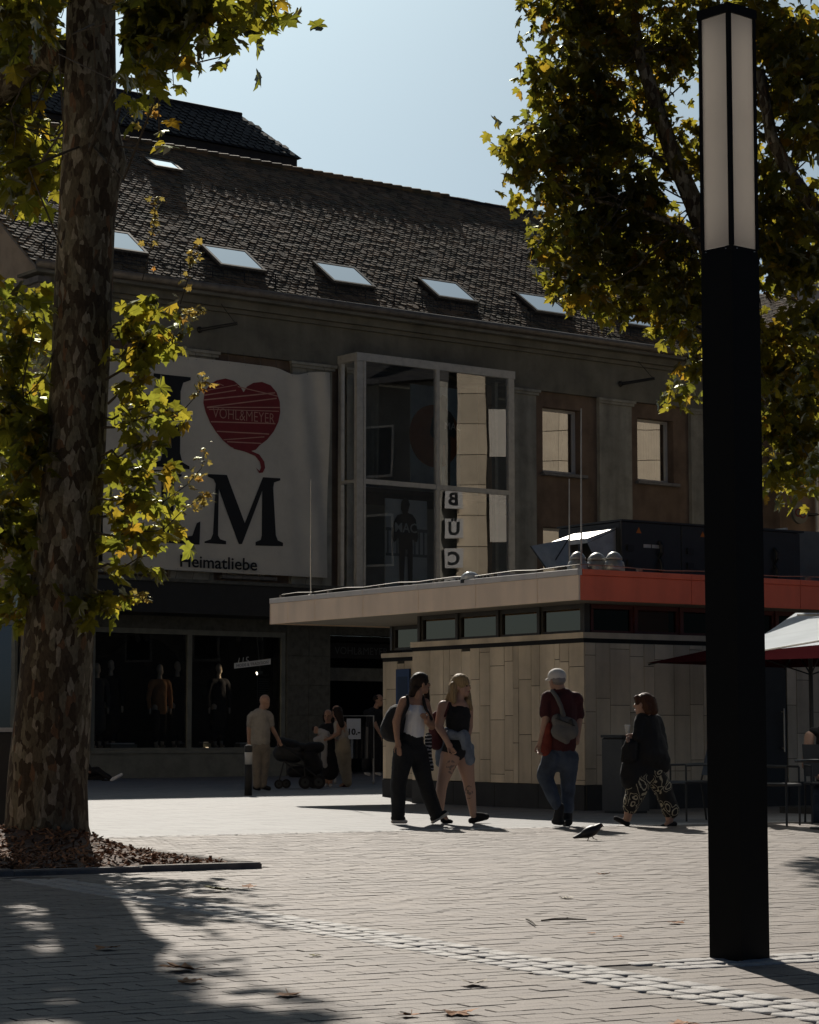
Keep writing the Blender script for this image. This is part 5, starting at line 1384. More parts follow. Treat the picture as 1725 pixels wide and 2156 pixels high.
# ---------------------------------------------------------------- people
M_skin = mat('skin_fair', (.42,.25,.17), rough=.55, var=.10, scale=8, spec=.4)
M_skin2 = mat('skin_tan', (.34,.19,.12), rough=.55, var=.10, scale=8, spec=.4)
M_hairdk = mat('dark_hair', (.022,.014,.010), rough=.62, var=.3, scale=6, noise_dim=(14,14,1), spec=.2)
M_hairbl = mat('blonde_hair', (.36,.25,.12), rough=.6, var=.35, scale=6, noise_dim=(14,14,1), spec=.25)
M_hairbr = mat('brown_hair', (.075,.032,.016), rough=.62, var=.3, scale=6, noise_dim=(14,14,1), spec=.2)
M_hairgr = mat('grey_hair', (.25,.23,.21), rough=.6, var=.2)
M_wht = mat('white_cotton', (.72,.71,.70), rough=.85, var=.06, scale=9, bump=.3, bscale=25)
M_blk = mat('black_cotton', (.012,.012,.013), rough=.85, var=.25, scale=6, bump=.3, bscale=18)
M_blk2 = mat('black_coat', (.010,.010,.011), rough=.8, var=.3, scale=4, bump=.4, bscale=9)
M_denim = mat('pale_denim', (.17,.20,.24), rough=.9, var=.25, scale=9, bump=.4, bscale=30)
M_jeans = mat('blue_jeans', (.055,.072,.10), rough=.9, var=.35, scale=5, bump=.4, bscale=20)
M_maroon = mat('maroon_polo', (.055,.010,.012), rough=.85, var=.2, scale=7, bump=.3, bscale=18)
M_redc = mat('red_jacket', (.20,.03,.015), rough=.8, var=.25, scale=7, bump=.3)
M_cream2 = mat('stone_chinos', (.23,.195,.15), rough=.9, var=.15, scale=8, bump=.4, bscale=18)
M_beige = mat('beige_linen', (.34,.31,.26), rough=.9, var=.15, scale=8, bump=.4, bscale=18)
M_cap = mat('white_cap', (.62,.59,.54), rough=.8, var=.08)
M_greybag = mat('grey_canvas_bag', (.13,.125,.115), rough=.85, var=.15, scale=8)
M_sole = mat('pale_rubber', (.45,.43,.39), rough=.7, var=.1)
M_eye = mat('dark_iris', (.01,.008,.007), rough=.2); M_lip = mat('lip', (.30,.10,.08), rough=.5)
M_tattoo = mat('tattoo_ink', (.12,.085,.065), rough=.6)
def pattern_mat():
    m, nt, out = nodes('loop_print'); L = nt.links.new
    b = N(nt,'BsdfPrincipled'); b.inputs['Roughness'].default_value = .85; L(b.outputs[0], out.inputs[0])
    v = coord(nt, (1,1,.8)); n0 = N(nt,'TexNoise',i_Scale=9.0,i_Detail=1.0); L(v, n0.inputs['Vector'])
    mv = N(nt,'MixRGB'); mv.inputs[0].default_value = .10; L(v, mv.inputs[1]); L(n0.outputs['Color'], mv.inputs[2])
    vo = N(nt,'TexVoronoi', i_Scale=11.0); L(mv.outputs[0], vo.inputs['Vector'])
    r_ = ramp(nt, [(0,(.012,.011,.01)),(.30,(.40,.36,.25)),(.40,(.012,.011,.01)),(.56,(.36,.33,.23)),(.62,(.012,.011,.01))], 'CONSTANT'); L(vo.outputs['Distance'], r_.inputs['Fac']); L(r_.outputs['Color'], b.inputs['Base Color']); return m
M_loop = pattern_mat()
def stripe_mat():
    m, nt, out = nodes('striped_cloth'); L = nt.links.new
    b = N(nt,'BsdfPrincipled'); b.inputs['Roughness'].default_value = .85; L(b.outputs[0], out.inputs[0])
    v = coord(nt); w_ = N(nt,'TexWave', i_Scale=7.5, i_Distortion=3.0); w_.bands_direction = 'Z'; w_.inputs['Detail Scale'].default_value = 3.0; L(v, w_.inputs['Vector'])
    r_ = ramp(nt, [(0,(.01,.01,.01)),(.72,(.4,.38,.36))], 'CONSTANT'); L(w_.outputs['Fac'], r_.inputs['Fac']); L(r_.outputs['Color'], b.inputs['Base Color']); return m
M_stripe = stripe_mat()

def tattooed(spots):
    m, nt, out = nodes('skin_tattooed'); L = nt.links.new
    b = N(nt,'BsdfPrincipled'); b.inputs['Roughness'].default_value = .55; L(b.outputs[0], out.inputs[0])
    tc = nt.nodes.new('ShaderNodeTexCoord'); nz = N(nt,'TexNoise',i_Scale=28.0,i_Detail=3.0); L(tc.outputs['Object'], nz.inputs['Vector'])
    src = None
    for c, r_ in spots:
        mp = nt.nodes.new('ShaderNodeMapping'); mp.inputs['Location'].default_value = tuple(-c[i]/r_[i] for i in range(3)); mp.inputs['Scale'].default_value = tuple(1/x for x in r_)
        L(tc.outputs['Object'], mp.inputs['Vector']); ln = N(nt,'VectorMath',operation='LENGTH'); L(mp.outputs[0], ln.inputs[0])
        lt = N(nt,'Math',operation='LESS_THAN'); lt.inputs[1].default_value = 1.0; L(ln.outputs['Value'], lt.inputs[0])
        if src is None: src = lt.outputs[0]
        else: ad = N(nt,'Math',operation='MAXIMUM'); L(src, ad.inputs[0]); L(lt.outputs[0], ad.inputs[1]); src = ad.outputs[0]
    gt = N(nt,'Math',operation='GREATER_THAN'); gt.inputs[1].default_value = .5; L(nz.outputs['Fac'], gt.inputs[0])
    mu = N(nt,'Math',operation='MULTIPLY'); L(gt.outputs[0], mu.inputs[0]); L(src, mu.inputs[1]); m2 = N(nt,'Math',operation='MULTIPLY'); m2.inputs[1].default_value = .75; L(mu.outputs[0], m2.inputs[0])
    mx = N(nt,'MixRGB'); mx.inputs[1].default_value = (.42,.25,.17,1); mx.inputs[2].default_value = (.09,.07,.06,1); L(m2.outputs[0], mx.inputs[0]); L(mx.outputs[0], b.inputs['Base Color']); return m
class Fig:
    """a figure laid out from joints; every part is grown as one skin over its limbs"""
    def __init__(s, name, label, cat, base, conv, group=None):
        s.t = thing(name, label, cat, base, 0, group); s.base = Vector(base); s.conv = conv
    def P(s, j):
        return s.conv(*j) - s.base
    def part(s, name, m_, segs, vox=.013, smooth=5, label=None, parent=None):
        wr_ = {'hair': (.035,.014), 'trousers': (.09,.022), 'jeans': (.08,.020), 'shirt': (.07,.018), 'polo_shirt': (.09,.020), 'tank_top': (.06,.010), 'top': (.06,.012), 'coat': (.10,.022), 'denim_jacket': (.05,.020), 'dress': (.08,.018), 'clothing': (.08,.018), 'blanket': (.06,.02), 'tied_jacket': (.06,.02), 'bag': (.07,.012)}.get(name)
        mb = MB()
        for g in segs:
            if g[0] == 'e':      # ellipsoid: joint, (rx, ry, rz)[, tilt]
                rot = Matrix.Rotation(g[3], 3, 'Y') if len(g) > 3 else None
                mb.ell(s.P(g[1]), g[2], 14, 10, rot)
            else:                # limb: joint, r, joint, r[, depth factor]
                a, b = s.P(g[0]), s.P(g[2]); ra, rb = g[1], g[3]; fl_ = g[4] if len(g) > 4 else 1.0
                k = 7; d = (b-a); L_ = d.length
                if L_ < 1e-5: continue
                d /= L_; x = d.cross(Vector((0,1,0)))
                x = x.normalized() if x.length > 1e-4 else Vector((1,0,0)); y = x.cross(d).normalized()
                n = 14; rings = []
                for i in range(-3, k+4):
                    if i < 0: an = (-i)/3*math.pi/2*.97; c = a - d*ra*math.sin(an); r_ = ra*math.cos(an)
                    elif i > k: an = (i-k)/3*math.pi/2*.97; c = b + d*rb*math.sin(an); r_ = rb*math.cos(an)
                    else: c = a + d*L_*i/k; r_ = ra+(rb-ra)*i/k
                    rings.append([c + (x*math.cos(2*math.pi*q/n) + y*math.sin(2*math.pi*q/n)*fl_)*r_ for q in range(n)])
                o0 = len(mb.v)
                for rg in rings: mb.v += [tuple(p) for p in rg]
                for i in range(len(rings)-1):
                    for q in range(n): mb.f.append((o0+i*n+q, o0+i*n+(q+1)%n, o0+(i+1)*n+(q+1)%n, o0+(i+1)*n+q)); mb.m.append(0)
                mb.f.append(tuple(o0+q for q in range(n-1,-1,-1))); mb.m.append(0)
                e = o0+(len(rings)-1)*n; mb.f.append(tuple(e+q for q in range(n))); mb.m.append(0)
        o = mb.build(name, m_, parent or s.t, smooth=True, label=label)
        rm = o.modifiers.new('skin', 'REMESH'); rm.mode = 'VOXEL'; rm.voxel_size = vox; rm.use_smooth_shade = True
        if smooth:
            sm = o.modifiers.new('soften', 'SMOOTH'); sm.factor = .5; sm.iterations = smooth
        if wr_:
            tx = bpy.data.textures.get('folds_%g' % wr_[0])
            if tx is None: tx = bpy.data.textures.new('folds_%g' % wr_[0], 'CLOUDS'); tx.noise_scale = wr_[0]; tx.noise_depth = 2
            dm = o.modifiers.new('folds', 'DISPLACE'); dm.texture = tx; dm.strength = wr_[1]; dm.mid_level = .5; dm.texture_coords = 'LOCAL'
        return o
    def plain(s, name, m_, mb, parent=None): return mb.build(name, m_, parent or s.t, smooth=True)
def finger_segs(j0, dx, dy, L_=.085, spread=.018, curl=.3, s=190., d0=0.0):
    """four fingers and a thumb from the palm centre j0 (pixels), pointing along (dx,dy) in the picture"""
    out = []; n = math.hypot(dx,dy); dx, dy = dx/n, dy/n; nx, ny = -dy, dx
    for i, l in enumerate((.078,.088,.083,.066)):
        o = (i-1.5)*spread*s*.95; l *= L_/.085
        a = (j0[0]+nx*o*.8+dx*.030*s, j0[1]+ny*o*.8+dy*.030*s, j0[2]+d0+(i-1.5)*.006)
        b = (a[0]+dx*l*.55*s+nx*o*.12, a[1]+dy*l*.55*s+ny*o*.12, a[2]-curl*.02)
        c = (b[0]+dx*l*.45*s*.85, b[1]+dy*l*.45*s*.85, b[2]-curl*.06)
        out += [(a,.0095,b,.0088),(b,.0088,c,.0075)]
    a = (j0[0]+nx*.034*s, j0[1]+ny*.034*s, j0[2]-.01); b = (a[0]+dx*.035*s+nx*.018*s, a[1]+dy*.035*s+ny*.018*s, j0[2]-.03); c = (b[0]+dx*.03*s, b[1]+dy*.03*s, j0[2]-.035)
    out += [(a,.011,b,.010),(b,.010,c,.0085)]
    return out
def face_bits(f, j, face, s, hs=1.0, mskin=None):
    """eyes and mouth on a head at pixel joint j; face = direction (x, depth) the person looks"""
    fx, fy = face; side = (-fy, fx)
    m = MB()
    for k in (-1, 1):
        p = (j[0]+(fx*.078+side[0]*.031*k)*hs*s, j[1]-.002*s, j[2]+(fy*.078+side[1]*.031*k)*hs); m.ell(f.P(p), (.011*hs,.011*hs,.007*hs), 8, 6)
    f.plain('eyes', M_eye, m)
    m = MB(); p = (j[0]+fx*.083*hs*s, j[1]+.062*s*hs, j[2]+fy*.083*hs); m.ell(f.P(p), (.018*hs,.018*hs,.006*hs), 8, 6); f.plain('mouth', M_lip, m)
def head_segs(j, face, s, hs=1.0):
    fx, fy = face; side = (-fy, fx)
    J = lambda a, b, z: (j[0]+(fx*a+side[0]*b)*hs*s, j[1]-z*hs*s, j[2]+(fy*a+side[1]*b)*hs)
    ex = abs(fx); r_long, r_wide = .094*hs, .076*hs
    return [('e', J(-.006,0,.03), (r_long*ex+r_wide*(1-ex), r_wide*ex+r_long*(1-ex), .092*hs)), ('e', J(.012,0,-.035), (.070*hs,.062*hs,.085*hs)), (J(.03,0,-.055), .045*hs, J(.055,0,-.085), .030*hs),
            (J(.078,0,.012), .010*hs, J(.100,0,-.022), .0145*hs), ('e', J(-.005,.076,-.01), (.018*hs,.018*hs,.032*hs)), ('e', J(-.005,-.076,-.01), (.018*hs,.018*hs,.032*hs)), (J(.072,.025,.018), .012*hs, J(.072,-.025,.018), .012*hs), (J(.078,0,-.055), .014*hs, J(.075,0,-.06), .016*hs)]
def conv_at(Y): return lambda px, py, d=0.0: at(px, py, Y+d)
def c2(x, y, d=0.0): return (790.2+.18637*x, 1372.8+.18637*y, d)
def c3(x, y, d=0.0): return (1084.8+.22516*x, 1372.8+.22516*y, d)
def c1(x, y, d=0.0): return (468.8+.24848*x, 1205.4+.24848*y, d)

# ---- young woman in white top
Y1 = 25.55; s1 = LENS_PX/Y1
f = Fig('person', 'walking person in white tank top and wide black trousers with a backpack', 'person', gnd(870,1736), conv_at(Y1))
fd = (.93,.37)
hj = c2(520,355,.02)
skin = head_segs(hj, fd, s1, 1.02) + [(c2(488,450,0),.052,c2(470,560,0),.060), (c2(345,560,-.06),.062,c2(560,575,.08),.058), (c2(450,600,.0),.105,c2(432,900,.0),.112,.75),
    (c2(325,560,-.08),.056,c2(238,790,-.13),.047), (c2(238,790,-.13),.046,c2(248,985,-.16),.031), (c2(250,990,-.16),.030,c2(262,1050,-.16),.038,.6),
    (c2(572,590,.1),.050,c2(640,840,.06),.043), (c2(640,840,.06),.042,c2(590,790,-.10),.030), ('e',c2(585,780,-.12),(.036,.04,.045))]
skin += finger_segs(c2(264,1065,-.16), .12, 1, s=s1) + finger_segs(c2(580,765,-.14), -.5, -.6, L_=.06, s=s1, curl=1.5)
f.part('body', M_skin2, skin, .009, 4)
face_bits(f, hj, fd, s1, 1.02)
f.part('hair', M_hairdk, [('e',c2(506,322,.02),(.102,.100,.098)), (c2(465,330,0),.075,c2(425,470,-.02),.045), (c2(450,400,-.03),.05,c2(400,490,-.03),.03), (c2(470,380,.08),.06,c2(450,500,.06),.05), (c2(560,290,.09),.045,c2(590,560,.13),.03)], .011, 3)
f.part('tank_top', M_wht, [(c2(452,680,-.005),.125,c2(432,930,-.0),.122,.82), (c2(380,660,-.05),.055,c2(550,680,.03),.06), (c2(375,545,-.07),.018,c2(385,660,-.1),.024), (c2(540,560,.05),.016,c2(545,660,.0),.022)], .011, 3)
f.part('trousers', M_blk, [(c2(420,970,0),.128,c2(405,1110,0),.155,.8), (c2(325,1120,-.05),.125,c2(262,1480,-.08),.092), (c2(262,1480,-.08),.090,c2(258,1835,-.08),.078), (c2(475,1120,.05),.12,c2(560,1460,.03),.092), (c2(560,1460,.03),.090,c2(680,1815,-.02),.080)], .013, 5)
f.part('shoe', M_blk, [(c2(215,1875,-.08),.040,c2(310,1885,-.08),.036)], .009, 3); f.part('sole', M_sole, [(c2(200,1915,-.08),.024,c2(345,1915,-.08),.024,1.9)], .009, 2)
f.part('shoe', M_blk, [(c2(660,1880,-.02),.042,c2(790,1820,-.02),.034)], .009, 3); f.part('sole', M_sole, [(c2(648,1922,-.02),.020,c2(815,1822,-.02),.022,1.9)], .009, 2)
bp1 = Fig('backpack', 'black backpack with shiny flap on the person in white top', 'backpack', f.base+Vector((-.15,.0,1.0)), conv_at(Y1))
bp1.part('bag', M_blk, [(c2(250,720,.02),.13,c2(190,880,.0),.14), (c2(190,880,.0),.12,c2(240,940,.0),.09), (c2(130,880,-.02),.06,c2(180,930,0),.08)], .013, 5)
bp1.part('strap', M_blk, [(c2(360,500,-.08),.020,c2(372,600,-.135),.020), (c2(372,600,-.135),.020,c2(320,720,-.16),.020), (c2(320,720,-.16),.020,c2(280,830,-.10),.02), (c2(535,500,.03),.020,c2(570,640,-.09),.020), (c2(570,640,-.09),.018,c2(640,760,-.06),.018)], .009, 2)
bp1.part('flap', mat('glossy_flap',(.35,.34,.33),rough=.25,spec=.8), [('e',c2(140,770,-.02),(.05,.05,.034),.3)], .009, 3)
# bag and striped cloth carried at her far side
bg1 = Fig('tote_bag', 'dark maroon tote with a hanging striped cloth between the two walking persons', 'bag', f.base+Vector((.25,.15,.8)), conv_at(Y1+.12))
bg1.part('bag', M_maroon, [(c2(660,800,.1),.06,c2(690,1030,.1),.085,.6), (c2(640,760,.1),.05,c2(700,700,.12),.04)], .012, 4)
bg1.part('striped_cloth', M_stripe, [(c2(600,950,-.02),.042,c2(600,1150,-.02),.040,.5), (c2(600,1150,-.02),.040,c2(640,1320,-.02),.030,.5)], .010, 3)
bg1.part('strap_cord', M_sole, [(c2(525,800,-.12),.007,c2(500,1080,-.13),.007), (c2(530,800,-.12),.007,c2(540,1080,-.13),.007)], .006, 1)

# ---- blonde young woman
f = Fig('person', 'walking blonde person in black top with denim jacket tied at the waist', 'person', gnd(965,1736), conv_at(Y1+.25))
s2 = LENS_PX/(Y1+.25); fd = (.86,-.5)
hj = c2(982,385,0)
skin = head_segs(hj, fd, s2, 1.04) + [(c2(960,470,.0),.055,c2(930,580,.0),.062), (c2(790,610,-.05),.066,c2(1045,630,.05),.062), (c2(930,640,.0),.13,c2(930,860,.0),.125,.8),
    (c2(770,610,-.07),.064,c2(718,830,-.10),.052), (c2(718,840,-.10),.050,c2(810,1000,-.17),.034), (c2(810,1005,-.17),.032,c2(840,1060,-.18),.038,.7),
    (c2(1055,640,.08),.055,c2(1060,850,.12),.046), (c2(1060,850,.12),.044,c2(1040,1000,.05),.032),
    (c2(850,1170,-.05),.115,c2(765,1450,-.06),.068), (c2(765,1450,-.06),.066,c2(745,1560,-.03),.060), (c2(745,1560,-.03),.062,c2(738,1790,-.0),.038),
    (c2(1005,1180,.05),.115,c2(1055,1450,.03),.072), (c2(1055,1450,.03),.070,c2(1075,1580,.03),.064), (c2(1075,1580,.03),.063,c2(1105,1820,.0),.040),
    (c2(738,1800,0),.036,c2(800,1890,-.03),.032), (c2(1105,1830,.0),.038,c2(1120,1860,0),.036)]
skin += finger_segs(c2(850,1075,-.19), .55, .8, s=s2, L_=.065, curl=1.5)
f.part('body', tattooed([(f.P(c2(850,1285,-.05)),(.07,.14,.10)),(f.P(c2(1060,1580,.03)),(.05,.12,.09))]), skin, .009, 4)
face_bits(f, hj, fd, s2, 1.04)
f.part('hair', M_hairbl, [('e',c2(962,342,.01),(.108,.108,.102)), (c2(1000,310,-.03),.05,c2(1035,350,-.05),.03), (c2(900,370,.0),.07,c2(860,520,-.03),.055), (c2(870,450,-.03),.05,c2(810,545,-.04),.025), (c2(940,420,.09),.07,c2(960,620,.08),.05), (c2(1035,420,.09),.035,c2(1050,560,.06),.045), (c2(1050,560,.03),.045,c2(1085,650,.0),.020), (c2(880,380,-.06),.045,c2(890,560,-.09),.03)], .011, 3)
f.part('top', M_blk, [(c2(935,700,-.005),.145,c2(930,870,.0),.135,.85), (c2(850,690,-.07),.05,c2(1030,720,-.02),.055), (c2(845,580,-.08),.018,c2(850,680,-.10),.028), (c2(1005,600,.0),.014,c2(1010,700,-.04),.02)], .011, 3)
f.part('shorts', M_blk, [(c2(930,960,0),.14,c2(925,1090,0),.15,.85), (c2(870,1090,-.04),.11,c2(855,1160,-.05),.112), (c2(985,1090,.04),.11,c2(995,1150,.05),.11)], .012, 4)
f.part('denim_jacket', M_denim, [(c2(820,895,-.03),.055,c2(1000,925,-.06),.06), (c2(800,930,.0),.075,c2(760,1180,.02),.09,.8), (c2(850,930,-.10),.06,c2(960,960,-.15),.04), (c2(985,930,-.14),.045,c2(1010,1080,-.15),.035), (c2(1020,960,-.08),.06,c2(1070,1240,-.04),.05,.7), (c2(770,1150,.02),.085,c2(740,1250,.03),.06), (c2(1060,1080,.02),.06,c2(1090,1230,.02),.04)], .012, 3)
f.part('sandal', M_blk, [(c2(770,1900,-.02),.036,c2(860,1915,-.03),.022,1.2)], .009, 3)
f.part('sandal', M_blk, [(c2(1085,1905,.0),.036,c2(1255,1860,.0),.038,1.1), (c2(1150,1840,0),.03,c2(1220,1845,0),.03)], .009, 3)
bg2 = Fig('shoulder_bag', 'dark red shoulder bag under the arm of the blonde person', 'bag', f.base+Vector((-.3,.1,.9)), conv_at(Y1+.35))
bg2.part('bag', M_maroon, [(c2(720,760,.1),.06,c2(700,900,.1),.06,.7)], .012, 4)
bg2.part('strap', M_maroon, [(c2(835,570,-.33),.013,c2(790,720,-.24),.013), (c2(790,720,-.24),.013,c2(730,800,.0),.013)], .008, 1)

# ---- man with cap, seen from behind
Y3 = 25.0; s3 = LENS_PX/Y3
f = Fig('person', 'person in pale cap and dark red polo shirt walking away in jeans', 'person', gnd(1180,1738), conv_at(Y3))
fd = (-.72,.69); hj = c3(388,262,0)
skin = head_segs(hj, fd, s3, 1.02) + [(c3(405,300,.0),.06,c3(420,380,.0),.068), (c3(320,420,-.02),.07,c3(560,430,.02),.07), (c3(440,480,0),.14,c3(430,820,0),.15,.75),
    (c3(305,430,-.02),.06,c3(290,620,-.05),.048), (c3(290,620,-.05),.046,c3(245,820,-.04),.032), (c3(245,820,-.04),.032,c3(232,870,-.04),.036,.6), (c3(575,440,.05),.058,c3(592,640,.06),.048), (c3(592,640,.06),.046,c3(580,800,.02),.033), ('e',c3(575,830,0),(.035,.035,.05))]
skin += finger_segs(c3(230,880,-.04), .02, 1, s=s3, L_=.07, curl=1.2)
f.part('body', M_skin, skin, .009, 4)
face_bits(f, hj, fd, s3, 1.02)
f.part('hair', M_hairgr, [('e',c3(400,262,-.03),(.088,.075,.06))], .01, 3)
f.part('cap', M_cap, [('e',c3(392,225,.0),(.104,.104,.088)), (c3(330,252,.04),.022,c3(292,262,.08),.014,2.2), (c3(400,262,-.06),.03,c3(430,270,-.05),.03)], .010, 3)
f.part('polo_shirt', M_maroon, [(c3(315,430,-.02),.082,c3(565,440,.02),.08), (c3(440,470,0),.165,c3(430,880,0),.168,.78), (c3(305,430,-.02),.078,c3(288,570,-.04),.072), (c3(575,445,.04),.075,c3(592,590,.06),.068), (c3(410,350,.0),.066,c3(420,370,.0),.07)], .012, 4)
f.part('tied_jacket', M_redc, [(c3(320,700,-.06),.05,c3(290,930,-.08),.062)], .012, 3)
f.part('jeans', M_jeans, [(c3(425,930,0),.152,c3(425,990,0),.158,.8), (c3(350,990,-.03),.12,c3(275,1160,.0),.092), (c3(275,1160,.0),.088,c3(390,1430,-.14),.062), (c3(505,990,.02),.115,c3(495,1200,.02),.088), (c3(495,1200,.02),.085,c3(495,1470,.0),.066)], .013, 4)
f.part('shoe', M_blk, [(c3(420,1450,-.14),.05,c3(400,1550,-.12),.055), (c3(370,1585,-.10),.035,c3(430,1590,-.14),.038,1.3)], .010, 3)
f.part('shoe', M_blk, [(c3(495,1480,0),.05,c3(490,1560,.0),.055), (c3(470,1595,.05),.04,c3(500,1595,-.1),.04,1.2)], .010, 3)
bg3 = Fig('sling_bag', 'grey canvas sling bag on the back of the person in cap', 'bag', f.base+Vector((.1,-.2,.8)), conv_at(Y3-.19))
bg3.part('bag', M_greybag, [(c3(400,640,0),.075,c3(520,680,0),.075,.7), (c3(420,740,0),.10,c3(520,740,0),.09,.7), (c3(460,800,0),.07,c3(480,830,0),.04)], .012, 4)
bg3.part('pocket_clips', M_dark, [(c3(405,590,-.07),.018,c3(410,625,-.07),.02), (c3(525,640,-.07),.022,c3(530,670,-.07),.022), (c3(380,620,-.06),.008,c3(560,690,-.06),.008)], .009, 2)
bg3.part('strap', M_greybag, [(c3(345,362,.10),.022,c3(390,420,.0),.024), (c3(390,420,.0),.024,c3(430,510,-.01),.026), (c3(430,510,-.01),.022,c3(450,590,-.02),.03)], .010, 2)

# ---- woman in black coat
Y4 = 25.0
f = Fig('person', 'brown haired person in long black coat and loop patterned trousers', 'person', gnd(1372,1738), conv_at(Y4))
fd = (-.95,.31); hj = c3(1195,490,0)
skin = head_segs(hj, fd, s3, 1.0) + [(c3(1215,540,0),.052,c3(1230,600,0),.058), (c3(1230,640,0),.11,c3(1230,900,0),.13,.8), (c3(1220,900,0),.10,c3(1140,1250,-.04),.07), (c3(1140,1250,-.04),.07,c3(1065,1490,-.05),.045), (c3(1240,900,0),.10,c3(1370,1250,.04),.07), (c3(1370,1250,.04),.07,c3(1440,1510,.05),.045), (c3(1160,680,-.06),.045,c3(1140,800,-.11),.038), (c3(1140,800,-.11),.036,c3(1110,790,-.1),.03), (c3(1065,1480,-.05),.05,c3(1050,1560,-.05),.042), (c3(1050,1560,-.05),.038,c3(1010,1590,-.05),.03), (c3(1440,1510,.05),.05,c3(1445,1580,.04),.042), (c3(1445,1590,.04),.036,c3(1410,1620,.03),.03), ('e',c3(1110,790,-.1),(.04,.035,.04))]
skin += finger_segs(c3(1105,795,-.12), -.8, .4, s=s3, L_=.06, curl=1.4)
f.part('body', M_skin, skin, .009, 4)
face_bits(f, hj, fd, s3, 1.0)
f.part('hair', M_hairbr, [('e',c3(1222,465,0),(.106,.102,.102)), (c3(1265,470,-.02),.075,c3(1290,545,-.03),.06), (c3(1285,500,.0),.05,c3(1320,545,-.02),.02), (c3(1235,500,-.07),.05,c3(1240,555,-.07),.04), (c3(1140,430,-.04),.035,c3(1135,480,-.06),.02)], .011, 3)
f.part('coat', M_blk2, [(c3(1180,630,-.05),.075,c3(1310,640,.05),.08), (c3(1240,680,0),.14,c3(1240,950,0),.20,.8), (c3(1170,900,0),.14,c3(1100,1200,-.05),.13,.8), (c3(1290,850,.0),.14,c3(1350,1040,.02),.13,.8), (c3(1190,1000,0),.15,c3(1200,1130,0),.15,.8), (c3(1170,640,-.06),.065,c3(1140,800,-.12),.055), (c3(1330,660,.05),.07,c3(1380,900,.06),.065), (c3(1060,1220,-.03),.08,c3(1140,1210,-.03),.09), (c3(1040,1150,-.03),.08,c3(1090,1000,0),.09), (c3(1360,1000,.03),.09,c3(1390,1050,.02),.06)], .014, 4)
f.part('trousers', M_loop, [(c3(1180,1150,0),.13,c3(1130,1300,-.04),.12), (c3(1130,1300,-.04),.11,c3(1075,1450,-.05),.085), (c3(1300,1120,.03),.12,c3(1390,1300,.05),.105), (c3(1390,1300,.05),.10,c3(1455,1480,.05),.098)], .012, 4)
f.part('shoe', M_blk, [(c3(1050,1605,-.05),.033,c3(940,1555,-.05),.026,1.2)], .009, 3); f.part('shoe', M_blk, [(c3(1490,1610,.04),.033,c3(1375,1630,.03),.022,1.2)], .009, 3)
hb_ = Fig('handbag', 'black handbag held in front of the person in long coat', 'bag', f.base+Vector((-.4,-.1,.8)), conv_at(Y4-.12))
hb_.part('bag', M_blk2, [(c3(1070,850,0),.055,c3(1030,990,0),.055,.8), (c3(1020,900,0),.03,c3(1010,1010,0),.03), (c3(1110,860,0),.05,c3(1090,990,0),.06)], .011, 3)
hb_.part('handle', M_greybag, [(c3(1110,780,0),.008,c3(1050,830,0),.008), (c3(1050,830,0),.008,c3(1005,890,0),.008), (c3(1005,890,0),.008,c3(990,990,0),.008)], .006, 1)

# ---- background people
Y5 = 40.2; s5 = LENS_PX/Y5
f = Fig('person', 'bald person in beige shirt and trousers pushing the pram', 'person', gnd(545,1665), conv_at(Y5))
fd = (.6,.8); hj = c1(360,1098,0)
f.part('body', M_skin, head_segs(hj, fd, s5, 1.08) + [(c1(345,1130,0),.062,c1(330,1190,0),.07), (c1(400,1220,0),.055,c1(415,1310,.05),.048), (c1(415,1310,.05),.046,c1(465,1400,.15),.034), (c1(465,1400,.15),.034,c1(480,1430,.17),.036), (c1(235,1230,-.02),.055,c1(225,1330,-.03),.045), (c1(225,1330,-.03),.044,c1(225,1420,-.02),.035), (c1(225,1430,-.02),.035,c1(228,1465,-.02),.03), (c1(320,1250,0),.14,c1(320,1400,0),.14,.7)] + finger_segs(c1(480,1435,.17), .5, .8, s=s5, L_=.06), .010, 4)
face_bits(f, hj, fd, s5, 1.05)
f.part('shirt', M_beige, [(c1(260,1215,-.02),.085,c1(385,1210,.02),.085), (c1(320,1230,0),.175,c1(318,1430,0),.18,.75), (c1(245,1225,-.02),.08,c1(235,1290,-.03),.07), (c1(395,1220,.02),.078,c1(410,1285,.04),.068)], .013, 4)
f.part('trousers', M_cream2, [(c1(320,1450,0),.165,c1(320,1480,0),.17,.75), (c1(285,1500,-.04),.115,c1(290,1640,-.04),.09), (c1(290,1640,-.04),.088,c1(290,1800,-.04),.075), (c1(355,1500,.03),.115,c1(355,1640,.03),.09), (c1(355,1640,.03),.088,c1(335,1800,.02),.075)], .013, 4)
f.part('shoe', M_blk, [(c1(275,1820,-.04),.045,c1(310,1830,.02),.04)], .011, 3); f.part('shoe', M_blk, [(c1(335,1815,.02),.045,c1(395,1830,.06),.04)], .011, 3)
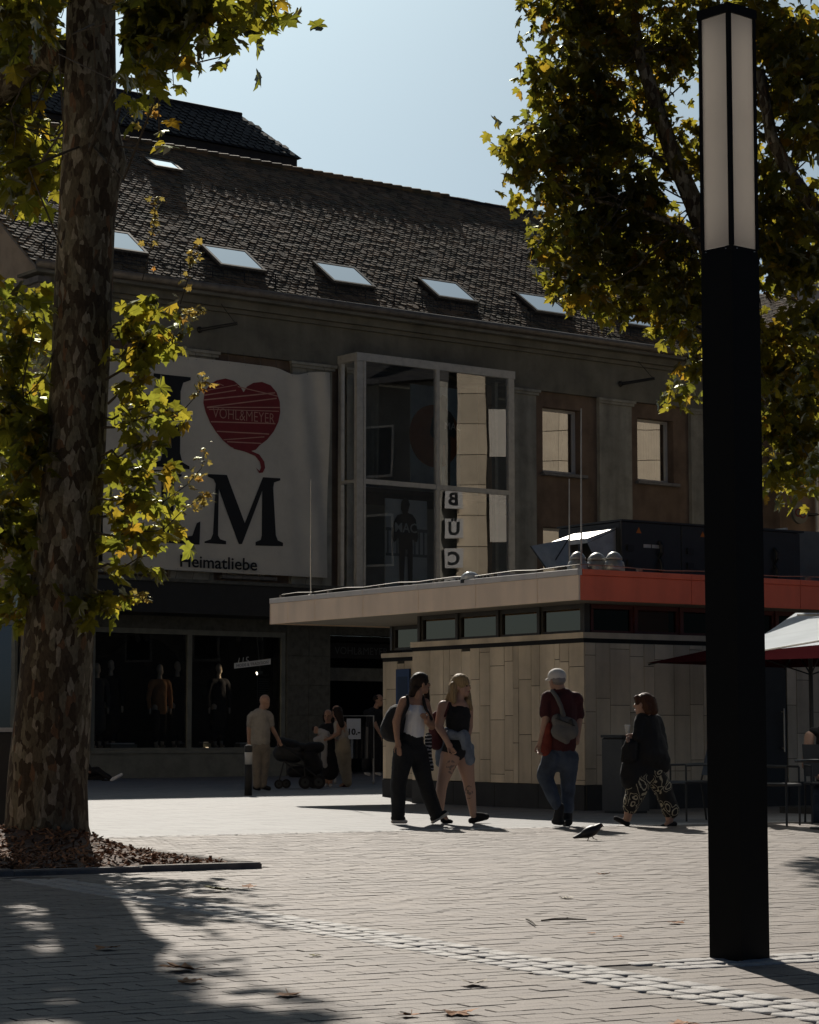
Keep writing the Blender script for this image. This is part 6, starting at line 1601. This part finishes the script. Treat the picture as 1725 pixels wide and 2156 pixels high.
# pram
Yp = 42.0; sp_ = LENS_PX/Yp
pr = thing('pram', 'black pram with folded hood in front of the shop pier', 'pram', at(635,1655,Yp)*Vector((1,1,0)) if False else Vector((at(635,1655,Yp).x, Yp, 0)))
pc = lambda x, y, d=0.0: at(*c1(x,y)[:2], Yp+d) - pr.location
ground_z = pc(600,1805).z
for (x_, y_, r_, d_) in ((478,1770,.085,-.2),(540,1770,.085,.2),(700,1755,.12,-.25),(815,1752,.125,-.22),(770,1752,.125,.25)):
    c = pc(x_, y_, d_); c.z = r_ + .0
    m = MB(); m.tube([c+Vector((0,-.02,0)), c+Vector((0,.02,0))], r_, 20); w_ = m.build('wheel', M_blk, pr, smooth=False)
    m = MB(); m.tube([c+Vector((0,-.023,0)), c+Vector((0,.023,0))], r_*.62, 16); m.build('rim', M_unit, w_); m = MB(); m.tube([c+Vector((0,-.03,0)), c+Vector((0,.03,0))], r_*.18, 8); m.build('hub', M_blk, w_)
m = MB()
for d_ in (-.22,.22): m.tube([pc(480,1760,d_),pc(520,1600,d_),pc(690,1640,d_),pc(815,1745,d_)], .016, 6); m.tube([pc(700,1750,d_),pc(690,1600,d_),pc(560,1500,d_),pc(475,1420,d_)], .014, 6); m.tube([pc(520,1600,d_),pc(700,1745,d_)], .012, 6)
m.tube([pc(475,1420,-.22),pc(475,1420,.22)], .018, 8); m.tube([pc(815,1745,-.22),pc(815,1745,.22)], .012, 6); m.tube([pc(480,1760,-.22),pc(480,1760,.22)], .012, 6); m.build('chassis', M_dark, pr)
pf = Fig.__new__(Fig); pf.t = pr; pf.base = Vector(pr.location); pf.conv = conv_at(Yp)
pf.part('carrycot', mat('pram_grey',(.03,.031,.032),rough=.8), [(c1(500,1530,0),.16,c1(620,1545,0),.15,1.2), (c1(480,1500,0),.09,c1(640,1500,0),.09,2.0)], .014, 3)
pf.part('hood', M_blk, [(c1(500,1440,0),.10,c1(610,1470,0),.11,1.6), (c1(640,1470,0),.06,c1(690,1480,0),.08,2.0)], .014, 3)
pf.part('seat', M_blk, [(c1(740,1490,0),.12,c1(820,1480,0),.10,1.3), (c1(740,1560,0),.16,c1(790,1650,0),.14,1.2)], .014, 3)
pf.part('basket', M_blk, [(c1(590,1690,0),.10,c1(760,1680,0),.12,1.6)], .014, 3)
# person with cream trousers, person holding a baby, person in the doorway
Y6 = 43.2; s6 = LENS_PX/Y6
f = Fig('person', 'long haired person in white top and cream trousers beside the pram', 'person', Vector((at(728,1655,Y6).x,Y6,0)), conv_at(Y6))
fd = (-.6,.8); hj = c1(965,1180,0)
f.part('body', M_skin2, head_segs(hj, fd, s6, 1.0) + [(c1(970,1220,0),.05,c1(980,1270,0),.06), (c1(985,1270,-.03),.055,c1(985,1360,-.12),.046), (c1(985,1360,-.12),.044,c1(920,1400,-.2),.032), (c1(920,1400,-.2),.032,c1(900,1410,-.2),.032), (c1(1000,1300,0),.12,c1(1005,1420,0),.12,.8), (c1(1030,1790,0),.04,c1(1000,1805,-.08),.03)] + finger_segs(c1(895,1412,-.2), -1, .2, s=s6, L_=.06), .010, 4)
f.part('hair', M_hairdk, [('e',c1(972,1172,0),(.105,.10,.10)), (c1(985,1190,-.05),.08,c1(1010,1290,-.09),.06), (c1(960,1200,-.08),.04,c1(1000,1260,-.1),.05)], .012, 3)
f.part('top', M_beige, [(c1(990,1290,0),.115,c1(1005,1400,0),.125,.85), (c1(1020,1320,0),.08,c1(1050,1370,0),.05)], .012, 4)
f.part('trousers', mat('cream_trousers',(.30,.25,.17),rough=.9), [(c1(1015,1430,0),.14,c1(1020,1500,0),.15,.8), (c1(1005,1500,0),.12,c1(1030,1660,0),.095), (c1(1030,1660,0),.095,c1(1055,1780,0),.09), (c1(1040,1500,.05),.11,c1(1060,1780,.06),.08)], .013, 4)
f.part('shoe', M_maroon, [(c1(1070,1800,0),.035,c1(1010,1805,-.05),.03)], .011, 3)
f = Fig('person', 'dark haired person in black holding a baby behind the pram', 'person', Vector((at(695,1655,Y6+.3).x,Y6+.5,0)), conv_at(Y6+.5))
fd = (-.2,-.98); hj = c1(893,1215,0)
f.part('body', M_skin2, head_segs(hj, fd, s6, 1.0) + [(c1(895,1250,0),.05,c1(898,1290,0),.06), (c1(850,1320,0),.05,c1(820,1390,-.1),.044), (c1(820,1390,-.1),.042,c1(870,1370,-.25),.032), (c1(945,1310,0),.05,c1(955,1390,-.1),.044), (c1(955,1390,-.1),.042,c1(890,1385,-.25),.032), (c1(895,1320,0),.12,c1(900,1450,0),.13,.8), (c1(915,1650,0),.06,c1(915,1790,0),.042), (c1(880,1650,0),.06,c1(880,1790,0),.042)] + finger_segs(c1(872,1372,-.26), 1, .1, s=s6, L_=.06), .010, 4)
face_bits(f, hj, fd, s6, 1.0)
f.part('hair', M_hairdk, [('e',c1(893,1203,.03),(.098,.098,.085)), (c1(860,1220,.02),.035,c1(862,1260,.02),.02), (c1(925,1220,.02),.035,c1(928,1260,.02),.02)], .011, 3)
f.part('dress', M_blk, [(c1(860,1310,0),.075,c1(935,1310,0),.075), (c1(897,1330,0),.14,c1(900,1460,0),.15,.8), (c1(900,1460,0),.16,c1(905,1680,0),.19,.7), (c1(850,1310,0),.07,c1(830,1360,-.05),.06), (c1(945,1310,0),.07,c1(955,1360,-.05),.06)], .013, 4)
f.part('shoe', M_sole, [(c1(915,1800,0),.035,c1(915,1805,-.1),.03)], .011, 3); f.part('shoe', M_sole, [(c1(880,1800,0),.035,c1(878,1805,-.1),.03)], .011, 3)
b_ = Fig('person', 'baby wrapped in a pale blanket held over the pram', 'person', f.base+Vector((-.15,-.4,1.0)), conv_at(Y6+.1))
b_.part('body', M_skin, head_segs(c1(790,1335,0), (-.3,-.95), s6, .62) + [(c1(810,1345,0),.05,c1(860,1370,0),.06)], .010, 3)
b_.part('hair', M_hairdk, [('e',c1(783,1325,.02),(.06,.06,.06))], .010, 2)
b_.part('blanket', mat('pale_blanket',(.36,.35,.33),rough=.95,bump=.4), [(c1(830,1350,0),.07,c1(880,1370,-.02),.07), (c1(800,1420,-.05),.07,c1(880,1400,-.05),.06), (c1(860,1400,-.08),.07,c1(860,1580,-.08),.06,.5), (c1(840,1420,-.08),.05,c1(870,1640,-.08),.045,.5)], .012, 3)
Y7 = 47.5; s7 = LENS_PX/Y7
f = Fig('person', 'person in black walking out of the dark shop doorway', 'person', Vector((at(785,1640,Y7).x,Y7,0)), conv_at(Y7))
hj = c1(1325,1085,0); fd = (.8,-.6)
f.part('body', M_skin2, head_segs(hj, fd, s7, 1.05) + [(c1(1310,1120,0),.055,c1(1290,1170,0),.06), (c1(1270,1230,-.1),.05,c1(1300,1300,-.14),.044), (c1(1300,1300,-.14),.042,c1(1350,1390,-.2),.032), (c1(1275,1200,0),.13,c1(1265,1350,0),.13,.8)] + finger_segs(c1(1358,1400,-.2), .5, .8, s=s7, L_=.06), .010, 4)
face_bits(f, hj, fd, s7, 1.05)
f.part('hair', M_hairdk, [('e',c1(1312,1070,.02),(.10,.10,.085))], .011, 3)
f.part('clothing', M_blk, [(c1(1225,1190,0),.08,c1(1335,1190,0),.08), (c1(1280,1200,0),.15,c1(1265,1400,0),.16,.8), (c1(1265,1200,-.09),.075,c1(1275,1260,-.12),.07), (c1(1235,1430,0),.12,c1(1215,1660,0),.09), (c1(1300,1430,0),.12,c1(1305,1660,0),.09)], .013, 4)
f.part('shoe', M_sole, [(c1(1215,1700,0),.04,c1(1240,1710,-.06),.035)], .011, 3); f.part('shoe', M_sole, [(c1(1305,1700,0),.04,c1(1335,1710,-.06),.035)], .011, 3)
# price sign on a clothes rail
Yr = 46.0
rl = thing('clothes_rail', 'wheeled clothes rail with hanging garments outside the shop doorway', 'clothes rail', Vector((at(750,1640,Yr).x,Yr,0)))
rp_ = lambda x, y, d=0.0: at(*c1(x,y)[:2], Yr+d) - Vector(rl.location)
m = MB(); zt_ = rp_(1100,1215).z
m.tube([(-.42,0,.12),(-.42,0,zt_),(.35,0,zt_),(.35,0,.12)], .016, 8); m.tube([(-.42,-.3,.1),(-.42,.3,.1)], .014, 6); m.tube([(.35,-.3,.1),(.35,.3,.1)], .014, 6); m.build('rail', M_galv, rl)
for x_ in (-.42,.35):
    for y_ in (-.3,.3): m = MB(); m.tube([(x_-.015,y_,.045),(x_+.015,y_,.045)], .045, 10); m.build('caster', M_galv, rl)
for i in range(7):
    x_ = -.3+i*.1; m = MB(); w_ = .19; m.add([(x_,-.05,zt_-.12),(x_,.05,zt_-.12),(x_,w_,zt_-.22),(x_+.015,w_,zt_-.85),(x_-.01,-w_,zt_-.85),(x_,-w_,zt_-.22)],[(0,1,2,3,4,5)]); m.add([(x_+.05,-.05,zt_-.12),(x_+.05,.05,zt_-.12),(x_+.05,w_,zt_-.22),(x_+.065,w_,zt_-.85),(x_+.04,-w_,zt_-.85),(x_+.05,-w_,zt_-.22)],[(5,4,3,2,1,0)]); m.add([(x_,-w_,zt_-.22),(x_-.01,-w_,zt_-.85),(x_+.04,-w_,zt_-.85),(x_+.05,-w_,zt_-.22)],[(0,1,2,3)])
    m.build('garment', [M_greybag,M_blk,M_denim,M_blk,M_blk,M_greybag,M_blk][i], rl)
ps = thing('price_sign', 'white price card reading 10.- hung on the clothes rail', 'sign', rl.location)
a, b = rp_(1052,1412,-.24), rp_(1172,1238,-.24)
m = MB(); m.box(a.x,b.x,a.y,a.y+.008,a.z,b.z); m.build('card', mat('white_card',(.42,.46,.52),rough=.7,var=.04), ps)
me = text_mesh('10.-', .17, 0, 'CENTER', .006); me.materials.clear(); me.materials.append(M_ink); o = link('lettering', me, ps); o.location = ((a.x+b.x)/2, a.y-.004, a.z+.09); o.rotation_euler = (R(90),0,0)
# person sitting on the ground by the shop plinth
Y8 = 49.0
f = Fig('person', 'person in dark clothes sitting on the ground against the shop plinth', 'person', Vector((at(205,1645,Y8).x,Y8,0)), conv_at(Y8))
s8 = LENS_PX/Y8
f.part('body', M_skin2, head_segs((150,1560,0), (.3,-.95), s8, 1.0) + [((152,1570,0),.05,(155,1580,0),.06), ((155,1590,0),.12,(160,1625,0),.13), ((170,1600,-.1),.045,(190,1625,-.2),.035)], .011, 4)
f.part('clothing', M_blk, [((155,1588,0),.17,(160,1628,0),.18), ((165,1628,-.1),.10,(205,1622,-.15),.08), ((205,1622,-.15),.075,(232,1638,-.2),.05), ((160,1632,.05),.1,(215,1636,-.05),.07), ((172,1590,-.1),.06,(190,1620,-.2),.05)], .013, 4)
f.part('hair', M_hairdk, [('e',(150,1554,.01),(.1,.1,.09))], .012, 3)
f.part('shoe', M_wht, [((236,1642,-.2),.045,(256,1631,-.25),.035)], .010, 3); f.part('shoe', M_blk, [((218,1645,-.1),.045,(238,1646,-.2),.035)], .010, 3)
# person sitting at the cafe table, cut by the picture's edge
Y9 = 26.2; s9 = LENS_PX/Y9
f = Fig('person', 'seated person in dark top with bare arms at the cafe table', 'person', Vector((at(1728,1720,Y9).x,Y9,0)), conv_at(Y9))
hj = (1742,1478,0)
f.part('body', M_skin, head_segs(hj, (-.8,-.5), s9, 1.0) + [((1744,1500,0),.052,(1746,1528,0),.06), ((1705,1550,0),.06,(1697,1612,-.05),.05), ((1697,1612,-.05),.046,(1728,1638,-.18),.033), ((1785,1550,.05),.058,(1795,1612,0),.05), ((1795,1612,0),.046,(1750,1640,-.18),.033), ((1746,1560,0),.14,(1748,1660,0),.15,.8)] + finger_segs((1735,1640,-.2), 1, .1, s=s9, L_=.07, curl=1), .010, 4)
face_bits(f, hj, (-.8,-.5), s9)
f.part('hair', M_hairbr, [('e',(1745,1468,.02),(.10,.10,.09)), ((1760,1480,.03),.06,(1765,1530,.03),.04)], .012, 3)
f.part('top', M_blk, [((1746,1545,0),.15,(1748,1660,0),.16,.85), ((1712,1540,0),.05,(1780,1540,.03),.05)], .013, 4)
f.part('trousers', M_jeans, [((1735,1670,0),.10,(1725,1668,-.35),.085), ((1725,1668,-.35),.08,(1722,1725,-.35),.06), ((1765,1670,0),.10,(1760,1668,-.35),.085), ((1760,1668,-.35),.08,(1758,1725,-.35),.06)], .013, 4)
f.part('shoe', M_blk, [((1722,1732,-.34),.04,(1716,1738,-.42),.034)], .011, 3)
# ---------------------------------------------------------------- street things
# pigeon
Yg = 21.6; sg = LENS_PX/Yg
pg = Fig('pigeon', 'dark pigeon walking on the sunlit pavers', 'bird', gnd(1240,1772), conv_at(Yg))
M_pig = mat('pigeon_plumage', (.020,.020,.024), rough=.5, var=.3, scale=12)
pg.part('body', M_pig, [('e',c3(700,1680,0),(.098,.056,.052),-.42), (c3(750,1655,0),.040,c3(795,1622,0),.024), ('e',c3(800,1622,0),(.024,.020,.021)), (c3(650,1705,0),.036,c3(560,1733,0),.014), (c3(600,1722,0),.02,c3(548,1736,0),.010,1.6)], .006, 3)
m = MB(); m.tube([pg.P(c3(815,1626,0)), pg.P(c3(830,1636,0))], [.007,.002], 6); m.build('beak', M_dark, pg.t)
M_pink = mat('pigeon_leg', (.10,.04,.035), rough=.6)
for a, b, d_ in ((c3(690,1725,-.02),c3(678,1768,-.02),-.02),(c3(720,1722,.02),c3(735,1745,.02),.02)):
    m = MB(); p, q = pg.P(a), pg.P(b); m.tube([p,q], .0045, 5)
    for k in (-.5,0,.5): m.tube([q, q+Vector((.035*math.cos(k),.02*k,-.012 if d_>0 else -.006))], .003, 4)
    m.build('leg', M_pink, pg.t)
m = MB(); m.ell(pg.P(c3(806,1618,-.02)), (.004,.004,.004), 6, 5); m.build('eye', M_orange_l, pg.t)
# bollard
bl = thing('bollard', 'dark bollard with white band in front of the shop windows', 'bollard', gnd(523,1675))
hb2 = at(523,1568,bl.location.y).z
m = MB(); m.lathe([(.062,0),(.060,hb2-.32)], n=20); m.build('post', M_plinthk, bl, smooth=True)
m = MB(); m.lathe([(.061,hb2-.319),(.061,hb2-.12)], n=20); m.build('white_band', M_white_l, bl, smooth=True)
m = MB(); m.lathe([(.062,hb2-.119),(.066,hb2-.08),(.064,hb2-.02),(.03,hb2)], n=20); m.build('cap', M_plinthk, bl, smooth=True)
# litter bin beside the kiosk wall, with a cup on it
bn = thing('litter_bin', 'tall grey litter bin standing against the kiosk behind the person in coat', 'bin', gnd(1318,1712), KA)
m = MB(); m.cbox(-.22,.22,-.2,.2,.03,.95,.02,'z'); m.build('body', mat('bin_grey',(.045,.044,.04),rough=.5), bn)
m = MB(); m.box(-.23,.23,-.21,.21,.951,.985); m.build('lid', M_dark, bn); m = MB(); m.box(-.2,.2,-.18,.18,0,.029); m.build('base', M_dark, bn)
cpz = at(1322,1538,bn.location.y-.1)
cp_ = thing('paper_cup', 'pale paper cup left on top of the litter bin', 'cup', Vector((cpz.x, bn.location.y-.08, .985)))
m = MB(); m.lathe([(.028,0),(.038,.11)], n=14); m.build('cup', M_cap, cp_, smooth=True); m = MB(); m.lathe([(.040,.111),(.040,.12),(.034,.13)], n=14); m.build('lid', M_wht, cp_, smooth=True)
# cafe chairs and table
M_chair = mat('black_chair', (.014,.013,.013), rough=.5, var=.15)
def chair(loc, rz, label):
    c = thing('cafe_chair', label, 'chair', loc, rz, 'black chairs of the kiosk cafe')
    m = MB(); m.cbox(-.22,.22,-.22,.22,.43,.46,.01,'z'); m.build('seat', M_chair, c)
    m = MB(); m.add([(-.2,.20,.52),(.2,.20,.52),(.21,.30,.88),(-.21,.30,.88),(-.2,.22,.52),(.2,.22,.52),(.21,.32,.88),(-.21,.32,.88)],[(0,1,2,3),(7,6,5,4),(0,4,5,1),(1,5,6,2),(2,6,7,3),(3,7,4,0)]); m.build('backrest', M_chair, c)
    for x_ in (-.2,.2):
        m = MB(); m.tube([(x_,-.2,0),(x_,-.2,.64)], .012, 6); m.build('leg', M_unit, c); m = MB(); m.tube([(x_,.26,0),(x_,.2,.45),(x_,.31,.88)], .012, 6); m.build('leg', M_unit, c); m = MB(); m.tube([(x_,-.2,.64),(x_,.23,.65)], .013, 6); m.build('armrest', M_unit, c)
chair(gnd(1462,1728), R(-70), 'black cafe chair beside the lamp column, back turned to the person in coat')
chair(gnd(1650,1742)+Vector((0,.5,0)), R(60), 'black cafe chair just beyond the lamp column under the white parasol')
chair(gnd(1745,1738)+Vector((.1,.65,0)), R(180-180), 'black cafe chair carrying the seated person')
tb = thing('cafe_table', 'small dark cafe table in front of the seated person', 'table', gnd(1722,1745)+Vector((.12,-.1,0)))
m = MB(); m.lathe([(.36,.70),(.37,.715),(.36,.73)], n=28); m.build('tabletop', M_chair, tb); m = MB(); m.tube([(0,0,.04),(0,0,.70)], .03, 8); m.build('column', M_unit, tb); m = MB(); m.lathe([(.22,0),(.22,.02),(.04,.04)], n=18); m.build('foot', M_unit, tb)
# dark cabinet at the left edge
cb = thing('utility_cabinet', 'dark cabinet with pale top edge behind the mottled trunk at picture edge', 'cabinet', Vector((-4.05,21.2,0)), 0)
zc = at(10,1532,20.9).z
m = MB(); m.cbox(-.55,.42,-.3,.3,0,zc-.04,.01,'y'); m.build('body', M_plinthk, cb); m = MB(); m.box(-.57,.44,-.32,.32,zc-.039,zc); m.build('top', M_galv, cb); m = MB(); m.box(-.06,-.05,-.306,-.301,.08,zc-.1); m.build('door_gap', M_black, cb)
# mannequins in the display
M_mann = mat('mannequin_cream', (.55,.45,.32), rough=.5, var=.05)
M_camel = mat('camel_jacket', (.42,.20,.08), rough=.85, var=.15, bump=.3)
def mannequin(px, pytop, off, coat, label, long=True, feet=1572):
    u, zt_ = fl(px, pytop, off); base = FO + FUv*u + FVv*off + Vector((0,0,.662)); H = zt_ - .662
    k = H/1.85
    f = Fig('mannequin', label, 'mannequin', base, lambda a, b, d=0.0: base + FUv*a*k + Vector((0,0,b*k)) + FVv*d*k, 'mannequins in the shop window')
    f.part('body', M_mann, [('e',(0,1.74,0),(.078,.088,.115)), ('e',(.01,1.68,-.03),(.06,.065,.08)), ((0,1.62,0),.05,(0,1.50,0),.06), ((-.17,1.45,0),.06,(.17,1.45,0),.06), ((0,1.4,0),.13,(0,1.0,0),.13,.7), ((-.22,1.42,0),.05,(-.27,1.1,0),.042), ((-.27,1.1,0),.04,(-.26,.86,-.04),.03), ((-.26,.84,-.04),.03,(-.26,.76,-.04),.025), ((.22,1.42,0),.05,(.27,1.1,0),.042), ((.27,1.1,0),.04,(.26,.86,-.04),.03), ((.26,.84,-.04),.03,(.26,.76,-.04),.025), ((-.09,.9,0),.09,(-.08,.1,0),.045), ((.09,.9,0),.09,(.08,.1,0),.045), ((-.08,.05,0),.04,(-.08,.04,-.1),.03), ((.08,.05,0),.04,(.08,.04,-.1),.03)], .016, 3)
    segs = [((-.18,1.44,0),.085,(.18,1.44,0),.085), ((0,1.38,0),.17,(0,.85,0),.18,.75), ((-.22,1.4,0),.075,(-.28,1.1,0),.06), ((-.28,1.1,0),.06,(-.27,.9,-.03),.05), ((.22,1.4,0),.075,(.28,1.1,0),.06), ((.28,1.1,0),.06,(.27,.9,-.03),.05)]
    if long: segs += [((0,.85,0),.2,(0,.5,0),.23,.7)]
    f.part('coat', coat, segs, .018, 3)
    f.part('trousers', M_blk, [((0,.85,0),.15,(0,.8,0),.15,.8), ((-.09,.8,0),.1,(-.09,.2,0),.075), ((.09,.8,0),.1,(.09,.2,0),.075)], .018, 3)
    m = MB(); m.box(-.2,.2,-.18,.18,-.03,.0); m.build('stand', M_plinth, f.t)
M_coat_n = mat('navy_coat', (.012,.012,.014), rough=.9, var=.2); M_coat_g = mat('grey_sleeve_coat', (.06,.06,.058), rough=.9, var=.2)
mannequin(234, 1388, 1.0, M_coat_n, 'mannequin in dark coat, second from the mottled trunk', True)
mannequin(205, 1395, .9, M_coat_g, 'mannequin half hidden by the window post nearest the mottled trunk', True)
mannequin(337, 1398, .8, M_camel, 'mannequin in camel coloured jacket', False)
mannequin(374, 1391, 1.4, M_coat_n, 'mannequin in dark coat right behind the camel jacket', True)
mannequin(461, 1396, .9, M_coat_n, 'mannequin in open dark coat alone in the pane with lettering', True)
for i, (px_, w_, h_, lab) in enumerate(((258,.7,.10,'pale folded pile on the display floor left of the disc'),(393,.18,.10,'small pale box at the middle window post'),(433,.22,.12,'small pale box under the lone mannequin'),(513,.3,.10,'pale box at the window end near the notice'))):
    u, z = fl(px_, 1560, .4); b = FO + FUv*u + FVv*.45 + Vector((0,0,.662)); t = thing('display_box', lab, 'box', b, FA, 'boxes on the display floor'); m = MB(); m.cbox(-w_/2,w_/2,-.12,.12,0,h_,.008,'z'); m.build('box', M_plinth, t); m = MB(); m.box(-w_/2+.02,w_/2-.06,-.10,.10,h_+.001,h_+.03); m.build('lid', M_pale, t)
# fallen leaves and twigs
M_fall = mat('fallen_leaf_brown', (.36,.15,.045), rough=.8, var=.4, scale=18); M_fallg = mat('fallen_leaf_olive', (.30,.27,.09), rough=.8, var=.4, scale=18); M_fallp = mat('fallen_leaf_pale', (.48,.42,.32), rough=.8, var=.2, scale=18)
falls = [((475,1870),.17,M_fallg,'large olive and white curled leaf nearest the mulch bed corner'),((523,1864),.10,M_fall,'small brown leaf beside the large olive leaf'),((1185,1886),.085,M_fallp,'small pale leaf below the pigeon on the sunlit paving'),((1265,1836),.09,M_fall,'thin brown leaf closest below the pigeon'),((1433,1937),.09,M_fall,'flat brown leaf beside the lamp column foot'),((607,2085),.105,M_fall,'brown leaf on the paving just outside the leaf shadow'),((660,2006),.06,M_fallg,'tiny olive leaf below the band of setts'),((938,2125),.125,M_fall,'bright rust coloured leaf at the bottom middle'),((866,2127),.075,M_fall,'small rust leaf beside the bright rust leaf'),((405,2034),.15,M_fall,'dark brown leaf in the tree shadow nearest the sett band'),((388,2062),.105,M_fall,'brown leaf in the tree shadow, lowest of the two close together'),((236,1992),.105,M_fall,'russet leaf alone deep in the tree shadow'),((1000,2068),.11,M_fallp,'pale curled leaf below the middle of the sett band'),((1450,2150),.11,M_fall,'rust leaf cut by the bottom picture edge'),((1300,1968),.06,M_fall,'tiny brown scrap right of the long twig'),((1252,1958),.045,M_fall,'dark crumb of leaf above the sett band')]
for (px_, py_), sz, m_, lab in falls:
    r = random.Random(int(px_*7+py_)); pts, fs = leaf_pts(1.0, r.uniform(-.25,.3), r.uniform(-.35,.1), r)
    p = gnd(px_, py_, .02); Mx = Matrix.Rotation(r.uniform(0,6.28),4,'Z') @ Matrix.Rotation(r.uniform(-.12,.12),4,'X') @ Matrix.Diagonal((sz,sz,sz,1))
    vs = [Mx @ v for v in pts]; lo = min(v.z for v in vs); m = MB(); m.add([v - Vector((0,0,lo)) for v in vs], fs)
    if sz > .07: m.tube([Vector((0,0,-lo))+Mx @ Vector((0,0,0)), Vector((0,0,.004))+ (Mx @ Vector((.1,-.4,0))).xyz*1.0 + Vector((0,0,.01))], .0018, 4)
    o = m.build('fallen_leaf', m_); o.location = p - Vector((0,0,.015)); tag(o, lab, 'leaf', 'fallen leaves on the square')
for (a, b, lab) in (((1140,1938),(1235,1936),'long thin twig lying on the pavers left of the lamp column'),((1108,1935),(1128,1948),'short bent twig near the long one')):
    p, q = gnd(*a, .012), gnd(*b, .012); m = MB(); m.tube([Vector(), (q-p)*.3+Vector((0,.02,.004)), (q-p)*.65+Vector((0,-.015,.006)), q-p], [.004,.006,.005,.003], 5); m.tube([(q-p)*.5+Vector((0,.0,.004)), (q-p)*.62+Vector((0,.05,.01))], .002, 4)
    o = m.build('twig', M_twig); o.location = p; tag(o, lab, 'twig', 'twigs on the square')
